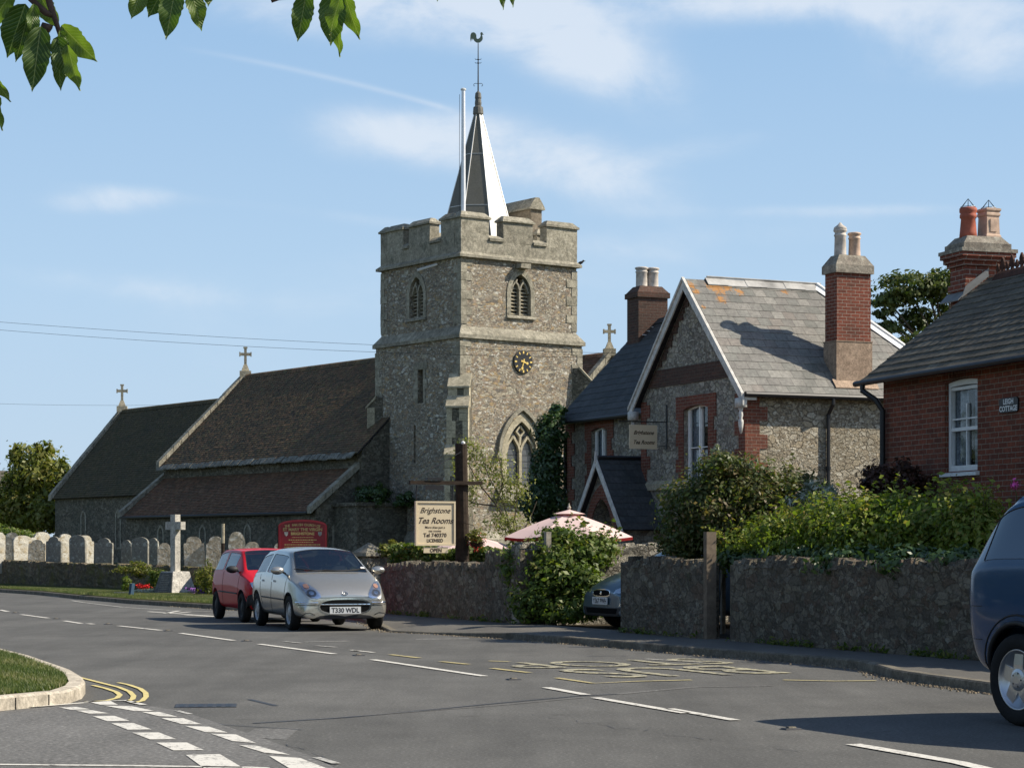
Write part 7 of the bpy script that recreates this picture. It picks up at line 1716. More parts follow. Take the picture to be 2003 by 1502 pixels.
def crown(blobs, n, clump=.16, seed=0, up=.35, shell=.5, per=45, zmin=None):
    """points in lumpy ellipsoids: blobs = (centre, (rx,ry,rz), weight)"""
    rng = np.random.default_rng(seed); wt = np.array([b[2] for b in blobs], float); wt /= wt.sum(); P, NN, C = [], [], []
    for (c_, r_, w_), f in zip(blobs, wt):
        m_ = int(n*f); k = max(3, m_//per); d = rng.normal(size=(k, 3)); d /= np.linalg.norm(d, axis=1, keepdims=True)
        rad = shell+(1-shell)*rng.random((k, 1))**.7; lump = 1+.16*np.sin(d[:, :1]*7+seed)+.13*np.sin(d[:, 1:2]*9+2*seed)+.12*np.sin(d[:, 2:3]*8+seed); cc = d*rad*lump
        idx = rng.integers(0, k, m_); off = rng.normal(size=(m_, 3))*clump; p = (cc[idx]+off)*np.array(r_)+np.array(c_)
        P.append(p); nn = off/clump*.5+d[idx]*.5+np.array([0, 0, up])+rng.normal(size=(m_, 3))*.5; NN.append(nn); C.append(rng.random(k)[idx])
    P = np.concatenate(P); NN = np.concatenate(NN); C = np.concatenate(C)
    if zmin is not None: k = P[:, 2] > zmin; P, NN, C = P[k], NN[k], C[k]
    return P, NN, C
def stems(mb, base, blobs, r0, n, seed=1, seg=6):
    rnd_ = random.Random(seed); base = Vector(base)
    for i in range(n):
        c_, r_, _ = blobs[i % len(blobs)]; t = Vector(c_)+Vector([rnd_.uniform(-.75, .75)*q for q in r_]); m1 = base.lerp(t, .45)+Vector((rnd_.uniform(-.1, .1), rnd_.uniform(-.1, .1), (t-base).length*.06)); 
        mb.tube([base+Vector((rnd_.uniform(-1, 1)*r0*.6, rnd_.uniform(-1, 1)*r0*.6, 0)), m1, t], [r0*.55, r0*.32, r0*.08], seg)
def plant(name, base, blobs, n, size, m, label, cat, trunk=None, group=None, seed=1, clump=.16, aspect=.5, shell=.5, per=45, partn='foliage', r0=.05, ns=8, cmix=.55, up=.35, zmin=None):
    root = thing(name, base, label, cat, group); P, NN, C = crown(blobs, n, clump, seed, up, shell, per, zmin); rng = np.random.default_rng(seed+5)
    leaves_obj(partn, P, NN, size, m, root, C*cmix+rng.random(len(P))*(1-cmix), aspect, seed=seed)
    mb = MB()
    if trunk: mb.tube(trunk[0], trunk[1], 10)
    stems(mb, (trunk[0][-1] if trunk else base), blobs, r0, ns, seed); mb.build('trunk' if trunk else 'stems', M['bark'], root, smooth=True)
    return root
M['bark'] = paint('bark', (.09, .075, .055), .95, .1, 0, .4, 9, .6)
M['l_hedge'] = leafmat('climber_leaf', [(.055, .09, .014), (.10, .15, .022), (.16, .21, .03), (.23, .24, .045), (.25, .19, .06)])
M['l_dark'] = leafmat('dark_shrub_leaf', [(.03, .05, .014), (.055, .085, .02), (.09, .11, .028), (.13, .11, .04), (.22, .14, .08)])
M['l_bush'] = leafmat('bush_leaf', [(.04, .07, .014), (.075, .12, .02), (.13, .17, .03), (.20, .19, .06)])
M['l_ivy'] = leafmat('ivy_leaf', [(.018, .042, .010), (.035, .07, .016), (.065, .105, .025)], .15, .35, .5)
M['l_silver'] = leafmat('silver_leaf', [(.22, .25, .20), (.34, .37, .31), (.45, .48, .42)], .2)
M['l_tree'] = leafmat('sycamore_leaf', [(.035, .055, .014), (.06, .085, .02), (.10, .12, .03), (.14, .14, .045)], .25)
M['l_birch'] = leafmat('birch_leaf', [(.10, .12, .03), (.18, .19, .06), (.26, .26, .10)], .35)
M['l_gold'] = leafmat('yellow_green_leaf', [(.06, .085, .015), (.12, .14, .025), (.19, .19, .04), (.16, .12, .035)], .35)
M['l_copper'] = leafmat('copper_leaf', [(.035, .015, .010), (.07, .028, .018), (.05, .03, .015)], .2)
M['l_red'] = newmat('red_petals', .7, .2, 0, (.55, .02, .02))[0]; M['l_pink'] = newmat('pink_petals', .7, .2, 0, (.62, .10, .35))[0]; M['l_purple'] = newmat('purple_petals', .7, .2, 0, (.20, .08, .30))[0]
def B(px, py, d, rx, ry, rz, w_=1): p = PW(px, py, d); return (tuple(p), (rx, ry, rz), w_)
def ground(px, d, z=.1): p = PW(px, 1100, d); return Vector((p.x, d, z))
# climber over the long wall
hb = [B(1470, 1075, 30.5, .55, .5, .32), B(1560, 1060, 29.6, .7, .5, .42, 1.3), B(1650, 1045, 28.6, .75, .5, .46, 1.6), B(1740, 1045, 27.7, .8, .55, .48, 1.8), B(1830, 1045, 26.8, .7, .55, .46, 1.6), B(1900, 1040, 26.0, .45, .5, .42, 1),
      B(1750, 1000, 28.0, .50, .35, .20, .6), B(1860, 1005, 27.2, .45, .35, .16, .5), B(1690, 1005, 28.6, .40, .35, .18, .5)]
plant('climbing_hedge', ground(1700, 28.2), hb, 42000, .034, M['l_hedge'], 'wide yellow-green climber spilling over the long garden wall', 'hedge', seed=11, clump=.20, shell=.45, per=30, r0=.06, ns=14)
hb2 = [B(1480, 1095, 29.6, .55, .3, .14), B(1600, 1092, 28.2, .6, .3, .16), B(1700, 1095, 26.7, .6, .3, .16), B(1800, 1100, 25.4, .55, .3, .16), B(1880, 1095, 24.6, .35, .3, .15)]
plant('ivy', ground(1680, 27), hb2, 11000, .042, M['l_ivy'], 'dark glossy ivy fringe hanging over the top of the long garden wall', 'ivy', seed=12, clump=.25, shell=.2, per=40, r0=.03, ns=6)
def shoots(name, root, blobs, n, ln_, lsize, m, seed=1, upw=.9):
    rr_ = random.Random(seed); mb = MB(); pts_ = []
    for i in range(n):
        c_, r_, _ = rr_.choice(blobs); th_ = rr_.uniform(0, 2*math.pi); el = rr_.uniform(.1, 1.4); d = Vector((math.cos(th_)*math.cos(el), math.sin(th_)*math.cos(el), math.sin(el)))
        a = Vector(c_)+Vector([d[k]*r_[k]*.85 for k in range(3)]); dr = (d+Vector((rr_.uniform(-.5, .5), rr_.uniform(-.5, .5), upw))).normalized(); l_ = ln_*rr_.uniform(.4, 1.3); b_ = a+dr*l_*.6; e = b_+(dr+Vector((rr_.uniform(-.5, .5), 0, -.5))).normalized()*l_*.4
        mb.tube([a, b_, e], [.005, .004, .002], 4)
        for k in range(int(l_/.028)): f = k*.028/l_; q = a.lerp(b_, min(1, f/.6)) if f < .6 else b_.lerp(e, (f-.6)/.4); pts_.append(tuple(q+Vector((rr_.uniform(-.03, .03), rr_.uniform(-.03, .03), rr_.uniform(-.03, .03)))))
    mb.build(name, M['bark'], root)['kind'] = 'stuff'; P_ = np.array(pts_); rg_ = np.random.default_rng(seed); leaves_obj('shoot_leaves', P_, rg_.normal(size=P_.shape)+[0, -.3, .6], lsize, m, root, .35+.65*rg_.random(len(P_)), seed=seed)
find = lambda nm: next(o for o in scene.objects if o.name == nm)
shoots('shoots', find('climbing_hedge'), hb, 150, .34, .034, M['l_hedge'], 5)
# long shoots reaching up
sh_ = thing('rose_shoots', ground(1850, 27.2), 'thin arching rose shoots rising above the hedge below the cottage window', 'plant')
mb = MB(); pl_p = []
for pts in ([(1840, 990), (1852, 965), (1870, 950), (1900, 937)], [(1880, 990), (1915, 975), (1945, 985), (1960, 992)], [(1550, 1000), (1530, 985), (1525, 965)], [(1905, 1000), (1900, 975), (1897, 962)]):
    W3 = [PW(x, y, 26.9) for x, y in pts]; mb.tube(W3, .006, 4)
    for a, b in zip(W3, W3[1:]): pl_p += [tuple(a.lerp(b, t)+Vector((random.uniform(-.03, .03), random.uniform(-.03, .03), random.uniform(-.035, .035)))) for t in [i/12 for i in range(12)]]
mb.build('stems', M['bark'], sh_); pl_p = np.array(pl_p); rg = np.random.default_rng(3); leaves_obj('leaves', pl_p, rg.normal(size=pl_p.shape)+[0, 0, .5], .035, M['l_hedge'], sh_, rg.random(len(pl_p)))
fl = PW(1985, 948, 25.5); f_ = thing('flower', fl-Vector((0, 0, .5)), 'single pink flower on a stalk above the blue car', 'flower'); rg = np.random.default_rng(4); pp_ = np.array(fl)+rg.normal(size=(40, 3))*[.03, .02, .03]
leaves_obj('petals', pp_, rg.normal(size=(40, 3)), .025, M['l_pink'], f_, rg.random(40)); mb = MB(); mb.tube([fl-Vector((-.1, 0, .6)), fl], .006, 4); mb.build('stalk', M['l_bush'], f_)
# dark rounded shrub on the wall
db = [B(1400, 990, 31.2, .50, .6, .50, 1.3), B(1455, 960, 31.2, .50, .6, .42, 1.3), B(1350, 1010, 31.6, .42, .55, .55, 1.2), B(1420, 1050, 31.2, .55, .55, .42, 1.2), B(1500, 1010, 31.0, .50, .55, .50, 1.3), B(1545, 960, 31.2, .38, .45, .30, .8), B(1410, 915, 31.2, .38, .4, .18, .5), B(1335, 1065, 31.4, .35, .45, .33, .7), B(1560, 1030, 30.8, .40, .45, .5, .9)]
plant('shrub', ground(1400, 31.2), db, 34000, .032, M['l_dark'], 'big dark rounded shrub with bronze leaves beside the gateway post', 'shrub', trunk=([ground(1395, 31.2), PW(1400, 1120, 31.2), PW(1410, 1050, 31.2)], [.07, .06, .05]), seed=21, clump=.19, shell=.5, per=30, ns=12)
shoots('shoots', find('shrub'), db, 90, .26, .030, M['l_dark'], 6)
plant('silver_shrub', ground(1600, 31), [B(1600, 980, 30.6, .30, .3, .30), B(1570, 990, 30.6, .25, .3, .22), B(1630, 995, 30.4, .2, .3, .2)], 2600, .045, M['l_silver'], 'pale silver-leaved shrub between the dark shrub and the green climber', 'shrub', seed=22, aspect=.22, ns=8, r0=.02)
plant('silver_sprig', ground(1400, 30.6), [B(1397, 878, 30.9, .07, .06, .07), B(1470, 905, 30.9, .10, .06, .06)], 120, .045, M['l_silver'], 'few pale silver sprigs sticking up from the top of the dark shrub', 'plant', seed=23, aspect=.22, ns=3, r0=.012)
plant('copper_shrub', ground(1745, 31.5), [B(1745, 930, 31.6, .45, .4, .28), B(1715, 945, 31.6, .25, .3, .22), B(1790, 950, 31.4, .3, .3, .2)], 5200, .035, M['l_copper'], 'dark copper-brown shrub against the corner of the brick cottage', 'shrub', seed=24, ns=8, r0=.03)
# bush at the drive corner
bb_ = [B(1080, 1130, 35.2, .42, .5, .42, 1.4), B(1040, 1180, 35.2, .34, .45, .32, 1), B(1110, 1190, 35.0, .40, .45, .30, 1), B(1095, 1090, 35.4, .50, .5, .30, 1.4), B(1150, 1080, 35.5, .40, .4, .26, 1.1), B(1012, 1120, 35.6, .24, .3, .2, .6), B(1095, 1050, 35.6, .30, .35, .16, .6), B(1145, 1140, 35.0, .28, .35, .30, .9), B(1185, 1075, 35.6, .20, .3, .20, .5), B(1025, 1095, 35.5, .30, .3, .22, .7), B(1160, 1190, 34.8, .16, .3, .2, .4)]
plant('driveway_bush', ground(1090, 35.6), bb_, 21000, .042, M['l_bush'], 'leafy green bush sprawling over the wall beside the drive entrance', 'bush', seed=31, clump=.23, shell=.4, per=24, ns=14, r0=.04, zmin=.14)
shoots('shoots', find('driveway_bush'), bb_, 80, .32, .040, M['l_bush'], 7, .4)
# weeds along the foot of the walls and in the gutter
rg = np.random.default_rng(77); pw = []
for (pa, pb, n_) in ((745, 1018, 420), (1214, 1375, 170), (1428, 1900, 520)):
    ya_, yb_ = wy(pa), wy(pb); cl_ = rg.random(26)
    for k in range(n_): t = (cl_[rg.integers(0, 26)]+rg.normal()*.012) % 1; q = W.p(-.03-abs(rg.normal())*.035, ya_+(yb_-ya_)*t, .12+abs(rg.normal())*.035); pw.append(tuple(q))
pw = np.array(pw); wd_ = leaves_obj('wall_foot_weeds', pw, rg.normal(size=pw.shape)+[0, 0, .4], .026, M['l_bush'], None, rg.random(len(pw)), .4); tag(wd_, 'small weeds growing along the foot of the garden walls', 'weeds', None, 'stuff')
# clipped ivy hedge behind the sign
hedge = thing('ivy_hedge', ground(830, 44), 'clipped ivy hedge behind the hanging tea rooms sign', 'hedge'); rg = np.random.default_rng(8); n = 9000
xx = rg.random(n); qa_ = np.array(PW(775, 1100, 43.9)); qb_ = np.array(PW(962, 1100, 41.9)); P = qa_+(qb_-qa_)*xx[:, None]; P[:, 2] = .95+rg.random(n)*(.36+.05*np.sin(xx*9)+.10*(1-xx)); P[:, :2] += rg.normal(size=(n, 2))*.08; P[:, 1] -= .15
leaves_obj('foliage', P, rg.normal(size=(n, 3))*.6+[.3, -.8, .35], .038, M['l_bush'], hedge, rg.random(n), .7)
mb = MB(); mb.prism([Vector((qa_[0], qa_[1], .6)), Vector((qb_[0], qb_[1], .6)), Vector((qb_[0], qb_[1], 1.22)), Vector((qa_[0], qa_[1], 1.26))], Vector((0, .25, 0))); mb.build('inner_growth', M['l_ivy'], hedge)
plant('grey_shrub', ground(765, 44.5), [B(768, 1075, 44.4, .28, .2, .14)], 1600, .03, M['l_gold'], 'small grey-green shrub between the gate pier and the ivy hedge', 'shrub', seed=33, ns=5, r0=.02)
# ivy and shrub on the tea house's far corner
iv_ = [B(1070, 930, 55.5, .40, .35, .85, 1.5), B(1075, 850, 56, .34, .3, .55, 1), B(1060, 985, 55, .55, .4, .5, 1.2), B(1090, 815, 56.5, .2, .2, .3, .4)]
plant('tall_evergreen', ground(1068, 55.5), iv_, 15000, .055, M['l_ivy'], 'tall dark evergreen against the left corner of the stone house', 'shrub', seed=34, shell=.35, clump=.2, per=30, ns=8)
# young birch in front of the tower
bt_ = [B(960, 920, 46, .55, .4, .45, 1), B(1000, 960, 46, .5, .4, .45, 1), B(920, 880, 46, .35, .3, .30, .6), B(985, 1020, 45.6, .5, .35, .30, .8), B(915, 960, 45.8, .25, .3, .4, .5), B(1010, 1045, 45.4, .35, .3, .2, .5), B(895, 900, 45, .2, .2, .35, .3)]
bs0 = ground(1006, 45.8)
bi = plant('young_birch', bs0, bt_, 3600, .032, M['l_birch'], 'thin open young birch in front of the sunlit church tower', 'tree', trunk=([bs0, PW(1008, 1080, 45.8), PW(1000, 1040, 45.8), PW(970, 985, 45.9)], [.045, .038, .032, .022]), seed=35, shell=.2, clump=.22, per=9, ns=0, cmix=.3)
mb = MB()
for pts in ([(1000, 1040), (985, 985), (955, 930), (940, 880)], [(1003, 1050), (1010, 985), (1012, 930)], [(985, 1005), (940, 950), (915, 905)], [(972, 985), (985, 940), (975, 890)], [(1006, 1060), (1035, 1020), (1050, 980)], [(975, 990), (930, 985), (900, 970)]):
    mb.tube([PW(x, y, 45.9) for x, y in pts], [.02, .014, .010, .005][:len(pts)], 5)
mb.build('branches', M['bark'], bi)
# trees
tb = [B(1790, 560, 72, 1.5, 1.2, .50, 1.3), B(1840, 555, 72, .9, 1.0, .55, .9), B(1750, 585, 72, 1.0, 1.0, .35, .7), B(1735, 640, 72, .7, .8, .22, .45), B(1800, 625, 72.5, .75, 1, .45, .7), B(1800, 670, 72, 1.0, 1, .30, .8), B(1860, 620, 73, .7, 1, .9, 1), B(1840, 690, 72, 1.2, 1, .5, 1), B(1730, 615, 72, .35, .6, .18, .25), B(1925, 640, 74, 1.3, 1.2, 1.2, 1)]
tbase = ground(1860, 73)
plant('sycamore_tree', tbase, tb, 11500, .085, M['l_tree'], 'broad dark green tree behind the chimneys of the two houses', 'tree', trunk=([tbase, PW(1855, 900, 73), PW(1850, 740, 73)], [.42, .36, .28]), seed=41, shell=.25, clump=.13, per=26, ns=16, r0=.16, cmix=.5)
tb = [B(70, 915, 118, 1.5, 1.4, 1.3, 1.2), B(40, 960, 118, 1.6, 1.4, 1.3, 1.2), B(100, 950, 117, 1.3, 1.2, 1.3, 1), B(60, 1000, 117, 2.0, 1.4, 1.2, 1.2), B(10, 990, 118, 1.4, 1.2, 1.2, 1), B(125, 930, 117, .35, .5, .9, .25), B(30, 890, 118, .3, .4, .6, .2), B(85, 880, 118, .5, .5, .5, .3), B(110, 1010, 116, 1.2, 1.1, 1.0, .9)]
tbase = ground(60, 118, .7)
plant('bushy_tree', tbase, tb, 15000, .13, M['l_gold'], 'bushy yellow-green tree beyond the far left end of the church', 'tree', trunk=([tbase, PW(62, 1040, 118)], [.3, .25]), seed=42, shell=.35, clump=.17, per=22, ns=14, r0=.14)
plant('laurel_hedge', ground(20, 95, .7), [B(-20, 1040, 95, 1.2, .8, .35), B(15, 1045, 94, 1.0, .8, .30), B(45, 1052, 93, .7, .6, .22)], 6000, .06, M['l_bush'], 'rounded green hedge behind the leftmost gravestones', 'hedge', seed=43, ns=5)
far_ = thing('far_house', PW(-30, 1100, 150), 'pale roofed building just showing behind the bushy tree at the far left', 'house'); q = Fr(PW(-40, 1100, 150), (1, .2, 0)); q.o.z = 0
far_['_o'] = tuple(q.o); far_.location = q.o
mb = MB(); mb.box(q, -6, 4.2, 0, 7, 0, 4.6); mb.build('wall', M['render'], far_); mb = MB(); mb.prism([q.p(-6.3, -.3, 4.6), q.p(-6.3, 7.3, 4.6), q.p(-6.3, 3.5, 6.9)], q.ex*10.8); mb.build('roof', M['slate_leigh'], far_)
# dark growth on the church wall and small plants
plant('wall_ivy', Vector(T.p(-1.5, 4.6, .3)), [(tuple(T.p(-1.5, 4.0, 3.5)), (.7, .7, .42), 1), (tuple(T.p(-.7, 3.0, 3.3)), (.4, .4, .3), .5)], 3500, .06, M['l_ivy'], 'dark ivy clump growing on the low block against the church tower', 'ivy', seed=44, ns=3)
def bedplants(name, px, d, rx, rz, n, m, label, z0=.15, size=.03, seed=50, py=None):
    c_ = PW(px, 1100, d); return plant(name, Vector((c_.x, d, z0)), [((c_.x, d, z0+rz), (rx, .22, rz), 1)], n, size, m, label, 'plant', seed=seed, ns=4, r0=.015)
bedplants('tall_weed', 405, 54.5, .28, .42, 1500, M['l_gold'], 'tall yellow-green weeds against the low wall beside the red car', seed=51)
bedplants('lavender_bush', 270, 58, .45, .20, 1600, M['l_gold'], 'grey-green bush on the low wall above the flower bed', z0=.55, seed=52)
bedplants('flowering_shrub', 305, 57.5, .28, .28, 1600, M['l_bush'], 'rounded green shrub just left of the memorial plinth', z0=.2, seed=53)
bedplants('grass_tuft', 248, 59, .16, .22, 900, M['l_bush'], 'green tuft behind the small blue board', seed=54)
for i, (px, d, k, lab) in enumerate([(274, 57.0, .05, 'left red bloom in the memorial flower bed'), (287, 57.1, .05, 'right red bloom in the memorial flower bed')]):
    c_ = PW(px, 1147, d); rg = np.random.default_rng(60+i); o = thing('red_flower', Vector((c_.x, d, .15)), lab, 'flower', 'red flowers by the memorial'); pp_ = np.array(c_)+rg.normal(size=(70, 3))*[.055, .04, .04]; leaves_obj('petals', pp_, rg.normal(size=(70, 3)), .03, M['l_red'], o, rg.random(70))
    mb = MB(); mb.tube([Vector((c_.x, d, .15)), c_], .01, 4); mb.build('stalk', M['l_bush'], o)
bedplants('grey_bedding_plant', 282, 56.9, .34, .07, 700, M['l_silver'], 'low grey foliage in the memorial flower bed', z0=.13, size=.025, seed=55)
bedplants('purple_plants', 385, 55.5, .45, .08, 500, M['l_purple'], 'low purple flowers at the foot of the wall right of the memorial', z0=.15, size=.025, seed=56)
# hanging basket
hbk = PW(932, 1058, 41.4); hb_ = thing('hanging_basket', hbk, 'hanging basket of red and green flowers beside the dark post', 'flower basket'); P, NN, C = crown([(tuple(hbk), (.17, .16, .13), 1)], 900, .3, 70, .3, .3, 30)
rg = np.random.default_rng(71); leaves_obj('foliage', P+[0, 0, .05], NN, .025, M['l_gold'], hb_, C); k = rg.random(len(P)) < .10; leaves_obj('petals', P[k]+[0, -.03, -.06], NN[k], .022, M['l_red'], hb_, C[k])
mb = MB(); mb.lathe(Fr(hbk+Vector((0, 0, -.12)), (1, 0, 0)), [(.04, -.02), (.10, .02), (.15, .10)], 12); mb.tube([hbk, hbk+Vector((-.05, 0, .30)), Vector((pq.x, hbk.y, hbk.z+.36))], .008, 4); mb.build('basket', M['timber_dark'], hb_)
# grass
def grass_field(name, poly_pts, n, h, m, z, label, seed=80):
    rg = np.random.default_rng(seed); P = np.array([[p.x, p.y] for p in poly_pts]); lo, hi = P.min(0), P.max(0); out = []
    def inside(q):
        x, y = q[:, 0], q[:, 1]; c_ = np.zeros(len(q), bool); j = len(P)-1
        for i in range(len(P)):
            xi, yi, xj, yj = P[i, 0], P[i, 1], P[j, 0], P[j, 1]; c_ ^= ((yi > y) != (yj > y)) & (x < (xj-xi)*(y-yi)/(yj-yi+1e-12)+xi); j = i
        return c_
    while sum(len(o) for o in out) < n: q = lo+(hi-lo)*rg.random((n, 2)); out.append(q[inside(q)])
    q = np.concatenate(out)[:n]; b = np.column_stack([q, np.full(n, z)]); an = rg.random(n)*2*np.pi; w_ = .004+.004*rg.random(n); hh = h*(.5+.8*rg.random(n)); lean = rg.normal(size=(n, 2))*.35*hh[:, None]
    dx_ = np.column_stack([np.cos(an)*w_, np.sin(an)*w_, np.zeros(n)]); tip = b+np.column_stack([lean, hh]); V = np.stack([b-dx_, b+dx_, tip], 1).reshape(-1, 3)
    me = bpy.data.meshes.new(name); me.vertices.add(3*n); me.vertices.foreach_set('co', V.ravel()); me.loops.add(3*n); me.loops.foreach_set('vertex_index', np.arange(3*n)); me.polygons.add(n); me.polygons.foreach_set('loop_start', np.arange(n)*3); me.polygons.foreach_set('loop_total', np.full(n, 3)); me.update(calc_edges=True)
    at = me.attributes.new('rnd', 'FLOAT', 'FACE'); at.data.foreach_set('value', (rg.random(n)*.7+.3*np.sin(q[:, 0]*2.3+q[:, 1]*1.7)**2).clip(0, 1)); me.materials.append(m); o = bpy.data.objects.new(name, me); COL.objects.link(o); tag(o, label, 'grass', None, 'stuff')
M['l_grass'] = leafmat('grass_blade', [(.05, .085, .02), (.08, .115, .03), (.13, .15, .05), (.30, .26, .14)], .3)
io = offs(I0, -.17); io = [p for p in io if p.x > -7.2]
grass_field('island_grass', io+[Vector((-7.2, io[-1].y, 0))] if False else [Vector((p.x, p.y, 0)) for p in io], 30000, .05, M['l_grass'], .11, 'rough grass on the kerbed corner island at the lower left')
vp = [p for p in up(vk, [.1]*len(vk)) if p.x > -19]; 
vtop = [LW[1], LW[2], LW[3], LW[4]]
grass_field('verge_grass', [p.lerp(Vector((-5, 60, 0)), .0) for p in vp[:8]][::1]+[Vector((LW[4].x, LW[4].y-.3, 0)), Vector((LW[3].x, LW[3].y-.3, 0)), Vector((LW[2].x, LW[2].y-.3, 0)), Vector((LW[1].x, LW[1].y-.3, 0))], 40000, .06, M['l_grass'], .13, 'short grass of the verge in front of the low church wall', 81)

# trees across the road, beyond the left edge and behind the camera: seen only mirrored in the parked cars
for i, (x, y, h, r_) in enumerate([(-21, 12, 7, 4.5), (-24, 24, 8, 5), (-30, 38, 8, 5.5), (-17, 0, 7, 4.5), (-10, -14, 8, 5.5), (3, -18, 8, 6), (-34, 52, 9, 6), (-42, 68, 10, 7), (-27, 31, 8, 5)]):
    plant('roadside_tree', Vector((x, y, 0)), [((x, y, h*.58), (r_, r_, h*.48), 1.3), ((x+1, y, h*.32), (r_*.9, r_, h*.34), 1)], 3500, .30, M['l_tree'], ['broad tree across the road from the silver car', 'tall broad tree across the road from the church verge', 'farthest tree across the road, left of the picture', 'tree left of the corner island', 'tree behind the camera on the side road corner', 'tree behind the camera by the road', 'round tree across the road, level with the red car', 'large tree across the road, level with the gravestones', 'middle tree of the row across the road'][i], 'tree', trunk=([Vector((x, y, 0)), Vector((x, y, h*.4))], [.35, .25]), seed=90+i, shell=.3, per=60, ns=6, r0=.15)
# ------------------------------------------------------------------ cherry branches overhead
M['l_cherry'] = None
m, nt, b = newmat('cherry_leaf', .45, .4); uvn = uvco(nt); sp = N(nt, 'ShaderNodeSeparateXYZ'); L(nt, uvn, sp.inputs[0])
ax_ = val(nt, 'ABSOLUTE', val(nt, 'SUBTRACT', sp.outputs[0], .5)); vein = N(nt, 'ShaderNodeTexWave'); 
vc = N(nt, 'ShaderNodeCombineXYZ'); L(nt, val(nt, 'SUBTRACT', sp.outputs[1], val(nt, 'MULTIPLY', ax_, .55)), vc.inputs[0]); vein.inputs['Scale'].default_value = 3.6; L(nt, vc.outputs[0], vein.inputs['Vector'])
vf_ = ramp(nt, vein.outputs['Fac'], [(.80, g3(0)), (.97, g3(1))]); mid_ = val(nt, 'LESS_THAN', ax_, .018); rv = rndattr(nt)
col = ramp(nt, rv, [(0, (.045, .085, .014)), (.5, (.075, .13, .02)), (1, (.13, .18, .035))]); col = mixc(nt, val(nt, 'MULTIPLY', vf_, .45), col, (.20, .25, .09)); col = mixc(nt, val(nt, 'MULTIPLY', mid_, .8), col, (.28, .30, .13))
L(nt, col, b.inputs['Base Color']); bump(nt, b, val(nt, 'SUBTRACT', 1.0, vein.outputs['Fac']), .5, .002); tr = N(nt, 'ShaderNodeBsdfTranslucent'); L(nt, mixc(nt, 1.0, col, (1.3, 1.6, .5), 'MULTIPLY'), tr.inputs[0]); ms = N(nt, 'ShaderNodeMixShader'); ms.inputs[0].default_value = .38
L(nt, b.outputs[0], ms.inputs[1]); L(nt, tr.outputs[0], ms.inputs[2]); L(nt, ms.outputs[0], nt.nodes['Material Output'].inputs[0]); M['l_cherry'] = m
def bigleaf(V, Fc, UV, base, tip, wd, roll, curl=.12):
    base, tip = Vector(base), Vector(tip); ax = tip-base; Ln = ax.length; ax.normalize(); side = ax.cross(Vector((math.sin(roll), -math.cos(roll), .15))).normalized(); nn = side.cross(ax); nu_, nv = 8, 16; n0 = len(V)
    for j in range(nv+1):
        f = j/nv; prof = (math.sin(math.pi*min(1, f**.82))**.75)*(1 if f < .72 else max(.0, 1-(f-.72)/.28)**.45) if 0 < f < 1 else 0
        prof = max(prof, .02 if f > .8 else .0); ser = 1+.05*math.sin(j*2.9)
        for i in range(nu_+1):
            u_ = i/nu_*2-1; p = base+ax*(Ln*f)+side*(u_*wd/2*prof*(ser if abs(u_) == 1 else 1))+nn*(abs(u_)*wd*.16*prof-curl*Ln*f*f+ .006*math.sin(f*14)*abs(u_)); V.append(p); UV.append((i/nu_*.5*prof+.5-.25*prof if False else .5+u_*.5*prof, f))
    for j in range(nv):
        for i in range(nu_): a = n0+j*(nu_+1)+i; Fc.append((a, a+1, a+nu_+2, a+nu_+1))
cherry = thing('cherry_tree', Vector((-5.2, 4.0, 0)), 'cherry tree whose leafy twigs hang into the top left of the picture', 'tree')
mb = MB(); mb.tube([Vector((-5.2, 4, 0)), Vector((-5.0, 4.2, 1.6)), Vector((-4.4, 4.6, 2.8))], [.22, .17, .13], 12); mb.build('trunk', M['bark'], cherry, smooth=True)
DD = 5.6
def CP(px, py, d=DD): return PW(px, py, d)
mb = MB(); main = [Vector((-4.4, 4.6, 2.8)), CP(-420, -160), CP(60, -110), CP(420, -95), CP(700, -70), CP(1060, -80)]
mb.tube(main, [.12, .06, .03, .022, .016, .010], 8)
tw = [[(60, -110), (85, -40), (98, 10), (110, 45), (117, 68)], [(85, -40), (62, 0), (90, 26), (106, 32)], [(98, 58), (92, 54), (82, 50)], [(420, -95), (380, -45), (360, -10), (345, -4)], [(700, -70), (640, -30), (580, -8), (545, -4), (530, 2)], [(700, -70), (668, -30), (655, -12)], [(-420, -160), (-160, 60), (-60, 130), (-20, 160)], [(1060, -80), (1000, -40), (990, -20)], [(850, -75), (860, -20), (856, -4)]]
for t in tw: mb.tube([CP(*p) for p in t], [.014, .011, .009, .007, .006][:len(t)], 7)
mb.build('branches', paint('cherry_twig', (.10, .065, .05), .8, .2, 0, .35, 40, .3), cherry, smooth=True)
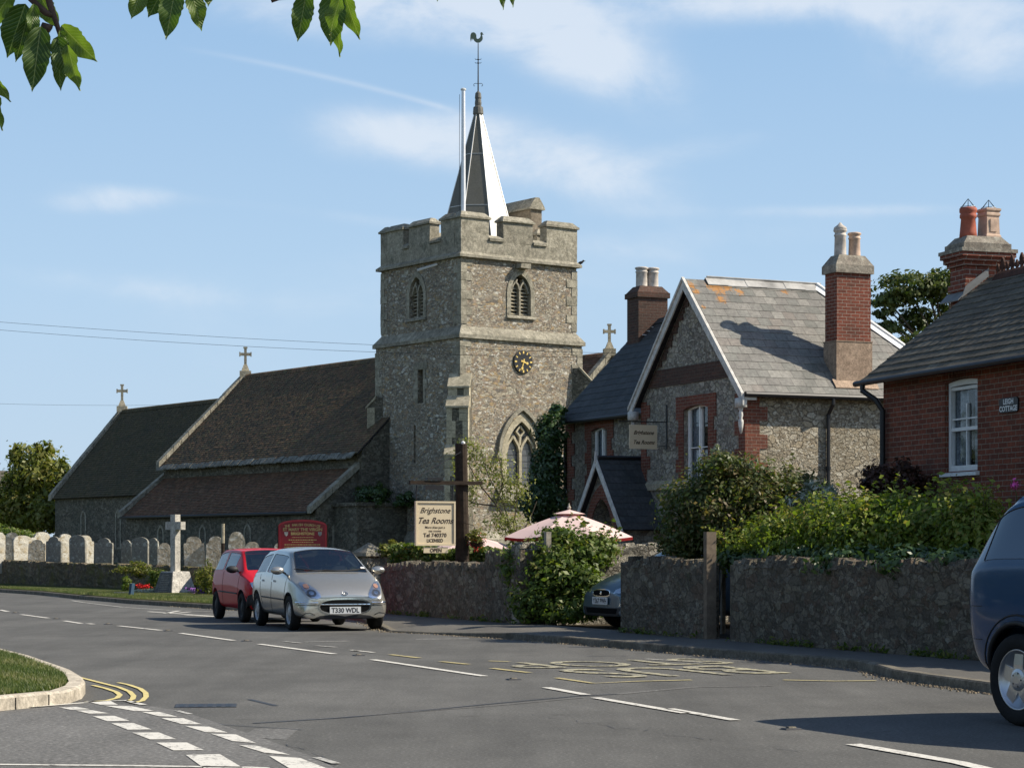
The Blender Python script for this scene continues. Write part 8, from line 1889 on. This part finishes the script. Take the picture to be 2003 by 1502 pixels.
lv = [((28, -22), (-28, 62), 34, .3, .9), ((50, 8), (12, 112), 52, .1, .1), ((66, 8), (62, 80), 24, .5, .5), ((52, 40), (30, 122), 26, .2, .05), ((80, 52), (62, 176), 48, .15, .0), ((88, 58), (72, 150), 30, .9, .1), ((76, -12), (112, 56), 34, -.3, .9),
      ((120, 50), (185, 121), 42, -.6, 1.0), ((116, 60), (128, 110), 22, .6, .6), ((112, 85), (120, 177), 28, .3, .15), ((132, 88), (151, 177), 32, -.5, 1.0), ((112, 72), (130, 150), 34, .1, .1),
      ((280, -30), (258, 36), 34, .4, .9), ((330, -40), (290, 32), 44, .2, .3), ((345, -30), (323, 74), 42, .0, .35), ((372, -25), (396, 60), 34, .3, .8), ((310, -60), (330, 20), 34, .5, .6), ((410, -50), (408, 12), 26, .3, .7),
      ((600, -18), (582, 80), 38, .1, .3), ((652, -22), (647, 88), 48, .1, .35), ((668, -10), (640, 66), 34, -.5, .9), ((660, 20), (660, 112), 24, -.5, .9), ((672, -18), (698, 77), 34, -.6, .9),
      ((-28, 130), (16, 200), 26, -.6, .9), ((-14, 168), (0, 256), 26, -.4, .8), ((980, -60), (986, 19), 18, .2, .7), ((1000, -60), (1005, 15), 18, .2, .7), ((855, -40), (856, 2), 18, .2, .5), ((540, -60), (560, -2), 30, .2, .6), ((200, -70), (190, -10), 34, .2, .4), ((470, -90), (480, -12), 34, .2, .5)]
for (a, b_, wpx, roll, tone) in lv:
    V, Fc, UV = [], [], []; dd = DD+random.uniform(-.12, .12); bigleaf(V, Fc, UV, CP(*a, dd), CP(*b_, dd+random.uniform(-.03, .03)), wpx/F*DD*1.12, roll*1.1)
    me = bpy.data.meshes.new('leaf'); me.from_pydata([tuple(Vector(p)-Vector(cherry['_o'])) for p in V], [], Fc); me.update(); ul = me.uv_layers.new(name='UV')
    for lp_ in me.loops: ul.data[lp_.index].uv = UV[lp_.vertex_index]
    at = me.attributes.new('rnd', 'FLOAT', 'FACE'); at.data.foreach_set('value', [tone]*len(Fc)); me.materials.append(M['l_cherry']); me.polygons.foreach_set('use_smooth', [True]*len(Fc)); o = bpy.data.objects.new('leaf', me); COL.objects.link(o); o.parent = cherry

# tidy: drop helper properties
for o in scene.objects:
    if '_o' in o: del o['_o']
